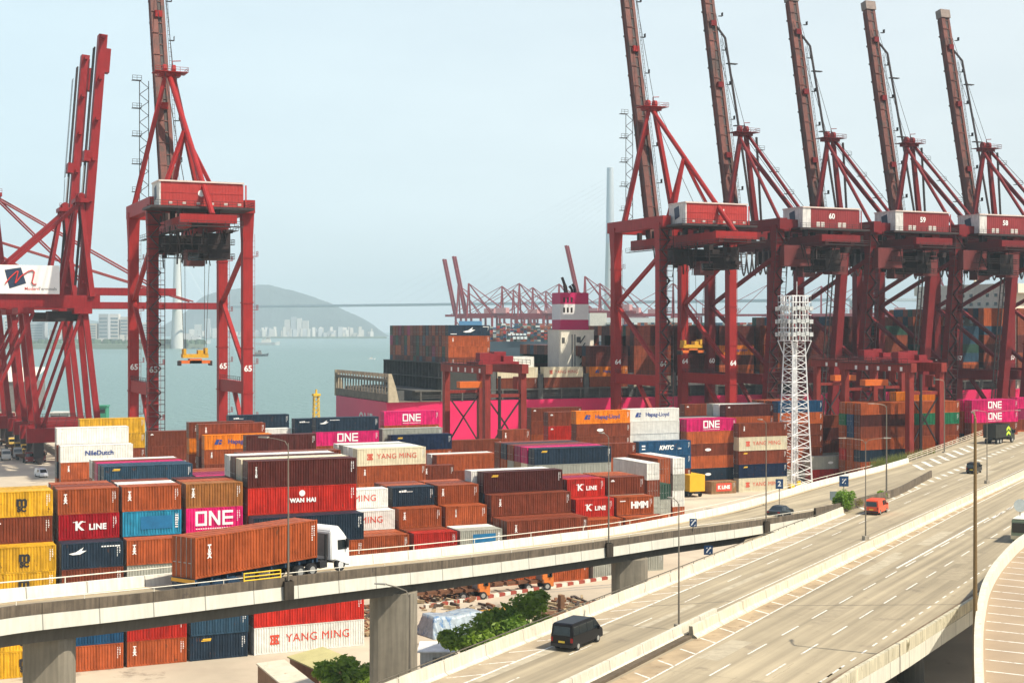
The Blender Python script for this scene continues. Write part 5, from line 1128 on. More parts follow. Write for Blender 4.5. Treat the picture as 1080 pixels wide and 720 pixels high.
# ---------------------------------------------------------------- yard gantries
def yard_gantry(label, x, y, su=8.4, sv=23.0, top=26.5):
    t = thing('yard_gantry', label, 'gantry crane', (x, y, 0), 0, 'rubber tyred yard gantries')
    m_r = crpaint('yard', (0.235, 0.034, 0.027), 0.2)
    for xx in (0, su):
        for yy in (0, sv):
            b = MB(); b.beam((xx, yy, 2.2), (xx, yy, top - 1.5), 1.25, 1.5, up=(0,1,0)); b.build('leg', m_r, t)
            b = MB()
            for k in (-1, 1): b.tube((xx + k*1.0, yy - 0.45, 0.75), (xx + k*1.0, yy + 0.45, 0.75), 0.75, n=14)
            b.build('wheel', M_dark(), t)
        b = MB(); b.box(xx - 0.75, xx + 0.75, -1.5, sv + 1.5, top - 1.5, top + 0.5); b.build('main_girder', m_r, t)
        b = MB(); b.box(xx - 1.4 if xx == 0 else xx + 0.75, xx - 0.75 if xx == 0 else xx + 1.4, -1, sv + 1, top + 0.2, top + 0.3); railing(b, [(xx + (-1.4 if xx == 0 else 1.4), -1, top + 0.3), (xx + (-1.4 if xx == 0 else 1.4), sv + 1, top + 0.3)], every=2); b.build('walkway', m_dkst, t)
    for yy in (0, sv):
        b = MB(); b.box(-1.6, su + 1.6, yy - 0.6, yy + 0.6, 1.3, 2.5); b.build('sill_beam', m_r, t)
        b = MB(); b.box(0.6, su - 0.6, yy - 0.35, yy + 0.35, 20.0, 20.7); b.build('cross_beam', m_r, t)
        b = MB(); b.beam((0.4, yy, 8.6), (su/2, yy, 14.5), 0.3); b.beam((su/2, yy, 14.5), (su - 0.4, yy, 19.5), 0.3); b.beam((su - 0.4, yy, 8.6), (su/2, yy, 14.5), 0.3); b.beam((su/2, yy, 14.5), (0.4, yy, 19.5), 0.3); b.build('brace', m_dkst, t)
    b = MB(); b.box(-0.6, su + 0.6, 3, 9.5, top + 0.5, top + 1.0); b.use(mat('hoist_red', (0.22, 0.020, 0.026), 0.5, spec=0.2))
    b.box(0.2, 2.6, 4, 6.4, top + 1, top + 2.9); b.box(4.4, 7.2, 6, 8.8, top + 1, top + 3.1); b.tube((3.0, 4.2, top + 1.9), (3.0, 7.5, top + 1.9), 0.9, n=12); b.box(5.5, 7.8, 3.4, 5.0, top + 1, top + 2.2); b.build('trolley', m_r, t)
    b = MB(); b.box(su - 0.2, su + 1.9, 2.2, 4.6, top - 5.0, top - 2.3); cb = b.build('driver_cab', m_r, t)
    b = MB(); b.box(su + 0.1, su + 1.6, 2.15, 2.2, top - 4.4, top - 2.7); b.build('window', M_glass(), cb)
    b = MB(); b.box(0.6, su - 1.2, sv*0.75 - 1.0, sv*0.75 + 1.0, 21.4, 22.8); b.build('spreader', mat('spreader_orange', (0.65, 0.14, 0.02), 0.5), t)
    for k in range(5): b = MB(); b.box(-0.8, -0.75, 1.5 + 4*k, 2.3 + 4*k, top - 1.3, top - 0.4); b.build('notice_plate', M_white(), t)
    b = MB(); b.box(-0.2, 1.4, -1.9, -0.8, 5, 7.0); b.tube((su*0.35, -0.2, 2.4), (su*0.35, -0.2, top - 2), 0.35, n=6); b.build('electric_cabinet', m_dkst, t)
    return t
gx, gz_ = on_v(551, 284.5); yard_gantry('red rubber tyred yard gantry before the pink hull', gx - 8.4, 284.5)
gx, _ = on_v(991, 258.0); yard_gantry('red yard gantry at right above the brown stacks', gx - 8.4, 258.0)
gx, _ = on_v(951, 287.0); yard_gantry('second red yard gantry at right, farther from the camera', gx - 8.4, 287.0)

# ---------------------------------------------------------------- lattice floodlight mast
mp_ = G(838, 513, 0); LMZ = 320
t = thing('floodlight_mast', 'white lattice floodlight mast with caged lamp head in the yard', 'light mast', mp_)
m_wl = mat('mast_white', (0.74, 0.74, 0.74), 0.45, var=0.08)
b = MB(); hb_, ht_ = 2.7, 1.6; TZ = 31.5
def corner(z, i): h = hb_ + (ht_ - hb_)*z/TZ; return Vector(((-1, 1, 1, -1)[i]*h, (-1, -1, 1, 1)[i]*h, z))
for i in range(4): b.tube(corner(0, i), corner(TZ, i), 0.19, 0.14, 6)
nz = 11
for k in range(nz):
    z0, z1 = TZ*k/nz, TZ*(k+1)/nz
    for i in range(4):
        j = (i + 1) % 4
        mid = corner((z0+z1)/2, j)
        b.tube(corner(z0, i), mid, 0.075, n=5); b.tube(mid, corner(z1, i), 0.075, n=5); b.tube(corner(z1, i), corner(z1, j), 0.08, n=4)
b.build('lattice', m_wl, t)
b = MB(); b.tube((-0.5, -0.4, 0), (-0.5, -0.4, TZ), 0.20, n=6); b.tube((0.5, 0.4, 0), (0.5, 0.4, TZ), 0.20, n=6)
for k in range(30): b.beam((-0.5, -0.4, 1 + k), (0.5, 0.4, 1 + k), 0.08)
b.build('ladder', m_wl, t)
b = MB(); s_ = 2.6
for k in range(8):
    z = TZ + 0.4 + k*1.4
    b.box(-s_, s_, -s_, -s_ + 0.16, z, z + 0.16); b.box(-s_, s_, s_ - 0.16, s_, z, z + 0.16); b.box(-s_, -s_ + 0.16, -s_ + 0.16, s_ - 0.16, z, z + 0.16); b.box(s_ - 0.16, s_, -s_ + 0.16, s_ - 0.16, z, z + 0.16)
    if k % 2 == 0: b.box(-s_ + 0.16, s_ - 0.16, -0.9, 0.9, z, z + 0.10); b.box(-0.9, 0.9, -s_ + 0.16, -0.9, z, z + 0.10)
for i in range(6):
    e = -s_ + 0.08 + i*(2*s_ - 0.16)/5
    for j in (-1, 1): b.tube((e, j*(s_ - 0.08), TZ + 0.4), (e, j*(s_ - 0.08), TZ + 10.2), 0.085, n=5); b.tube((j*(s_ - 0.08), e, TZ + 0.4), (j*(s_ - 0.08), e, TZ + 10.2), 0.085, n=5)
for i in range(4):
    e = Vector(((-1, 1, 1, -1)[i]*s_, (-1, -1, 1, 1)[i]*s_, TZ + 0.5)); b.tube(corner(TZ - 2.6, i), e, 0.12, n=5)
for k in range(4): e = corner(TZ, k); b.tube((e.x, e.y, TZ), (e.x, e.y, TZ + 10.2), 0.14, n=5)
b.build('lamp_cage', m_wl, t)
rl = random.Random(3)
for k in range(3):
    for i in range(5):
        for side in (0, 1):
            b = MB(); x_, y_ = ((-2.2 + i*1.1, -2.9) if side == 0 else (-2.9, -2.2 + i*1.1)); z = TZ + 1.4 + k*2.8 + 0.2*(i % 2)
            b.box(x_ - 0.45, x_ + 0.45, y_ - 0.3, y_ + 0.3, z, z + 0.9); b.build('floodlight', mat('floodlight_grey', (0.55, 0.56, 0.55), 0.35, 0.3, var=0.2), t)
b = MB(); b.tube((0.6, 0, TZ + 10), (0.6, 0, TZ + 13.4), 0.07, n=5); b.build('lightning_rod', m_wl, t)
for i in range(4): c = corner(0, i); b = MB(); b.box(c.x - 0.5, c.x + 0.5, c.y - 0.5, c.y + 0.5, 0, 0.9); b.build('footing', mat('yellow_rail', (0.75, 0.50, 0.03)), t)

# ---------------------------------------------------------------- the moored ship
SV = 366.5; BM = 48.0; SU = 129.6
shp = thing('container_ship', 'huge magenta hulled container ship moored behind the quay cranes', 'ship', (SU, SV, -5))
m_pink = mat('hull_magenta', (0.66, 0.012, 0.105), 0.45, var=0.06, scale=0.08, streak=0.05, stain=((0.55, 0.03, 0.12), 0.66, 0.15))
m_hdk = mat('hull_deck_grey', (0.085, 0.085, 0.082), 0.7, var=0.25, scale=0.5, streak=0.2)
Lh = 366.0
def stn(x):                                                      # half-width factor and flare along the hull
    if x < 25: return 0.93 + 0.07*x/25
    if x > Lh - 70: f = (x - (Lh - 70))/70; return max(0.02, 1 - f**1.8)
    return 1.0
def hull_ring(x, zlist):
    h = stn(x)*BM/2; return [(x, BM/2 - h*k, z) for z, k in zlist] + [(x, BM/2 + h*k, z) for z, k in zlist[::-1]]
m = MB(); xs_ = [0, 4, 12, 25, 60, 120, 180, 240, 296, 312, 328, 342, 354, 362, 366]; zl = [(-1.5, 0.93), (6, 1.0), (20.0, 1.0)]
for x in xs_: m.v += hull_ring(x + (0 if x > 0 else 0.0), zl)
k = len(zl)*2
for i in range(len(xs_) - 1):
    for j in range(k): m.face((i*k+j, (i+1)*k+j, (i+1)*k+(j+1) % k, i*k+(j+1) % k))
m.face(range(k)); m.face([(len(xs_)-1)*k+j for j in range(k)][::-1])
hull = m.build('hull', m_pink, shp)
link('lettering', text_mesh('ONE', 5.4, mat('hull_lettering', (0.62, 0.60, 0.58)), 0.12, 1.1), hull, (-0.04, BM*0.40, 14.2), -math.pi/2)
b = MB()                                                         # open mooring deck at the stern: posts under a beam
for k in range(19): y_ = 1.6 + k*2.49; b.box(0.3, 0.6, y_ - 0.16, y_ + 0.16, 20.0, 26.6)
b.box(0.1, 1.1, 0.4, BM - 0.4, 25.4, 26.2); b.box(0.6, 16, 0.4, BM - 0.4, 20.0, 20.2); b.box(0.2, 0.8, 1, BM - 1, 20.2, 22.2)
for k in range(19): y_ = 1.6 + k*2.49; b.box(0.2, 1.2, y_ - 0.12, y_ + 0.12, 26.6, 27.6)
b.build('mooring_deck', mat('mooring_steel', (0.16, 0.13, 0.10), 0.7, var=0.3, scale=0.5), shp)
b = MB(); rq_ = random.Random(3)
for k in range(26): y_ = 1.5 + rq_.random()*44; b.box(1.5, 3.0 + rq_.random()*3, y_, y_ + 0.6 + rq_.random()*1.5, 20.2, 21.2 + rq_.random()*1.8)
b.build('mooring_winch', m_hdk, shp)
for y0_ in (0.2, BM - 1.0): b = MB(); b.prism([(0.0, 20.0), (3.0, 20.0), (2.1, 24), (0.9, 27.6), (0.0, 27.6)], y0_, y0_ + 0.8); b.build('stern_bulwark', mat('ship_buff', (0.40, 0.34, 0.24), 0.7, var=0.2), shp)
b = MB(); b.box(7.5, Lh - 75, 2.6, BM - 2.6, 20.0, 23.1); b.build('coaming', m_hdk, shp)
b = MB()
for k in range(46): b.box(9 + k*6.0, 9.4 + k*6.0, 0.15, 0.55, 20.0, 23.1)
b.box(8, Lh - 80, 0.05, 0.18, 21.0, 21.1); b.box(8, Lh - 80, 0.05, 0.18, 21.6, 21.7); b.box(7.5, Lh - 78, 0.1, 2.55, 22.7, 23.05); b.build('side_passage', mat('passage_steel', (0.10, 0.095, 0.085), 0.7, var=0.3), shp)
DZ = 29.0; D2 = 23.15                                             # stack base at the stern and amidships, ship coordinates
def lash(x, z1):
    b = MB()
    for k in range(20): b.box(x - 0.7, x + 0.7, 0.3 + k*2.49 - 0.12, 0.3 + k*2.49 + 0.12, 20.2, z1)
    b.box(x - 0.8, x + 0.8, 0.2, BM - 0.2, (z1 + 22)/2, (z1 + 22)/2 + 0.2); b.box(x - 0.8, x + 0.8, 0.2, BM - 0.2, z1 - 0.2, z1)
    b.build('lashing_bridge', m_hdk, shp)
BAYS = [17.2 + 14.3*k for k in range(19)]
for k in range(20): lash(16.1 + 14.3*k if k else 15.9, 30.5 if k < 2 else 27.0)
b = MB(); b.box(16.9, 29.6, 0.9, BM - 0.9, 23.1, DZ - 0.05); b.build('hatch_cover', mat('hatch_dark', (0.035, 0.035, 0.033), 0.8, var=0.2), shp)
# funnel and casing, forward accommodation
fx0 = on_v(590, SV + 10)[0] - SU; m_buff = mat('ship_cream', (0.80, 0.75, 0.62), 0.6, var=0.06, scale=0.3, streak=0.08)
FW = 9.6
b = MB(); b.box(fx0 - 0.6, fx0 + FW + 1.0, 9, 16.5, 20, 39.0); b.box(fx0 - 0.7, fx0 + FW + 1.1, 8.9, 16.6, 39.0, 39.3); cs = b.build('engine_casing', m_buff, shp)
b = MB()
for k in range(2): b.box(fx0 + 3.4 + k*0.9, fx0 + 3.7 + k*0.9, 8.9, 9.0, 28, 38)
for k in range(6): b.beam((fx0 + 6.0, 8.7, 25 + 2.1*k), (fx0 + 7.6, 8.7, 27.1 + 2.1*k), 0.5, 0.15)
b.box(fx0 + 0.3, fx0 + 1.2, 8.9, 9.0, 35.5, 37.1); b.box(fx0 + 5.0, fx0 + 6.3, 8.9, 9.0, 35.7, 37.3); b.build('stair', m_hdk, cs)
fz = 39.3
fu = MB(); fu.use(mat('funnel_magenta', (0.50, 0.010, 0.105), 0.5, var=0.05)); fu.box(fx0 + 0.3, fx0 + FW - 0.2, 10, 15.5, fz, fz + 2.9); fu.box(fx0 + 0.3, fx0 + FW - 0.2, 10, 15.5, fz + 7.4, fz + 10.7)
fu.use(mat('funnel_white', (0.72, 0.71, 0.70), 0.5, var=0.04)); fu.box(fx0 + 0.3, fx0 + FW - 0.2, 10, 15.5, fz + 2.9, fz + 7.4); fo = fu.build('funnel', None, shp)
for k in range(3):
    for q in (5.0, 7.9): b = MB(); b.box(fx0 + 1.2 + k*1.2, fx0 + 1.8 + k*1.2, 9.94, 10.0, fz + q, fz + q + 1.4); b.build('vent', m_mach, fo)
for k, (xx, h_) in enumerate(((2.6, 4.4), (3.6, 3.0), (6.0, 2.0), (7.4, 2.6))):
    b = MB(); b.path([(fx0 + xx, 11.5 + k, fz + 10.5), (fx0 + xx - 0.3, 11.5 + k, fz + 10.7 + h_*0.6), (fx0 + xx - 1.0, 11.5 + k, fz + 10.7 + h_)], 0.42, 8); b.build('exhaust_pipe', m_mach, fo)
ax0 = on_v(1014, SV + 24)[0] - SU
b = MB(); b.box(ax0, ax0 + 13, 1, BM - 1, 20, 54.5); b.box(ax0 + 1, ax0 + 11, -1.5, BM + 1.5, 51.3, 54.4); acc_ = b.build('accommodation', m_buff, shp)
for q in range(9):
    for k in range(11): b = MB(); b.box(ax0 - 0.06, ax0, 3 + k*3.9, 4.4 + k*3.9, 27 + q*2.9, 28.1 + q*2.9); b.build('window', M_glass(), acc_)
b = MB(); b.tube((ax0 + 6, 24, 54.5), (ax0 + 6, 24, 66), 0.5, 0.3, 8); b.box(ax0 + 5.6, ax0 + 6.4, 18, 30, 61, 61.6); b.build('radar_mast', m_buff, acc_)

# cargo on the ship: the nearest sides as single containers, the rest as one mass
def ship_cont(c, lg, x, row, tier, label, hc=2.896, L=40):
    return make_container(c, lg, L, hc, (SU + x + LEN[L]/2, SV + 0.35 + row*2.49 + 1.219, (DZ if x < 20 else D2) - 5 + tier*2.896), 0, label)
rs_ = random.Random(11)
PAL = ['rust', 'brown', 'dkbrown', 'brown', 'dkbrown', 'rust', 'mauve', 'dkbrown', 'steel', 'brown', 'dkgreen', 'brown']
for tier in range(4):
    for row in range(19):
        c = rs_.choice(PAL)
        if row == 0:
            c, lg, tx = (('brown', 'TEX', 'brown container, lowest of aft side stack on the ship'), ('rust', '', 'rust container, second up in aft side stack on ship'), ('rust', 'TEX', 'rust red container under white swoosh one on ship stern'), ('navy', 'CMAC', 'navy container with large white swoosh atop the ship stern stack'))[tier]
            ship_cont(c, lg, BAYS[0], 0, tier, tx)
        elif 'S%d.%d' % (tier, row) in HIDDEN: rest_box(SU + BAYS[0], SU + BAYS[0] + 12.19, SV + 0.35 + row*2.49, SV + 0.35 + row*2.49 + 2.43, DZ - 5 + tier*2.896, DZ - 5 + tier*2.896 + 2.88, c)
        else: SIDS[ship_cont(c, '', BAYS[0], row, tier, '%s container end on ship stern stack, tier %s from top, column %d from left' % (CDESC[c], ('four', 'three', 'two', 'one')[tier], 19 - row)).name] = 'S%d.%d' % (tier, row)
DARK = ['dkbrown', 'dkbrown', 'brown', 'dkbrown', 'brown', 'dkbrown', 'brown', 'dkbrown', 'navy', 'rust', 'dkgreen', 'brown', 'dkbrown', 'steel']
def bay(k, tiers, rows=(0, 19), singles=()):
    run = None
    for tier in range(tiers):
        for row in range(*rows):
            if row > 1 and tier < tiers - 1 and row < rows[1] - 1: continue       # buried inside the stack
            c = rs_.choice(DARK)
            if row == 0 and run and rs_.random() < 0.5: c = run
            if row == 0: run = c
            s_ = [q for q in singles if q[0] == tier] if row == 0 else []
            if s_: ship_cont(s_[0][1], s_[0][2], BAYS[k], row, tier, s_[0][3]); continue
            x = SU + BAYS[k]; y = SV + 0.35 + row*2.49; z = D2 - 5 + tier*2.896
            rest_box(x, x + 12.19, y, y + 2.43, z, z + 2.88, c)
bay(1, 1, singles=((0, 'brown', 'mark', 'brown container on ship deck right of the yard gantry'),))
for row, tier, c in ((0, 1, 'cream'), (1, 2, 'white'), (2, 2, 'white')):
    ship_cont(c, '', BAYS[1] + 0.2, row, tier, '%s container aboard ship behind gantry trolley, tier %d, row %d from quay side' % (CDESC[c], tier + 1, row + 1))
bay(2, 1, rows=(0, 3), singles=((0, 'brown', '', 'brown container below red lettered cream one before the ship casing'),))
ship_cont('cream', 'YM', BAYS[2], 0, 1, 'cream container with red lettering before the ship engine casing')
bay(3, 4, singles=((0, 'brown', '', 'brown container on ship right of engine casing, lowest'), (1, 'orange', 'HL', 'orange container on the ship between legs of crane 64, left')))
bay(4, 6, singles=((0, 'cream', 'mark', 'cream container low on the ship deck behind crane 64, left'),)); bay(5, 6, singles=((0, 'white', 'mark', 'white container low on the ship deck behind crane 64, right'),))
bay(6, 6, singles=((0, 'grey', '', 'pale grey container low on ship behind right leg of crane 64'), (3, 'orange', 'HL', 'orange lettered container on ship upper tier behind crane 64')))
for k in range(7, 9): bay(k, 6)
for k in range(9, 13): bay(k, 6 + (k % 2))
for k in range(13, 15): bay(k, 8)
for k in range(17, 19): bay(k, 8)

# ---------------------------------------------------------------- far terminal: ship, stacks and cranes in the haze
fsx = MB()
far = thing('far_ship', 'hazy dark hulled container ship moored at the far terminal', 'ship', P(505, 1010, -5))
def far_box(m_, px0, px1, Z0, y0, y1, dep=40):
    a, c = P(px0, Z0), P(px1, Z0*1.0); d = Vector((CS, SN, 0))*dep; z0, z1 = ztop(y1, Z0), ztop(y0, Z0)
    m_.hexa([(a.x, a.y, z0), (c.x, c.y, z0), (c.x + d.x, c.y + d.y, z0), (a.x + d.x, a.y + d.y, z0), (a.x, a.y, z1), (c.x, c.y, z1), (c.x + d.x, c.y + d.y, z1), (a.x + d.x, a.y + d.y, z1)])
b = MB(); far_box(b, 500, 800, 1000, 360, 390, 45); part_in(far, b.build('hull', mat('far_hull_slate', (0.035, 0.055, 0.075), 0.6, var=0.06), None))
b = MB(); far_box(b, 622, 640, 1010, 330, 362, 40); part_in(far, b.build('accommodation', mat('far_cream', (0.62, 0.58, 0.50), 0.6)))
lt_ = MB(); lt_.use(m_white_ := M_white())
for k in range(5): far_box(lt_, 536 + 4*k, 539 + 4*k, 998, 351.5, 353.5, 1.0)
for k in range(4): far_box(lt_, 541 + 4*k, 544 + 4*k, 998, 355, 357.5, 1.0)
part_in(far, lt_.build('deck_fitting', None))
def far_cargo(px0, px1, Z, ybot, ytop, step):
    px = px0
    while px < px1:
        top = ytop + rs_.uniform(0, 6) if rs_.random() < 0.35 else ytop
        y = ybot
        while y > top:
            c = rs_.choice(['rust', 'dorange', 'steel', 'navy', 'blue', 'dkgreen', 'white', 'brown', 'rust', 'grey', 'red'])
            REST.use(cmat(c)); far_box(REST, px, px + step*0.94, Z + rs_.uniform(0, 2), y - 1.85, y, 12); y -= 2.0
        px += step
far_cargo(502, 620, 1003, 360, 345, 3.6); far_cargo(640, 800, 1003, 360, 340, 3.6)
far_cargo(520, 640, 1420, 349, 341, 4.5); far_cargo(840, 1000, 1350, 350, 336, 4.5)
def far_crane(label, px, Z, ang, blen=62.0, apex=84.0):
    t = thing('far_quay_crane', label, 'crane', P(px, Z, -2), R(50), 'hazy cranes of the far terminal')
    m_r = mat('far_crane_red', (0.26, 0.018, 0.028), 0.6, var=0.06); w_, g_ = 18.0, 28.0
    b = MB()
    for x in (0, w_):
        for y in (0, g_): b.beam((x, y, 0), (x, y, 50), 2.0)
        b.beam((x, 0, 16), (x, g_, 16), 1.6); b.beam((x, 0, 49), (x, g_, 49), 1.8); b.beam((x, 2, 18), (x, g_ - 1, 44), 1.0)
    for y in (0, g_): b.beam((0, y, 2), (w_, y, 2), 1.8); b.beam((0, y, 49), (w_, y, 49), 1.8)
    b.build('frame', m_r, t)
    b = MB()
    for s in (5.5, 12.5): b.beam((s, -18, 51.5), (s, g_ + 3, 51.5), 1.4, 2.6)
    b.build('girder', m_r, t)
    A = R(ang); d = Vector((0, math.cos(A), math.sin(A))); O = Vector((9, g_ + 3, 51.5)); b = MB()
    for s in (-3.5, 3.5): b.beam(O + Vector((s,0,0)), O + d*blen + Vector((s,0,0)), 1.5, 2.4, up=(0, -math.sin(A), math.cos(A)))
    for k in range(6): q = O + d*(4 + k*(blen-6)/5); b.beam(q - Vector((3.5,0,0)), q + Vector((3.5,0,0)), 0.8)
    b.build('boom', m_r, t)
    ax = Vector((9, g_, apex)); b = MB()
    for s in (-6, 6): b.beam((9 + s, g_, 50), ax, 1.4); b.beam((9 + s*0.6, 2, 51), ax, 0.9); b.beam((9 + s*0.4, -16, 52), ax, 0.7)
    b.build('a_frame', m_r, t)
    if ang < 30:
        b = MB()
        for f in (0.5, 0.95): b.beam(ax, O + d*blen*f, 0.55)
        b.build('forestay', m_r, t)
    b = MB(); b.box(2, 16, -14, -3, 53, 58.5); b.build('machinery_house', mat('far_house', (0.52, 0.25, 0.25), 0.6), t)
FL = ['hazy far crane with raised boom, leftmost of the far row', 'hazy far crane with raised boom, second from left in far row', 'hazy far crane with lowered boom left of the ship funnel, third in far row', 'hazy far crane with lowered boom, fourth in far row', 'hazy far crane with lowered boom, fifth in far row', 'hazy far crane with lowered boom just left of ship funnel', 'hazy far crane with raised boom behind the ship funnel', 'hazy far crane with lowered boom right of the funnel', 'hazy far crane seen between legs of crane 64', 'hazy far crane left of the lattice mast', 'hazy far crane right of the lattice mast', 'hazy far crane behind the yard gantry at right', 'hazy far crane near right edge between crane legs', 'hazy far crane with lowered boom behind the third of far row', 'hazy far crane with lowered boom behind the fifth of far row', 'hazy far crane with lowered boom hidden partly by the funnel', 'hazy far crane just right of the tall bridge tower']
for i, (px, Z, an) in enumerate(((482, 1560, 78), (494, 1500, 78), (528, 1600, 0), (548, 1500, 0), (560, 1650, 0), (590, 1520, 0), (622, 1300, 77), (634, 1500, 0), (712, 1500, 0), (812, 1550, 0), (868, 1600, 0), (915, 1500, 0), (1012, 1650, 70), (538, 1750, 0), (572, 1800, 0), (604, 1700, 0), (655, 1600, 0))):
    far_crane(FL[i], px + 25, Z, an)
fb = MB()
far_box(fb, 640, 720, 1500, 335, 345, 40)
tag(fb.build('far_warehouse', mat('far_shed', (0.55, 0.56, 0.56), 0.7, var=0.1)), 'long pale terminal sheds under the hazy far cranes', 'warehouse')
fb = MB(); far_box(fb, 484, 508, 1450, 338.5, 343.5, 20); tag(fb.build('far_warehouse', mat('far_shed_blue', (0.06, 0.22, 0.42), 0.7)), 'small blue terminal shed under the leftmost hazy cranes', 'warehouse')

# ---------------------------------------------------------------- cable-stayed bridge
br = thing('cable_stayed_bridge', 'slender cable stayed bridge with two tall round towers crossing the channel', 'bridge', P(415, 2700, -5))
m_bt = mat('bridge_concrete', (0.60, 0.60, 0.57), 0.7, var=0.05); m_bs = mat('bridge_steel', (0.55, 0.58, 0.60), 0.4, 0.3, var=0.05)
T1, T2 = P(187, 2950), P(643.5, 2387); dk = 78.0
def tower(p):
    b = MB(); b.use(m_bt)
    for z0, z1, r0, r1 in ((-5, 80, 13.0, 9.6), (80, 175, 9.6, 7.2)): b.tube((p.x, p.y, z0), (p.x, p.y, z1), r0, r1, 20)
    b.use(m_bs); b.tube((p.x, p.y, 175), (p.x, p.y, 298), 7.2, 5.4, 20); part_in(br, b.build('tower', None))
tower(T1); tower(T2)
dv = (T2 - T1).normalized(); E0 = T1 - dv*900; E1 = T2 + dv*420
b = MB(); nrm = Vector((dv.y, -dv.x, 0))
E1b = P(1400, 2150)
for o in (-19, 19): b.beam(E0 + nrm*o + Vector((0,0,dk)), E1 + nrm*o + Vector((0,0,dk)), 15, 3.6); b.beam(E1 + nrm*o + Vector((0,0,dk)), E1b + nrm*o + Vector((0,0,dk - 6)), 15, 3.6)
for k in range(60): q = E0.lerp(E1, k/59) + Vector((0,0,dk)); b.beam(q - nrm*13, q + nrm*13, 2.5, 2.4)
part_in(br, b.build('deck', m_bs))
for k in range(7):
    q = (E0.lerp(T1 - dv*300, k/3) if k < 4 else E1.lerp(E1b, (k-4)/3))
    b = MB(); b.box(q.x - 5, q.x + 5, q.y - 12, q.y + 12, -5, dk - 2); part_in(br, b.build('pier', m_bt))
b = MB()
for p in (T1, T2):
    for sgn in (-1, 1):
        for k in range(1, 15):
            for o in (-19, 19):
                far_ = k*36.0 if not (p is T1 and sgn < 0) else k*24.0
                if p is T2 and sgn > 0: far_ = k*26.0
                b.tube((p.x, p.y, 180 + k*7.4), p + dv*sgn*far_ + nrm*o + Vector((0,0,dk + 1)), 0.05, n=3)
part_in(br, b.build('stay_cables', m_bs))

# ---------------------------------------------------------------- distant towns
city_m = [mat('tower_block_a', (0.52, 0.50, 0.46), 0.8, var=0.1), mat('tower_block_b', (0.40, 0.42, 0.44), 0.8, var=0.1), mat('tower_block_c', (0.62, 0.60, 0.57), 0.8, var=0.1)]
rc = random.Random(21); blocks = [(88,102,3150,341),(104,114,3150,331),(116,125,3200,331),(127,135,3200,334),(70,82,3150,344),(150,160,3300,340),(52,64,3150,347),(30,46,3150,340),(4,22,3100,336)]
blocks += [(205,212,5900,342),(216,221,5900,336),(224,228,5900,346),(300,306,6250,337),(307,312,6250,334),(313,318,6250,335.5),(319,325,6250,338),(270,280,6200,349),(284,290,6200,347),(330,340,6300,350),(345,352,6300,349),(360,366,6300,348),(372,381,6300,351)]
for i, (p0, p1, Z, yt) in enumerate(blocks):
    b = MB(); b.use(city_m[i % 3]); a, c = P(p0, Z), P(p1, Z); d = Vector((CS, SN, 0))*((p1-p0)/F*Z*0.9); zt = ztop(yt, Z)
    b.zprism([a, c, c + d, a + d], -2, zt); bw = b.build('tower_block', None)
    tag(bw, 'pale hazy building far across the channel behind the left cranes' if i < 9 else 'tiny pale tower block below the far island hill', 'building', 'hazy buildings of the near far shore' if i < 9 else 'tower blocks under the island hill')
    if i < 9:
        wv = MB(); fl = (zt + 2)/9
        rt = (c - a).normalized(); fw = Vector((CS, SN, 0)); n_ = 5
        for q in range(8):
            p_ = a - fw*0.4; L__ = (c-a).length
            wv.hexa([p_ + rt*L__*0.08 + Vector((0,0,2+q*fl)), p_ + rt*L__*0.92 + Vector((0,0,2+q*fl)), p_ + rt*L__*0.92 + fw*0.38 + Vector((0,0,2+q*fl)), p_ + rt*L__*0.08 + fw*0.38 + Vector((0,0,2+q*fl)),
                     p_ + rt*L__*0.08 + Vector((0,0,2+q*fl+fl*0.45)), p_ + rt*L__*0.92 + Vector((0,0,2+q*fl+fl*0.45)), p_ + rt*L__*0.92 + fw*0.38 + Vector((0,0,2+q*fl+fl*0.45)), p_ + rt*L__*0.08 + fw*0.38 + Vector((0,0,2+q*fl+fl*0.45))])
        o = wv.build('window_band', mat('far_glass', (0.16, 0.22, 0.26), 0.3), bw)
b = MB()
for k in range(110):
    px = rc.uniform(196, 404); Z = rc.uniform(6120, 6380); h_ = rc.uniform(8, 45); wd = rc.uniform(1.5, 5)/F*Z; a = P(px, Z)
    b.use(city_m[k % 3]); b.box(a.x - wd/2, a.x + wd/2, a.y - wd/2, a.y + wd/2, -2, h_)
for k in range(50):
    px = rc.uniform(-20, 214); Z = rc.uniform(3050, 3300); h_ = rc.uniform(6, 26); wd = rc.uniform(3, 10)/F*Z; a = P(px, Z)
    b.use(city_m[k % 3]); b.box(a.x - wd/2, a.x + wd/2, a.y - wd/2, a.y + wd/2, 0, h_)
tag(b.build('far_waterfront', None), kind='stuff')
b = MB()
rt_ = random.Random(8)
for k in range(260):
    px = rt_.uniform(-20, 215); Z = rt_.uniform(2950, 3080); a = P(px, Z, 4.0); s_ = rt_.uniform(4, 10)
    b.tube(a, a + Vector((0,0,s_)), s_*0.9, s_*0.45, 6)
tag(b.build('shore_trees', mat('far_trees', (0.06, 0.10, 0.055), 0.9, var=0.3, scale=0.05)), kind='stuff')

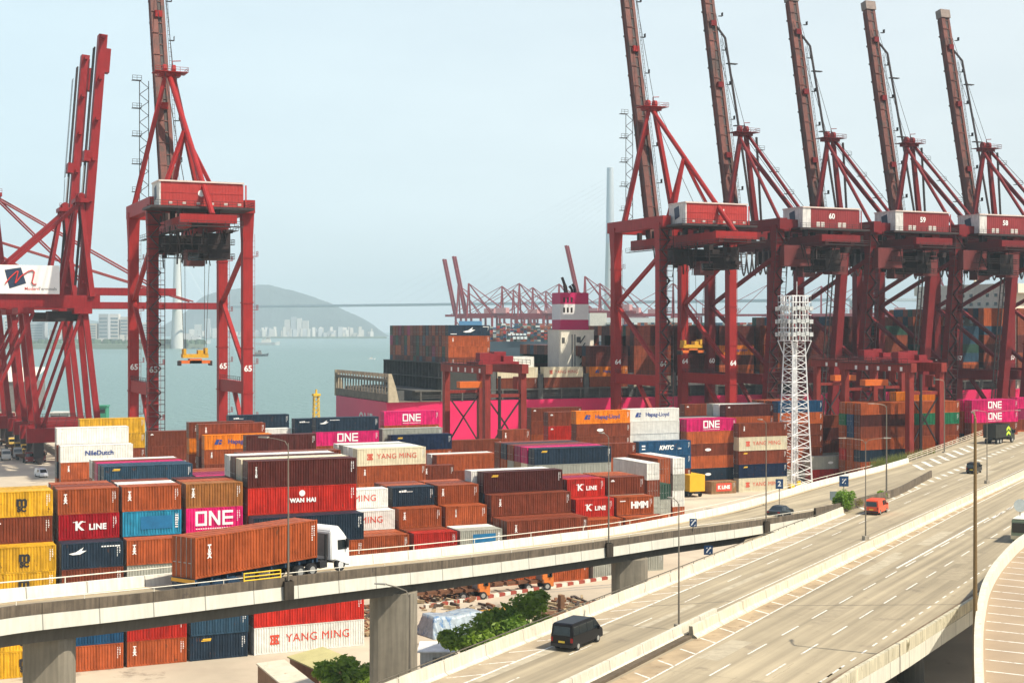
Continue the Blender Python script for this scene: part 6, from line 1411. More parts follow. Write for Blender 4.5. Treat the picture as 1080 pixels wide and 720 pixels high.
# ---------------------------------------------------------------- vehicles (local +x is forward)
def heading(p, q): d = Vector(q) - Vector(p); return math.atan2(d.y, d.x)
HR = heading(RQ(100, -50), RQ(110, -50))
def glossy(n, c): return mat('car_' + n, c, 0.28, var=0.05, scale=2, spec=0.5)
def wheel_set(t, xs, ys, r, wd=0.24, rimc=None):
    rm = rimc or M_steelgrey()
    for x in xs:
        for y in ys:
            b = MB(); b.tube((x, y - wd/2, r), (x, y + wd/2, r), r, n=18); wh = b.build('wheel', M_dark(), t)
            s = 1 if y > 0 else -1
            b = MB(); b.tube((x, y + s*wd*0.42, r), (x, y + s*(wd/2 + 0.012), r), r*0.58, n=12); b.build('rim', rm, wh)
def shell(prof, W, belt, Ht, inset, name, m, parent, bev=0.05):
    b = MB(); b.prism(prof, -W/2, W/2); me = b.mesh(name)
    for v in me.vertices:
        if v.co.z > belt: v.co.y *= 1 - inset*(v.co.z - belt)/(Ht - belt)
    bm = bmesh.new(); bm.from_mesh(me); bmesh.ops.bevel(bm, geom=[e for e in bm.edges if e.calc_face_angle(0) > 0.5 or True], offset=bev, segments=2, affect='EDGES', clamp_overlap=True); bm.to_mesh(me); bm.free()
    me.materials.clear(); me.materials.append(m); return link(name, me, parent)
def side_poly(name, polys, W, belt, Ht, inset, m, parent, proud=0.012):
    for s in (-1, 1):
        for pl in polys:
            b = MB(); n = len(pl)
            for o in (proud, -0.03):
                for x, z in pl:
                    y = W/2*(1 - inset*max(0, z - belt)/(Ht - belt)) + o; b.v.append((x, s*y, z))
            b.face(range(n)); b.face(range(n, 2*n)); [b.face((k, (k+1) % n, n+(k+1) % n, n+k)) for k in range(n)]
            b.build(name, m, parent)
def van(label, loc, rz, col, cname, L=5.2, W=1.9, Ht=2.05, side_glass=True, cat='van', group=None):
    t = thing(cname, label, cat, loc, rz, group); l = L/2; m_ = col
    prof = [(-l, 0.42), (-l + 0.03, Ht*0.56), (-l + 0.10, Ht - 0.10), (-l + 0.30, Ht), (l - 1.75, Ht), (l - 1.25, Ht - 0.12), (l - 0.42, Ht*0.56), (l - 0.08, Ht*0.47), (l, 0.62), (l - 0.02, 0.32), (-l + 0.06, 0.30)]
    body = shell(prof, W, Ht*0.52, Ht, 0.13, 'body', m_, t, 0.045)
    z0, z1 = Ht*0.57, Ht - 0.22; g_ = M_glass()
    fw = [(l - 1.62, z0), (l - 0.72, z0), (l - 1.32, z1), (l - 1.62, z1)]; mw = [(l - 2.75, z0), (l - 1.72, z0), (l - 1.72, z1), (l - 2.75, z1)]
    rw = [[(-l + 0.25, z0), (-l + 1.15, z0), (-l + 1.15, z1), (-l + 0.30, z1)], [(-l + 1.25, z0), (l - 2.85, z0), (l - 2.85, z1), (-l + 1.25, z1)]] if side_glass else []
    side_poly('side_window', [fw, mw] + rw, W, Ht*0.52, Ht, 0.13, g_, t)
    b = MB(); b.v = [(-l + 0.005, -0.74, z0), (-l + 0.005, 0.74, z0), (-l + 0.085, 0.68, z1), (-l + 0.085, -0.68, z1), (-l + 0.1, -0.74, z0), (-l + 0.1, 0.74, z0), (-l + 0.2, 0.68, z1), (-l + 0.2, -0.68, z1)]
    for q in ((0,1,2,3), (4,5,6,7), (0,1,5,4), (1,2,6,5), (2,3,7,6), (3,0,4,7)): b.face(q)
    b.build('rear_window', g_, t)
    b = MB(); x0, x1 = l - 0.40, l - 1.20; b.v = [(x0 + 0.03, -0.80, z0 - 0.02), (x0 + 0.03, 0.80, z0 - 0.02), (x1 + 0.05, 0.70, z1 + 0.06), (x1 + 0.05, -0.70, z1 + 0.06), (x0 - 0.1, -0.8, z0), (x0 - 0.1, 0.8, z0), (x1 - 0.1, 0.7, z1), (x1 - 0.1, -0.7, z1)]
    for q in ((0,1,2,3), (4,5,6,7), (0,1,5,4), (1,2,6,5), (2,3,7,6), (3,0,4,7)): b.face(q)
    b.build('windscreen', g_, t)
    for s in (-1, 1):
        b = MB(); b.box(-l - 0.012, -l + 0.08, s*W/2 - 0.20 if s > 0 else s*W/2 + 0.04, s*W/2 - 0.04 if s > 0 else s*W/2 + 0.20, 0.72, 1.06); b.build('tail_light', mat('tail_lens', (0.30, 0.012, 0.012), 0.2), t)
        b = MB(); b.box(l - 0.10, l + 0.010, s*0.5 if s > 0 else -0.82, 0.82 if s > 0 else -0.5, 0.66, 0.84); b.build('headlight', mat('head_lens', (0.6, 0.6, 0.6), 0.15), t)
        b = MB(); b.box(l - 1.12, l - 0.98, s*(W/2 + 0.02) if s > 0 else -(W/2 + 0.22), W/2 + 0.22 if s > 0 else -(W/2 + 0.02), 1.10, 1.36); b.build('wing_mirror', m_, t)
    b = MB(); b.box(-l - 0.04, -l + 0.1, -W/2 + 0.03, W/2 - 0.03, 0.34, 0.55); b.build('bumper', mat('bumper_black', (0.03, 0.03, 0.03), 0.6), t)
    b = MB(); b.box(-l - 0.03, -l + 0.02, -0.26, 0.26, 0.66, 0.80); b.build('number_plate', mat('plate_yellow', (0.75, 0.55, 0.06), 0.5), t)
    b = MB(); b.box(-l + 0.9, l - 0.9, -W/2 + 0.2, W/2 - 0.2, 0.20, 0.34); b.build('underbody', M_dark(), t)
    wheel_set(t, (-l + 0.98, l - 0.88), (-W/2 + 0.12, W/2 - 0.12), 0.33)
    return t
def place(px, py, z, L, rz, W=1.9):       # rear right bottom corner seen at the pixel -> centre
    c = G(px, py, z); f_ = Vector((math.cos(rz), math.sin(rz), 0)); lf = Vector((-f_.y, f_.x, 0)); return c + f_*L/2 + lf*W/2
van('black minibus with dark windows driving on the far carriageway beside white barrier', place(604, 688, RZ + 0.005, 5.3, HR), HR, mat('car_black', (0.007, 0.007, 0.010), 0.38, var=0.05, spec=0.3), 'minibus', 5.3, 1.9, 2.1, cat='minibus')
van('bright orange red van on the far carriageway right of the bush', place(926.5, 543.5, RZ + 0.005, 5.0, HR), HR, glossy('orange', (0.68, 0.075, 0.022)), 'van', 5.0, 1.92, 1.98, False)
van('small black people carrier on the far carriageway near the right edge', place(1030.5, 500, RZ + 0.005, 4.5, HR), HR, mat('car_black', (0.007, 0.007, 0.010), 0.38, var=0.05, spec=0.3), 'car', 4.5, 1.75, 1.85, cat='car')
van('white van parked on the yard road at far left', G(44, 503, 0) + Vector((0, 1, 0.0)), R(-80), glossy('white', (0.72, 0.72, 0.72)), 'van', 4.8, 1.85, 2.0, False)

def saloon(label, loc, rz, col):
    t = thing('car', label, 'car', loc, rz); L, W, Ht = 4.6, 1.8, 1.45; l = L/2
    prof = [(-l, 0.45), (-l + 0.02, 0.88), (-l + 0.75, 0.98), (-l + 1.35, Ht - 0.05), (-l + 1.8, Ht), (0.35, Ht - 0.02), (1.15, 0.98), (l - 0.35, 0.82), (l, 0.62), (l - 0.02, 0.28), (-l + 0.05, 0.28)]
    shell(prof, W, 0.92, Ht, 0.26, 'body', col, t, 0.05)
    side_poly('side_window', [[(-1.05, 0.98), (-0.05, 0.98), (-0.05, Ht - 0.10), (-0.72, Ht - 0.10)], [(0.05, 0.98), (0.98, 0.98), (0.38, Ht - 0.10), (0.05, Ht - 0.10)]], W, 0.92, Ht, 0.26, M_glass(), t)
    for nm, a, c in (('rear_window', (-l + 0.82, 1.01), (-l + 1.34, Ht - 0.08)), ('windscreen', (1.13, 1.01), (0.40, Ht - 0.06))):
        b = MB(); s = -0.02 if nm == 'rear_window' else 0.02
        b.v = [(a[0] + s, -0.72, a[1]), (a[0] + s, 0.72, a[1]), (c[0] + s, 0.62, c[1]), (c[0] + s, -0.62, c[1]), (a[0] - s*3, -0.7, a[1] - 0.1), (a[0] - s*3, 0.7, a[1] - 0.1), (c[0] - s*3, 0.6, c[1] - 0.1), (c[0] - s*3, -0.6, c[1] - 0.1)]
        for q in ((0,1,2,3), (4,5,6,7), (0,1,5,4), (1,2,6,5), (2,3,7,6), (3,0,4,7)): b.face(q)
        b.build(nm, M_glass(), t)
    for s in (-1, 1):
        b = MB(); b.box(-l - 0.012, -l + 0.1, s*0.72 - 0.15, s*0.72 + 0.15, 0.70, 0.84); b.build('tail_light', mat('tail_lens', (0.30, 0.012, 0.012)), t)
        b = MB(); b.box(l - 0.12, l + 0.01, s*0.66 - 0.18, s*0.66 + 0.18, 0.58, 0.70); b.build('headlight', mat('head_lens', (0.6, 0.6, 0.6)), t)
    wheel_set(t, (-l + 0.95, l - 0.9), (-W/2 + 0.11, W/2 - 0.11), 0.31)
    return t
def on_slip(px, off, back=0.0):
    ln = offset_line(slip, off)
    for a, c in zip(ln[:-1], ln[1:]):
        xa = 540 + F*(a.x*SN - a.y*CS)/(a.x*CS + a.y*SN); xc = 540 + F*(c.x*SN - c.y*CS)/(c.x*CS + c.y*SN)
        if xa <= px <= xc: return a.lerp(c, (px - xa)/(xc - xa)), heading(a, c)
p_, h_ = on_slip(823, -3.2); saloon('dark saloon car descending the slip road below the lattice mast', p_ + Vector((0,0,0.01)), h_, glossy('navy', (0.02, 0.028, 0.035)))

# the container lorry on the overpass
m_cabw = glossy('cabwhite', (0.78, 0.78, 0.77)); m_chs = mat('chassis_blue', (0.018, 0.045, 0.085), 0.5, var=0.15)
def lorry_cab(t, x0, m_c, L=2.1, Ht=3.55, W=2.45):
    prof = [(x0, 0.95), (x0, Ht - 0.35), (x0 + 0.25, Ht - 0.05), (x0 + 0.9, Ht), (x0 + L - 0.65, Ht - 0.55), (x0 + L - 0.28, 2.55), (x0 + L - 0.06, 1.75), (x0 + L, 0.55), (x0 + L - 0.1, 0.42), (x0 + L - 0.35, 0.42), (x0 + 0.4, 0.95)]
    cb = shell(prof, W, 2.0, Ht, 0.10, 'cab', m_c, t, 0.07)
    side_poly('side_window', [[(x0 + 0.75, 1.72), (x0 + L - 0.32, 1.68), (x0 + L - 0.52, 2.42), (x0 + 0.75, 2.46)]], W, 2.0, Ht, 0.10, M_glass(), cb)
    b = MB(); b.v = [(x0 + L - 0.04, -1.05, 1.72), (x0 + L - 0.04, 1.05, 1.72), (x0 + L - 0.26, 1.0, 2.5), (x0 + L - 0.26, -1.0, 2.5), (x0 + L - 0.2, -1.05, 1.72), (x0 + L - 0.2, 1.05, 1.72), (x0 + L - 0.4, 1.0, 2.5), (x0 + L - 0.4, -1.0, 2.5)]
    for q in ((0,1,2,3), (4,5,6,7), (0,1,5,4), (1,2,6,5), (2,3,7,6), (3,0,4,7)): b.face(q)
    b.build('windscreen', M_glass(), cb)
    b = MB(); b.box(x0 - 0.05, x0, -0.9, 0.9, 1.25, 3.0); b.build('rear_wall', mat('cab_rear', (0.24, 0.23, 0.22), 0.6, var=0.2), cb)
    for s in (-1, 1):
        b = MB(); ya, yc = sorted((s*(W/2 + 0.05), s*(W/2 + 0.28))); b.box(x0 + L - 0.55, x0 + L - 0.38, ya, yc, 1.8, 2.5); b.build('wing_mirror', M_dark(), cb)
        b = MB(); ya, yc = sorted((s*0.7, s*1.12)); b.box(x0 + L - 0.06, x0 + L + 0.012, ya, yc, 0.72, 0.95); b.build('headlight', mat('head_lens', (0.6, 0.6, 0.6)), cb)
    return cb
def lorry(label, loc, rz, m_c, name='container_lorry'):
    t = thing(name, label, 'lorry', loc, rz)
    b = MB(); b.box(-6.1, 6.2, -0.55, -0.35, 0.95, 1.30); b.box(-6.1, 6.2, 0.35, 0.55, 0.95, 1.30)
    for k in range(9): b.box(-6.0 + 1.45*k, -5.85 + 1.45*k, -1.15, 1.15, 1.05, 1.28)
    b.box(-6.15, -6.0, -1.22, 1.22, 1.05, 1.38); b.box(6.0, 6.15, -1.22, 1.22, 1.05, 1.38); b.box(-6.12, -6.04, -1.2, 1.2, 0.62, 0.98); b.build('trailer_chassis', m_chs, t)
    b = MB(); b.box(-6.19, -6.15, -1.2, 1.2, 1.08, 1.33); b.build('rear_marker', mat('marker_yellow', (0.75, 0.36, 0.03), 0.5), t)
    for s in (-1, 1):
        b = MB(); ya, yc = sorted((s*0.95, s*1.25))
        for x in (-5.2, -3.85, -2.5): b.tube((x, ya, 0.52), (x, yc, 0.52), 0.62, n=14)
        b.build('mudguard', m_chs, t)
        b = MB(); b.box(1.6, 1.8, s*0.8 - 0.1, s*0.8 + 0.1, 0.15, 1.0); b.build('landing_leg', M_dark(), t)
    wheel_set(t, (-5.2, -3.85, -2.5), (-1.02, 1.02), 0.50, 0.36, m_chs)
    b = MB(); b.box(3.4, 9.6, -0.5, -0.3, 0.7, 0.98); b.box(3.4, 9.6, 0.3, 0.5, 0.7, 0.98); b.box(6.4, 7.2, -1.2, -0.6, 0.5, 1.0); b.box(6.4, 7.2, 0.6, 1.2, 0.5, 1.0); b.tube((7.35, -0.9, 0.9), (7.35, -0.9, 3.0), 0.10, n=6); b.build('tractor_chassis', M_dark(), t)
    wheel_set(t, (4.3, 5.6), (-1.0, 1.0), 0.50, 0.40); wheel_set(t, (8.75,), (-1.04, 1.04), 0.50, 0.30, mat('rim_white', (0.6, 0.6, 0.6), 0.5))
    lorry_cab(t, 7.65, m_c)
    b = MB(); b.box(9.65, 9.78, -1.2, 1.2, 0.35, 0.75); b.build('bumper', m_c, t)
    return t
lp, lh = on_slip(261, -2.2)
lorry('white cabbed lorry hauling a long rust container across the overpass', lp + Vector((0,0,0.01)), lh, m_cabw)
make_container('rust', 'TEX', 40, 2.896, lp + Vector((0,0,1.40)), lh, 'rust red long container on the lorry crossing the overpass')

def box_lorry(label, loc, rz):
    t = thing('lorry', label, 'lorry', loc, rz); t.scale = (1.2, 1.15, 1.12)
    b = MB(); b.box(-3.6, 2.2, -1.22, 1.22, 1.15, 3.7); 
    for k in range(7): b.box(-3.5 + 0.8*k, -3.4 + 0.8*k, -1.27, 1.27, 1.2, 3.75)
    b.build('load_box', mat('lorry_dark', (0.030, 0.030, 0.024), 0.6, var=0.2), t)
    b = MB(); b.box(-3.7, 4.0, -0.5, 0.5, 0.7, 1.1); b.build('chassis', M_dark(), t)
    lorry_cab(t, 2.4, mat('lorry_cab_dark', (0.035, 0.04, 0.03), 0.4), 1.9, 2.9, 2.4)
    nb = mat('neon_panel', (0.55, 0.80, 0.05), 0.5, var=0.05)
    b = MB(); b.v = []
    for k in range(2): z = 1.4 + 0.9*k; b.hexa([(0.7, -1.30, z), (1.5, -1.30, z + 0.5), (1.5, -1.225, z + 0.5), (0.7, -1.225, z), (0.7, -1.30, z + 0.45), (1.5, -1.30, z + 0.95), (1.5, -1.225, z + 0.95), (0.7, -1.225, z + 0.45)]); b.hexa([(1.5, -1.30, z + 0.5), (2.2, -1.30, z), (2.2, -1.225, z), (1.5, -1.225, z + 0.5), (1.5, -1.30, z + 0.95), (2.2, -1.30, z + 0.45), (2.2, -1.225, z + 0.45), (1.5, -1.225, z + 0.95)])
    b.build('warning_chevron', nb, t)
    wheel_set(t, (-2.6, -1.5), (-1.0, 1.0), 0.5, 0.4); wheel_set(t, (3.3,), (-1.03, 1.03), 0.5, 0.3)
    return t
box_lorry('dark tipper lorry with neon yellow chevrons in the merging lane at right', G(1053, 467, RZ) + Vector((0,0,0.01)), HR - R(14))

def bus(label, loc, rz):
    t = thing('minibus', label, 'bus', loc, rz); L, W, Ht = 7.0, 2.2, 2.75; l = L/2
    m_g = glossy('busgreen', (0.20, 0.25, 0.17)); prof = [(-l, 0.45), (-l + 0.05, Ht - 0.1), (-l + 0.2, Ht), (l - 0.5, Ht), (l - 0.12, Ht - 0.3), (l, 1.2), (l, 0.4), (-l + 0.1, 0.35)]
    shell(prof, W, 1.3, Ht, 0.08, 'body', m_g, t, 0.07)
    side_poly('side_window', [[(-l + 0.3 + 1.25*k, 1.35), (-l + 1.4 + 1.25*k, 1.35), (-l + 1.4 + 1.25*k, 2.3), (-l + 0.3 + 1.25*k, 2.3)] for k in range(5)], W, 1.3, Ht, 0.08, M_glass(), t)
    for s, nm in ((-1, 'rear_window'), (1, 'windscreen')):
        b = MB(); b.box(s*l - 0.02 if s > 0 else -l - 0.015, s*l + 0.015 if s > 0 else -l + 0.06, -0.95, 0.95, 1.25, 2.35); b.build(nm, M_glass(), t)
    b = MB(); b.box(-l - 0.02, l + 0.02, -W/2 - 0.012, W/2 + 0.012, 0.5, 0.9); b.build('lower_panel', mat('bus_cream', (0.62, 0.55, 0.38), 0.4), t)
    b = MB(); b.box(-l + 0.1, l - 0.4, -0.95, 0.95, Ht, Ht + 0.08); b.build('roof', mat('bus_roof', (0.70, 0.66, 0.55), 0.5), t)
    wheel_set(t, (-l + 1.6, l - 1.2), (-0.98, 0.98), 0.42)
    return t
bp_ = G(1066, 572.5, RZ + 0.005); f_ = Vector((math.cos(HR), math.sin(HR), 0)); bus('green and cream minibus on the near carriageway cut by the right frame edge', bp_ + f_*3.5 - Vector((-f_.y, f_.x, 0))*1.1, HR)

# ---- yard tractors with skeletal trailers
def yard_tractor(label, loc, rz, col, cn, group=None, proto={}):
    if cn in proto:
        return dup(proto[cn], None, loc, rz, label)
    t = thing('yard_tractor', label, 'yard truck', loc, rz, group)
    b = MB(); b.box(-6.1, 6.3, -0.5, -0.25, 0.95, 1.30); b.box(-6.1, 6.3, 0.25, 0.5, 0.95, 1.30)
    for k in range(8): b.box(-6.0 + 1.7*k, -5.8 + 1.7*k, -1.2, 1.2, 1.0, 1.45)
    b.build('trailer_chassis', mat('skeleton_brown', (0.16, 0.07, 0.035), 0.7, var=0.3), t)
    wheel_set(t, (-5.2, -3.9, 3.9), (-1.0, 1.0), 0.52, 0.45); wheel_set(t, (6.6,), (-1.0, 1.0), 0.5, 0.35)
    lorry_cab(t, 5.9, mat('tractor_' + cn, col, 0.5, var=0.15), 1.7, 2.9, 2.3)
    proto[cn] = t; return t
YG = 'yard trucks parked on the left quay road'
rty = random.Random(2)
TRK = [(8, 470, 'yellow'), (14, 475, 'yellow'), (5, 483, 'white'), (17, 481, 'white'), (26, 486, 'red'), (38, 485, 'red'), (22, 477, 'yellow')]
TC = {'yellow': (0.62, 0.40, 0.08), 'red': (0.28, 0.035, 0.03), 'orange': (0.60, 0.17, 0.03), 'white': (0.62, 0.60, 0.56)}
TL = ['yellow cabbed yard truck at the back left of parked trucks', 'yellow yard truck in middle of the parked trucks', 'white cabbed yard truck at extreme left edge', 'white cabbed yard truck in the parked cluster', 'dark red yard truck just behind the white van, left', 'dark red yard truck just behind the white van, right', 'yellow yard truck in centre of the parked cluster']
for i, (px, py, cn) in enumerate(TRK):
    yard_tractor(TL[i], G(px, py, 0), R(-88) + rty.uniform(-.08, .08), TC[cn], cn, YG)
yt = yard_tractor('orange cabbed yard truck with empty trailer seen under the overpass', G(525, 624, 0), heading(P(480, 190), P(560, 194)), TC['orange'], 'orange'); yt['group'] = 'yard trucks under the overpass'
yt = yard_tractor('second orange yard truck under the overpass just right of pier', G(455, 634, 0), heading(P(480, 190), P(560, 194)), TC['orange'], 'orange'); yt['group'] = 'yard trucks under the overpass'
# yellow box trailer beside the end-on containers
c = P(735, 300, 0); t = thing('box_trailer', 'plain yellow box trailer standing in the yard beside end-on containers', 'trailer', c, R(90))
b = MB(); b.box(-0.2, 5.5, -1.8, 1.8, 1.2, 4.6); b.build('load_box', mat('trailer_yellow', (0.70, 0.40, 0.02), 0.5, var=0.08), t)
b = MB(); b.box(-0.3, 5.6, -0.6, 0.6, 0.75, 1.2); b.build('chassis', M_dark(), t); wheel_set(t, (0.9, 4.6), (-1.3, 1.3), 0.5, 0.4)

# ---------------------------------------------------------------- tarpaulin load, huts, shed roofs, kerbs under the overpass
RT = Vector((SN, -CS, 0)); FWD = Vector((CS, SN, 0))
c = G(478, 666, 0); rz_ = heading(G(450, 664, 0), G(520, 655, 0))
m_ = MB(); nx, ny = 60, 30; rn = random.Random(9); Lx, Ly, Hh = 6.6, 2.6, 2.2
for i in range(nx + 1):
    for j in range(ny + 1):
        u_, v_ = i/nx, j/ny; x = (u_ - 0.5)*(Lx + 1.6); y = (v_ - 0.5)*(Ly + 2.2)
        ex = max(0, abs(x) - Lx/2)/0.8; ey = max(0, abs(y) - Ly/2)/1.1; e = min(1, max(ex, ey))
        z = Hh*(1 - e**0.8) + 0.10*mnoise.fractal(Vector((x*0.9, y*1.1, 3)), 1.0, 2.0, 4)*(0.6 + 1.5*e*(1-e)) + 0.10*math.sin(u_*11) + 0.08*e*math.sin(x*5 + 3*math.sin(y)); x *= 1 - 0.10*(1 - z/Hh) * 0.3; m_.v.append((x, y*(1 + 0.1*math.sin(i*1.3)*e), max(0.03, z)))
for i in range(nx):
    for j in range(ny): a = i*(ny+1) + j; m_.face((a, a+ny+1, a+ny+2, a+1))
tarp = m_.build('tarpaulin_load', mat('tarpaulin', (0.30, 0.36, 0.41), 0.38, var=0.25, scale=1.8, stain=((0.07, 0.16, 0.32), 0.55, 1.2)), None, c, rz_)
[setattr(p_, 'use_smooth', True) for p_ in tarp.data.polygons]; tag(tarp, 'silvery blue tarpaulin draped over a load on the yard floor by the trees', 'tarpaulin')
c = G(536, 651, 0); t = thing('timber_stack', 'stack of yellow timber beams lying right of the tarpaulin load', 'timber', c, rz_)
b = MB()
for k in range(3):
    for j in range(5): b.box(-3.4 + 0.3*(j % 2), 3.2 + 0.2*(k % 2), -1.0 + 0.42*j, -0.62 + 0.42*j, 0.02 + 0.36*k, 0.34 + 0.36*k)
b.build('beam', mat('timber_yellow', (0.45, 0.22, 0.03), 0.8, var=0.25), t)
c = G(592, 646, 0); t = thing('steel_frame', 'rusty square steel frame lying in the yard below the overpass', 'steel frame', c, rz_)
b = MB(); b.box(-3, 3, -1.4, -1.0, 0.02, 0.42); b.box(-3, 3, 1.0, 1.4, 0.02, 0.42); b.box(-3, -2.6, -1.0, 1.0, 0.02, 0.40); b.box(2.6, 3, -1.0, 1.0, 0.02, 0.40); b.box(-0.3, 0.3, -0.3, 0.3, 0.02, 2.2); b.box(-2.6, 2.6, -0.2, 0.2, 0.05, 0.35); b.build('frame', mat('rusty_steel', (0.17, 0.085, 0.045), 0.8, var=0.3), t)
def hut(label, name, p, rz, L, W, h, mw, mr_, roof_over=0.25, slope=0.35, door=True):
    t = thing(name, label, 'hut', p, rz)
    b = MB(); b.box(-L/2, L/2, -W/2, W/2, -0.05, h); wl = b.build('wall', mw, t)
    b = MB(); o = roof_over; b.hexa([(-L/2-o, -W/2-o, h), (L/2+o, -W/2-o, h), (L/2+o, W/2+o, h+slope), (-L/2-o, W/2+o, h+slope), (-L/2-o, -W/2-o, h+0.14), (L/2+o, -W/2-o, h+0.14), (L/2+o, W/2+o, h+slope+0.14), (-L/2-o, W/2+o, h+slope+0.14)]); b.build('roof', mr_, t)
    if door:
        b = MB(); b.box(-0.45, 0.45, -W/2 - 0.04, -W/2, 0, 2.0); b.build('door', mat('hut_door', (0.20, 0.19, 0.18), 0.6), t)
        b = MB(); b.box(0.8, 1.7, -W/2 - 0.035, -W/2, 1.1, 1.9); b.build('window', M_glass(), t)
    return t
m_cream_r = mat('hut_roof_cream', (0.62, 0.56, 0.44), 0.7, var=0.14, scale=0.7, stain=((0.36, 0.28, 0.18), 0.6, 0.8)); m_olive = mat('hut_roof_olive', (0.46, 0.42, 0.20), 0.7, var=0.12, scale=0.6); m_bw = mat('hut_wall_brown', (0.26, 0.15, 0.09), 0.8, var=0.18)
sd_ = RT*3.8 - FWD*8.5; sd_.z = 0; sa_ = math.atan2(sd_.y, sd_.x); su_ = sd_.normalized()
hut('brown shed with flat cream roof at the bottom edge beside the trees', 'shed', P(285.5, 139, 0) + su_*5, sa_, 10, 2.5, 2.7, m_bw, m_cream_r, 0.12, 0.12, False)
hut('shed with olive green roof at the bottom edge left of trees', 'shed', P(328, 142.5, 0) + su_*3.2, sa_ + 0.15, 6.6, 3.4, 2.7, m_bw, m_olive, 0.2, 0.5, False)
hut('small white portable cabin behind the motorway barrier near the pier', 'portable_cabin', P(462, 146, 0), R(-25), 3.4, 2.6, 2.5, mat('cabin_white', (0.58, 0.57, 0.55), 0.6, var=0.12, streak=0.15), mat('cabin_roof', (0.78, 0.77, 0.75), 0.6))
kb = MB()
for i in range(34):
    a = G(448 + i*6, 641 - i*0.95, 0); kb.use(mat('kerb_red', (0.30, 0.06, 0.04), 0.8) if i % 2 else mat('kerb_white', (0.62, 0.58, 0.50), 0.8)); d = (G(454 + i*6, 640 - i*0.95, 0) - a); kb.beam(a + Vector((0,0,0.2)), a + d*0.94 + Vector((0,0,0.2)), 0.4, 0.45)
tag(kb.build('kerb_blocks', None), 'row of red and white kerb blocks on the yard floor under the overpass', 'kerb')
rb = MB(); rr_ = random.Random(6); rmats = [mat('scrap_rust', (0.20, 0.09, 0.045), 0.9, var=0.3), mat('scrap_dark', (0.07, 0.05, 0.04), 0.9, var=0.3), mat('scrap_tan', (0.36, 0.27, 0.16), 0.9, var=0.3)]
for i in range(420):
    px, py = rr_.choice([(rr_.uniform(440, 500), rr_.uniform(622, 636)), (rr_.uniform(585, 640), rr_.uniform(632, 652)), (rr_.uniform(380, 392), rr_.uniform(640, 672)), (rr_.uniform(440, 640), rr_.uniform(636, 650))])
    p = G(px, py, 0); s_ = rr_.uniform(0.2, 0.8); rb.use(rr_.choice(rmats)); a_ = rr_.uniform(0, 3.1); rb.beam(p + Vector((0,0,s_*0.3)), p + Vector((math.cos(a_)*s_*2, math.sin(a_)*s_*2, s_*0.5)), s_*0.5, s_*0.5)
tag(rb.build('scrap', None), 'scattered scrap timber and steel', 'scrap', kind='stuff')
# rails / cranes lanes are worn strips on the yard floor
ys = MB()
for v in (172.5, 200.5, 227.5, 254.0, 281.5): 
    for o in (0, 1.5): ys.v += [(-60, v+o, 0.012), (420, v+o, 0.012), (420, v+o+0.7, 0.012), (-60, v+o+0.7, 0.012)]; n_ = len(ys.v); ys.face((n_-4, n_-3, n_-2, n_-1))
ys.build('yard_lane', mat('lane_strip', (0.33, 0.30, 0.25), 0.9, var=0.2))['kind'] = 'structure'
# quay walls
qw = MB(); qw.box(50.6, 51.3, 378, 800, 0, 1.5); tag(qw.build('quay_wall', m_par), 'low cream quay wall running away beside the parked yard trucks', 'wall')
# ---------------------------------------------------------------- street lamps
LG = 'lamp posts along the motorway and the slip road'
m_pole = mat('lamp_pole_grey', (0.20, 0.175, 0.14), 0.5, 0.3, var=0.1); m_poleb = mat('lamp_pole_brown', (0.20, 0.13, 0.055), 0.6, 0.2, var=0.12)
def lamp(label, base, h, arms, r=0.11, m_=None, lift=1.2, foot=True):
    t = thing('street_lamp', label, 'street lamp', base, 0, LG); m_ = m_ or m_pole
    b = MB(); b.tube((0,0,0), (0,0,h*0.3), r*1.25, r*1.1, 10); b.tube((0,0,h*0.3), (0,0,h), r*1.05, r*0.55, 10); b.build('pole', m_, t)
    if foot: b = MB(); b.box(-0.3, 0.3, -0.3, 0.3, -0.3, 0.25); b.build('base', m_conc_b(), t)
    for d in arms:
        d = Vector(d); b = MB(); pts = [Vector((0,0,h - 0.3)), d*0.15 + Vector((0,0,h + 0.25*lift*0.4)), d*0.55 + Vector((0,0,h + 0.22*lift)), d + Vector((0,0,h + 0.30*lift))]; b.path(pts, r*0.45, 6); b.build('arm', m_, t)
        e = d + Vector((0,0,h + 0.30*lift)); dn = d.normalized(); b = MB(); b.beam(e - dn*0.1, e + dn*0.75, 0.26, 0.13, 0.18, 0.08); b.build('lamp_head', mat('lamp_head', (0.38, 0.35, 0.30), 0.4), t)
    return t
def m_conc_b(): return mat('lamp_base', (0.34, 0.30, 0.24), 0.9)
L_ = -RT
def slip_lamp(px, top, label, arm):
    p, _ = on_slip(px, 0.25); Z = p.x*CS + p.y*SN; p = p + Vector((0,0,0.2)); bk = MB(); bk.box(-0.35, 0.35, -0.35, 0.35, -1.1, 0.25)
    t = lamp(label, p, ztop(top, Z) - p.z, [arm], 0.07); bk.build('bracket', m_pard, t); return t
slip_lamp(304, 467, 'slim lamp post on overpass parapet in front of the lorry', L_*1.7 + FWD*0.8)
slip_lamp(642, 461, 'slim lamp post on overpass parapet below the wide navy container', L_*0.5 + FWD*1.0)
slip_lamp(808, 446, 'slim lamp post on slip road beside the dark saloon car', L_*0.4 + FWD*1.0)
p = RQ(133, -67.0, RZ)
def med_lamp(px, py, top, label, arms, z=RZ + 0.25): 
    p = G(px, py, z); return lamp(label, p, ztop(top, p.x*CS + p.y*SN) - z, arms, 0.07)
med_lamp(716, 661, 531, 'median lamp post behind the white foreground barrier', [L_*0.4 + FWD*0.9])
med_lamp(913, 567, 465, 'double armed median lamp post in front of the orange van', [L_*2.4, RT*2.2])
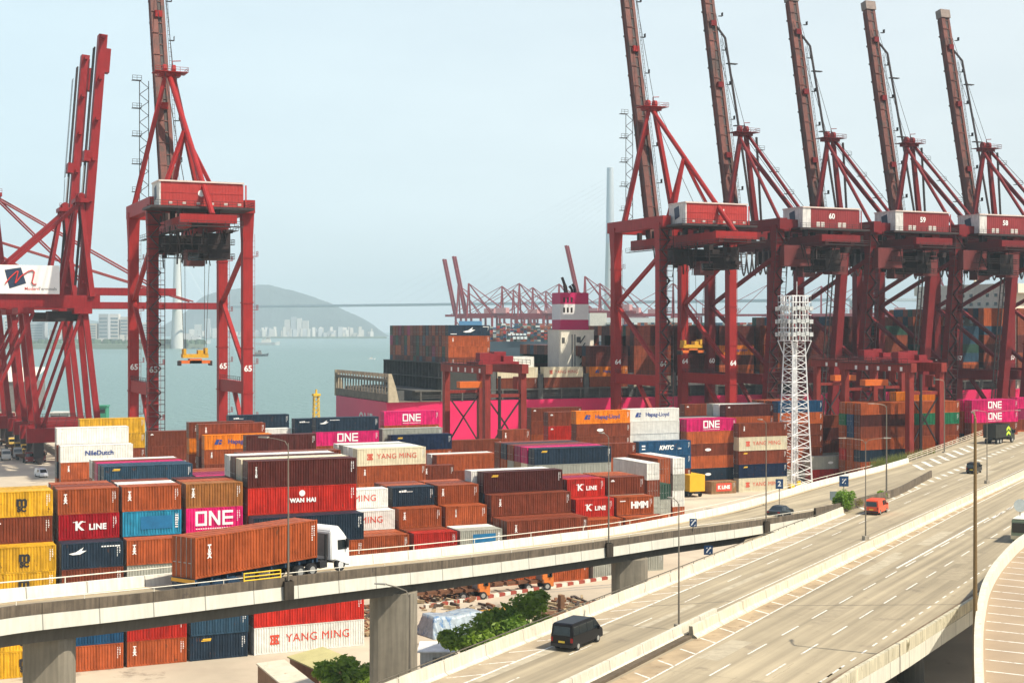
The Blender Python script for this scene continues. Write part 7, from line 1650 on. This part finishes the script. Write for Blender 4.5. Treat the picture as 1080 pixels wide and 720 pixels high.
med_lamp(1041, 508, 435, 'double armed median lamp post near the right edge', [L_*1.6, RT*4.6])
p, _ = on_slip(935, 0.0); lamp('lamp post on the slip road nose right of the weeds', p + Vector((0,0,0.5)), ztop(428, p.x*CS + p.y*SN) - p.z - 0.5, [L_*1.9])
p = P(996, 290, RZ); lamp('thin lamp post by the guard rail at right', p, ztop(402, 290) - RZ, [L_*1.2])
p = P(1028.5, 107, 0); lamp('tall brown lamp post beside the curved ramp, thickest in view', p, ztop(441, 107), [FWD*1.4 + RT*0.3], 0.18, m_poleb)
p = RQ(83.5, -54.6, RZ); lamp('lamp post with long arm in front of the overpass pier', P(432.5, 101, RZ), ztop(626, 101) - RZ, [L_*1.8 + FWD*0.5], 0.10, lift=2.0)

# ---------------------------------------------------------------- blue road signs
def sign(label, p, w_, h_, z, marks, mcol=None, post=True):
    t = thing('road_sign', label, 'sign', p, -(R(90) - TH), 'blue road signs')
    b = MB(); b.box(-w_/2, w_/2, -0.05, 0.0, z, z + h_); b.build('sign_board', mcol or mat('sign_blue', (0.015, 0.05, 0.13), 0.4, var=0.08), t)
    b = MB()
    if post: b.tube((0, 0.05, 0), (0, 0.05, z + h_*0.9), 0.06, n=6)
    else: b.box(-0.2, 0.2, 0, 0.3, z, z + h_*0.5)
    b.build('post', m_pole, t)
    for mk_ in marks: o = mk_(); o.parent = t; o.location = (0, -0.055, z + h_/2)
    return t
def arrow_mark(): return link('arrow', shape_mesh('arr', M_white(), [[(x*0.5, z*0.5) for x, z in pl] for pl in [[(-0.55,-0.5),(-0.3,-0.6),(0.1,0.0),(-0.15,0.1)], [(-0.2,0.0),(0.35,0.65),(0.5,0.5),(0.05,-0.1)], [(0.15,0.6),(0.6,0.75),(0.6,0.25)], [(-0.6,0.35),(-0.25,0.7),(-0.15,0.4)], [(0.15,-0.7),(0.5,-0.35),(0.5,-0.65)]]]))
def two_mark(): return link('lettering', text_mesh('2', 0.95, M_white(), 0.02))
p, _ = on_slip(890, -0.2); sign('blue road sign with white arrows beside the weedy gore', p, 1.25, 1.4, 3.1, [arrow_mark])
p, _ = on_slip(731, 0.1); sign('small blue sign on the slip road parapet below the yellow trailer', p + Vector((0,0,0.5)), 0.8, 0.9, 0.4, [arrow_mark], post=True)
p, _ = on_slip(822, -6.6); sign('blue sign plates standing before the lettered cream container by the mast', p + Vector((0,0,0.5)), 1.0, 1.3, 2.4, [two_mark])
p, _ = on_slip(747, 0.12); sign('blue sign hanging on the overpass fascia above the far carriageway', p + Vector((0,0,-2.4)), 1.0, 1.0, 0.0, [arrow_mark], post=False)
sign('grey back of a road sign half hidden by the bush', G(881, 534, 10.2), 1.5, 1.2, 0.9, [], mat('sign_back', (0.20, 0.24, 0.25), 0.5))
t = thing('road_sign', 'round grey sign disc on a thin post at the right frame edge', 'sign', P(1076, 170, RZ), -(R(90) - TH)); b = MB(); b.tube((0, -0.05, 4.0), (0, 0, 4.0), 0.75, n=24); b.build('sign_disc', mat('sign_disc', (0.38, 0.42, 0.42), 0.5), t); b = MB(); b.tube((0, 0.05, 0), (0, 0.05, 4.5), 0.06, n=6); b.build('post', m_pole, t)

# ---------------------------------------------------------------- trees and weeds
def leaf_mat(n, c):                            # leaves also pass light through
    if 'leaves_' + n in _M: return _M['leaves_' + n]
    m = mat('leaves_' + n, c, 0.55, var=0.4, scale=0.9, rnd=0.1); t = m.node_tree; b = t.nodes['Principled BSDF']
    tr = t.nodes.new('ShaderNodeBsdfTranslucent'); mx = t.nodes.new('ShaderNodeMixShader'); mx.inputs[0].default_value = 0.38; tr.inputs[0].default_value = (c[0]*1.6, c[1]*1.7, c[2], 1)
    t.links.new(b.outputs[0], mx.inputs[1]); t.links.new(tr.outputs[0], mx.inputs[2]); t.links.new(mx.outputs[0], t.nodes['Material Output'].inputs['Surface']); return m
def tree(label, base, h, rad, n, seed, m_lf, cat='tree', name='tree', squash=0.8, leaf=0.32):
    t = thing(name, label, cat, base); rn = random.Random(seed)
    b = MB(); m_bk = mat('bark', (0.10, 0.075, 0.05), 0.9, var=0.2); top = h*0.55
    b.tube((0,0,-0.1), (0.1, 0.05, top), 0.05*h*0.55 + 0.03, 0.05, 8); cl = []
    for k in range(9):
        a = k*2.4 + rn.uniform(-.4, .4); rr2 = rad*rn.uniform(0.35, 0.8); z = h*rn.uniform(0.35, 0.85); e = Vector((math.cos(a)*rr2, math.sin(a)*rr2, z)); b.tube((0.05, 0.02, top*rn.uniform(0.4, 0.95)), e, 0.06, 0.02, 5); cl.append((e, rad*rn.uniform(0.30, 0.55)))
    cl.append((Vector((0,0,h*0.82)), rad*0.5)); b.build('trunk', m_bk, t)
    c = MB()
    for i in range(n):
        e, r_ = rn.choice(cl); d = Vector((rn.gauss(0,1), rn.gauss(0,1), rn.gauss(0,1))).normalized()*r_*rn.uniform(0.45, 1.12)**0.7; d.z *= squash; p = e + d
        if p.z < 0.15: p.z = 0.15 + rn.random()*0.4
        a = Vector((rn.gauss(0,1), rn.gauss(0,1), rn.gauss(0,0.6))).normalized(); q = a.cross(Vector((rn.gauss(0,1), rn.gauss(0,1), rn.gauss(0,1)))).normalized(); s_ = leaf*rn.uniform(0.6, 1.3)
        k = len(c.v); c.v += [tuple(p - a*s_), tuple(p - q*s_*0.45), tuple(p + a*s_), tuple(p + q*s_*0.45)]; c.face((k, k+1, k+2, k+3))
    c.build('crown', m_lf, t); return t
lf1, lf2 = leaf_mat('green', (0.21, 0.31, 0.04)), leaf_mat('deep', (0.15, 0.25, 0.035))
tree('bushy green tree left of the pier at the bottom edge', P(364, 127, 0), 6.0, 2.9, 3600, 1, lf1)
TS = [(492, 136, 7.3, 2.5, 'leftmost of the bright green trees behind the barrier by white cabin'), (511, 138, 8.0, 2.7, 'second from left of green trees behind the barrier'), (532, 140, 8.5, 2.8, 'middle of the bright green trees behind the barrier'), (550, 143, 9.1, 2.6, 'fourth from left of green trees behind the barrier'), (564, 147, 8.9, 2.0, 'rightmost of the bright green trees behind the barrier')]
for i, (px, Z, h, rad, lb) in enumerate(TS):
    o = tree(lb, P(px, Z, 0), h, rad, 3400, 20 + i, lf2 if i == 2 else lf1); o['group'] = 'trees behind the motorway barrier'
tree('spiky green bush growing in the gore beside the white barrier end', RQ(192.5, -57.3, RZ), 2.9, 1.5, 1100, 40, lf2, 'bush', 'bush', squash=1.0, leaf=0.25)
tree('dry low bush by the orange van at the parapet foot', RQ(198, -57.4, RZ), 1.1, 1.5, 260, 41, leaf_mat('dry', (0.20, 0.17, 0.06)), 'bush', 'bush', leaf=0.2)
tree('small bush at the foot of the slip road lamp post', RQ(210, -56.6, RZ), 1.2, 0.8, 200, 43, lf1, 'bush', 'bush', leaf=0.2)
gm = MB(); rg = random.Random(14)
for k in range(1600):
    px = rg.uniform(918, 985); py = 500 - (px - 918)*0.42 + rg.uniform(-3, 1); p = P(px, 262 + (px - 918)*0.4, 0); p.z = 9.0; hgt = rg.uniform(0.5, 2.6)
    a = Vector((rg.uniform(-.5,.5), rg.uniform(-.5,.5), hgt)); gm.v += [tuple(p), tuple(p + Vector((0.15, 0.05, 0))), tuple(p + a)]; n_ = len(gm.v); gm.face((n_-3, n_-2, n_-1))
tag(gm.build('tall_weeds', leaf_mat('weed', (0.17, 0.19, 0.05))), kind='stuff')
b = MB(); b.zprism([P(905, 258, 0), P(1000, 290, 0), P(1000, 296, 0), P(905, 264, 0)], 0, 9.0); tag(b.build('weed_bank', mat('bank_earth', (0.17, 0.12, 0.07), 0.95, var=0.3)), kind='structure')

# ---------------------------------------------------------------- boats and beacon
def boat(label, p, rz, L, W, hc_, cc, name='boat', cat='boat', mast=True):
    t = thing(name, label, cat, p, rz); b = MB(); l = L/2; w_ = W/2
    b.v = [(-l, -w_*0.85, 0), (l*0.6, -w_*0.8, 0), (l*0.92, 0, 0), (l*0.6, w_*0.8, 0), (-l, w_*0.85, 0), (-l, -w_, L*0.10), (l*0.6, -w_, L*0.12), (l, 0, L*0.17), (l*0.6, w_, L*0.12), (-l, w_, L*0.10)]
    for q in ((0,1,2,3,4), (5,6,7,8,9), (0,1,6,5), (1,2,7,6), (2,3,8,7), (3,4,9,8), (4,0,5,9)): b.face(q)
    b.build('hull', hc_, t); b = MB(); b.box(-l*0.55, l*0.2, -w_*0.6, w_*0.6, L*0.10, L*0.22); b.box(-l*0.2, l*0.15, -w_*0.5, w_*0.5, L*0.22, L*0.33); b.build('cabin', cc, t)
    b = MB(); b.box(-l*0.18, l*0.153, -w_*0.51, w_*0.51, L*0.26, L*0.30); b.build('window', M_glass(), t)
    if mast: b = MB(); b.tube((-l*0.05, 0, L*0.33), (-l*0.05, 0, L*0.52), L*0.008, n=5); b.tube((-l*0.4, 0, L*0.2), (-l*0.4, 0, L*0.32), L*0.025, n=8); b.build('mast', M_steelgrey(), t)
    return t
m_hullk = mat('boat_hull_dark', (0.05, 0.06, 0.07), 0.5); m_hulll = mat('boat_hull_light', (0.50, 0.52, 0.52), 0.5); m_cabl = mat('boat_cabin', (0.62, 0.60, 0.55), 0.5)
boat('dark tug boat on the water right of left crane legs', G(274, 375.5, -5), R(-24), 26, 8, m_hullk, mat('tug_cabin', (0.22, 0.20, 0.18), 0.5))
boat('pale hazy cargo boat far off below the island hill', G(283, 363.8, -5), R(-24), 60, 14, m_hulll, m_cabl)
boat('white speedboat with wake near the ship stern', G(392, 379, -5), R(-20), 10, 3.5, mat('boat_white', (0.78, 0.78, 0.78), 0.4), m_cabl, mast=False)
boat('white hulled ferry far off beside the bridge tower foot', G(209, 362.5, -5), R(-24), 70, 16, m_hulll, mat('ferry_white', (0.7, 0.7, 0.7), 0.5))
wk = MB(); a = G(392, 379, -5); wk.v = [tuple(a + Vector((0,0,0.02))), tuple(a - RT*26 + FWD*3 + Vector((0,0,0.02))), tuple(a - RT*26 - FWD*3 + Vector((0,0,0.02)))]; wk.face((0,1,2)); wk.build('water_wake', mat('foam', (0.75, 0.78, 0.78), 0.8))['kind'] = 'structure'
p = P(64, 540, -5); t = thing('work_barge', 'work barge with cream cabin moored beyond the left cranes', 'barge', p, R(-24))
b = MB(); b.box(-14, 10, -5, 5, -0.4, 3.2); b.build('hull', m_hullk, t); b = MB(); b.box(-3, 4, -3, 3, 3.2, 8.5); b.box(-3.4, 4.4, -3.4, 3.4, 8.5, 9.0); b.build('cabin', m_cabl, t); b = MB(); b.box(-2.5, 3.5, -3.04, -3.0, 5.6, 7.6); b.build('window', M_glass(), t)
p = P(109, 545, -4.6); t = thing('work_boat', 'green wheelhouse work boat moored right of left cranes', 'boat', p, R(-24)); b = MB(); b.box(-6, 4, -3, 3, -0.4, 3.2); b.build('hull', m_hullk, t); b = MB(); b.box(-2.2, 1.6, -2, 2, 3.2, 10.2); b.box(-2.5, 1.9, -2.3, 2.3, 10.2, 10.8); b.build('cabin', mat('cabin_green', (0.05, 0.28, 0.16), 0.5), t); b = MB(); b.box(-1.8, 1.2, -2.04, -2.0, 7.9, 9.4); b.build('window', M_glass(), t)
p = P(22, 620, 0); hut('cream roofed terminal shed behind the left crane legs', 'warehouse', p, R(-24), 15, 18, 12.5, mat('shed_wall', (0.20, 0.18, 0.17), 0.8), mat('shed_roof_cream', (0.72, 0.68, 0.58), 0.7), 0.6, 5.5, False)
p = P(333.5, 405, -5); t = thing('channel_beacon', 'yellow lattice channel beacon on a white float in the water', 'beacon', p)
b = MB(); b.tube((0,0,-0.3), (0,0,12.5), 3.4, 3.0, 14); b.build('float', M_white(), t); b = MB()
for i in range(4):
    x, y = ((-1,1,1,-1)[i]*0.8, (-1,-1,1,1)[i]*0.8); b.tube((x, y, 12.5), (x*0.75, y*0.75, 21), 0.16, n=5)
for k in range(7):
    z = 13 + k*1.2
    for i in range(4): x, y = ((-1,1,1,-1)[i]*0.75, (-1,-1,1,1)[i]*0.75); x2, y2 = ((1,1,-1,-1)[i]*0.72, (-1,1,1,-1)[i]*0.72); b.beam((x, y, z), (x2, y2, z + 1.2), 0.16)
b.box(-1, 1, -1, 1, 21, 21.6); b.tube((0,0,21.6), (0,0,22.8), 0.3, n=8); b.build('lattice', mat('beacon_yellow', (0.75, 0.48, 0.03), 0.5), t)
# low white water tank and reach stacker near the gantry

build_yard()
if REST.f: tag(REST.build('container_mass', None), 'shipping containers packed deep in the yard and on the ships', 'containers', kind='stuff')
print('containers', NCONT[0], 'rest faces', len(REST.f))
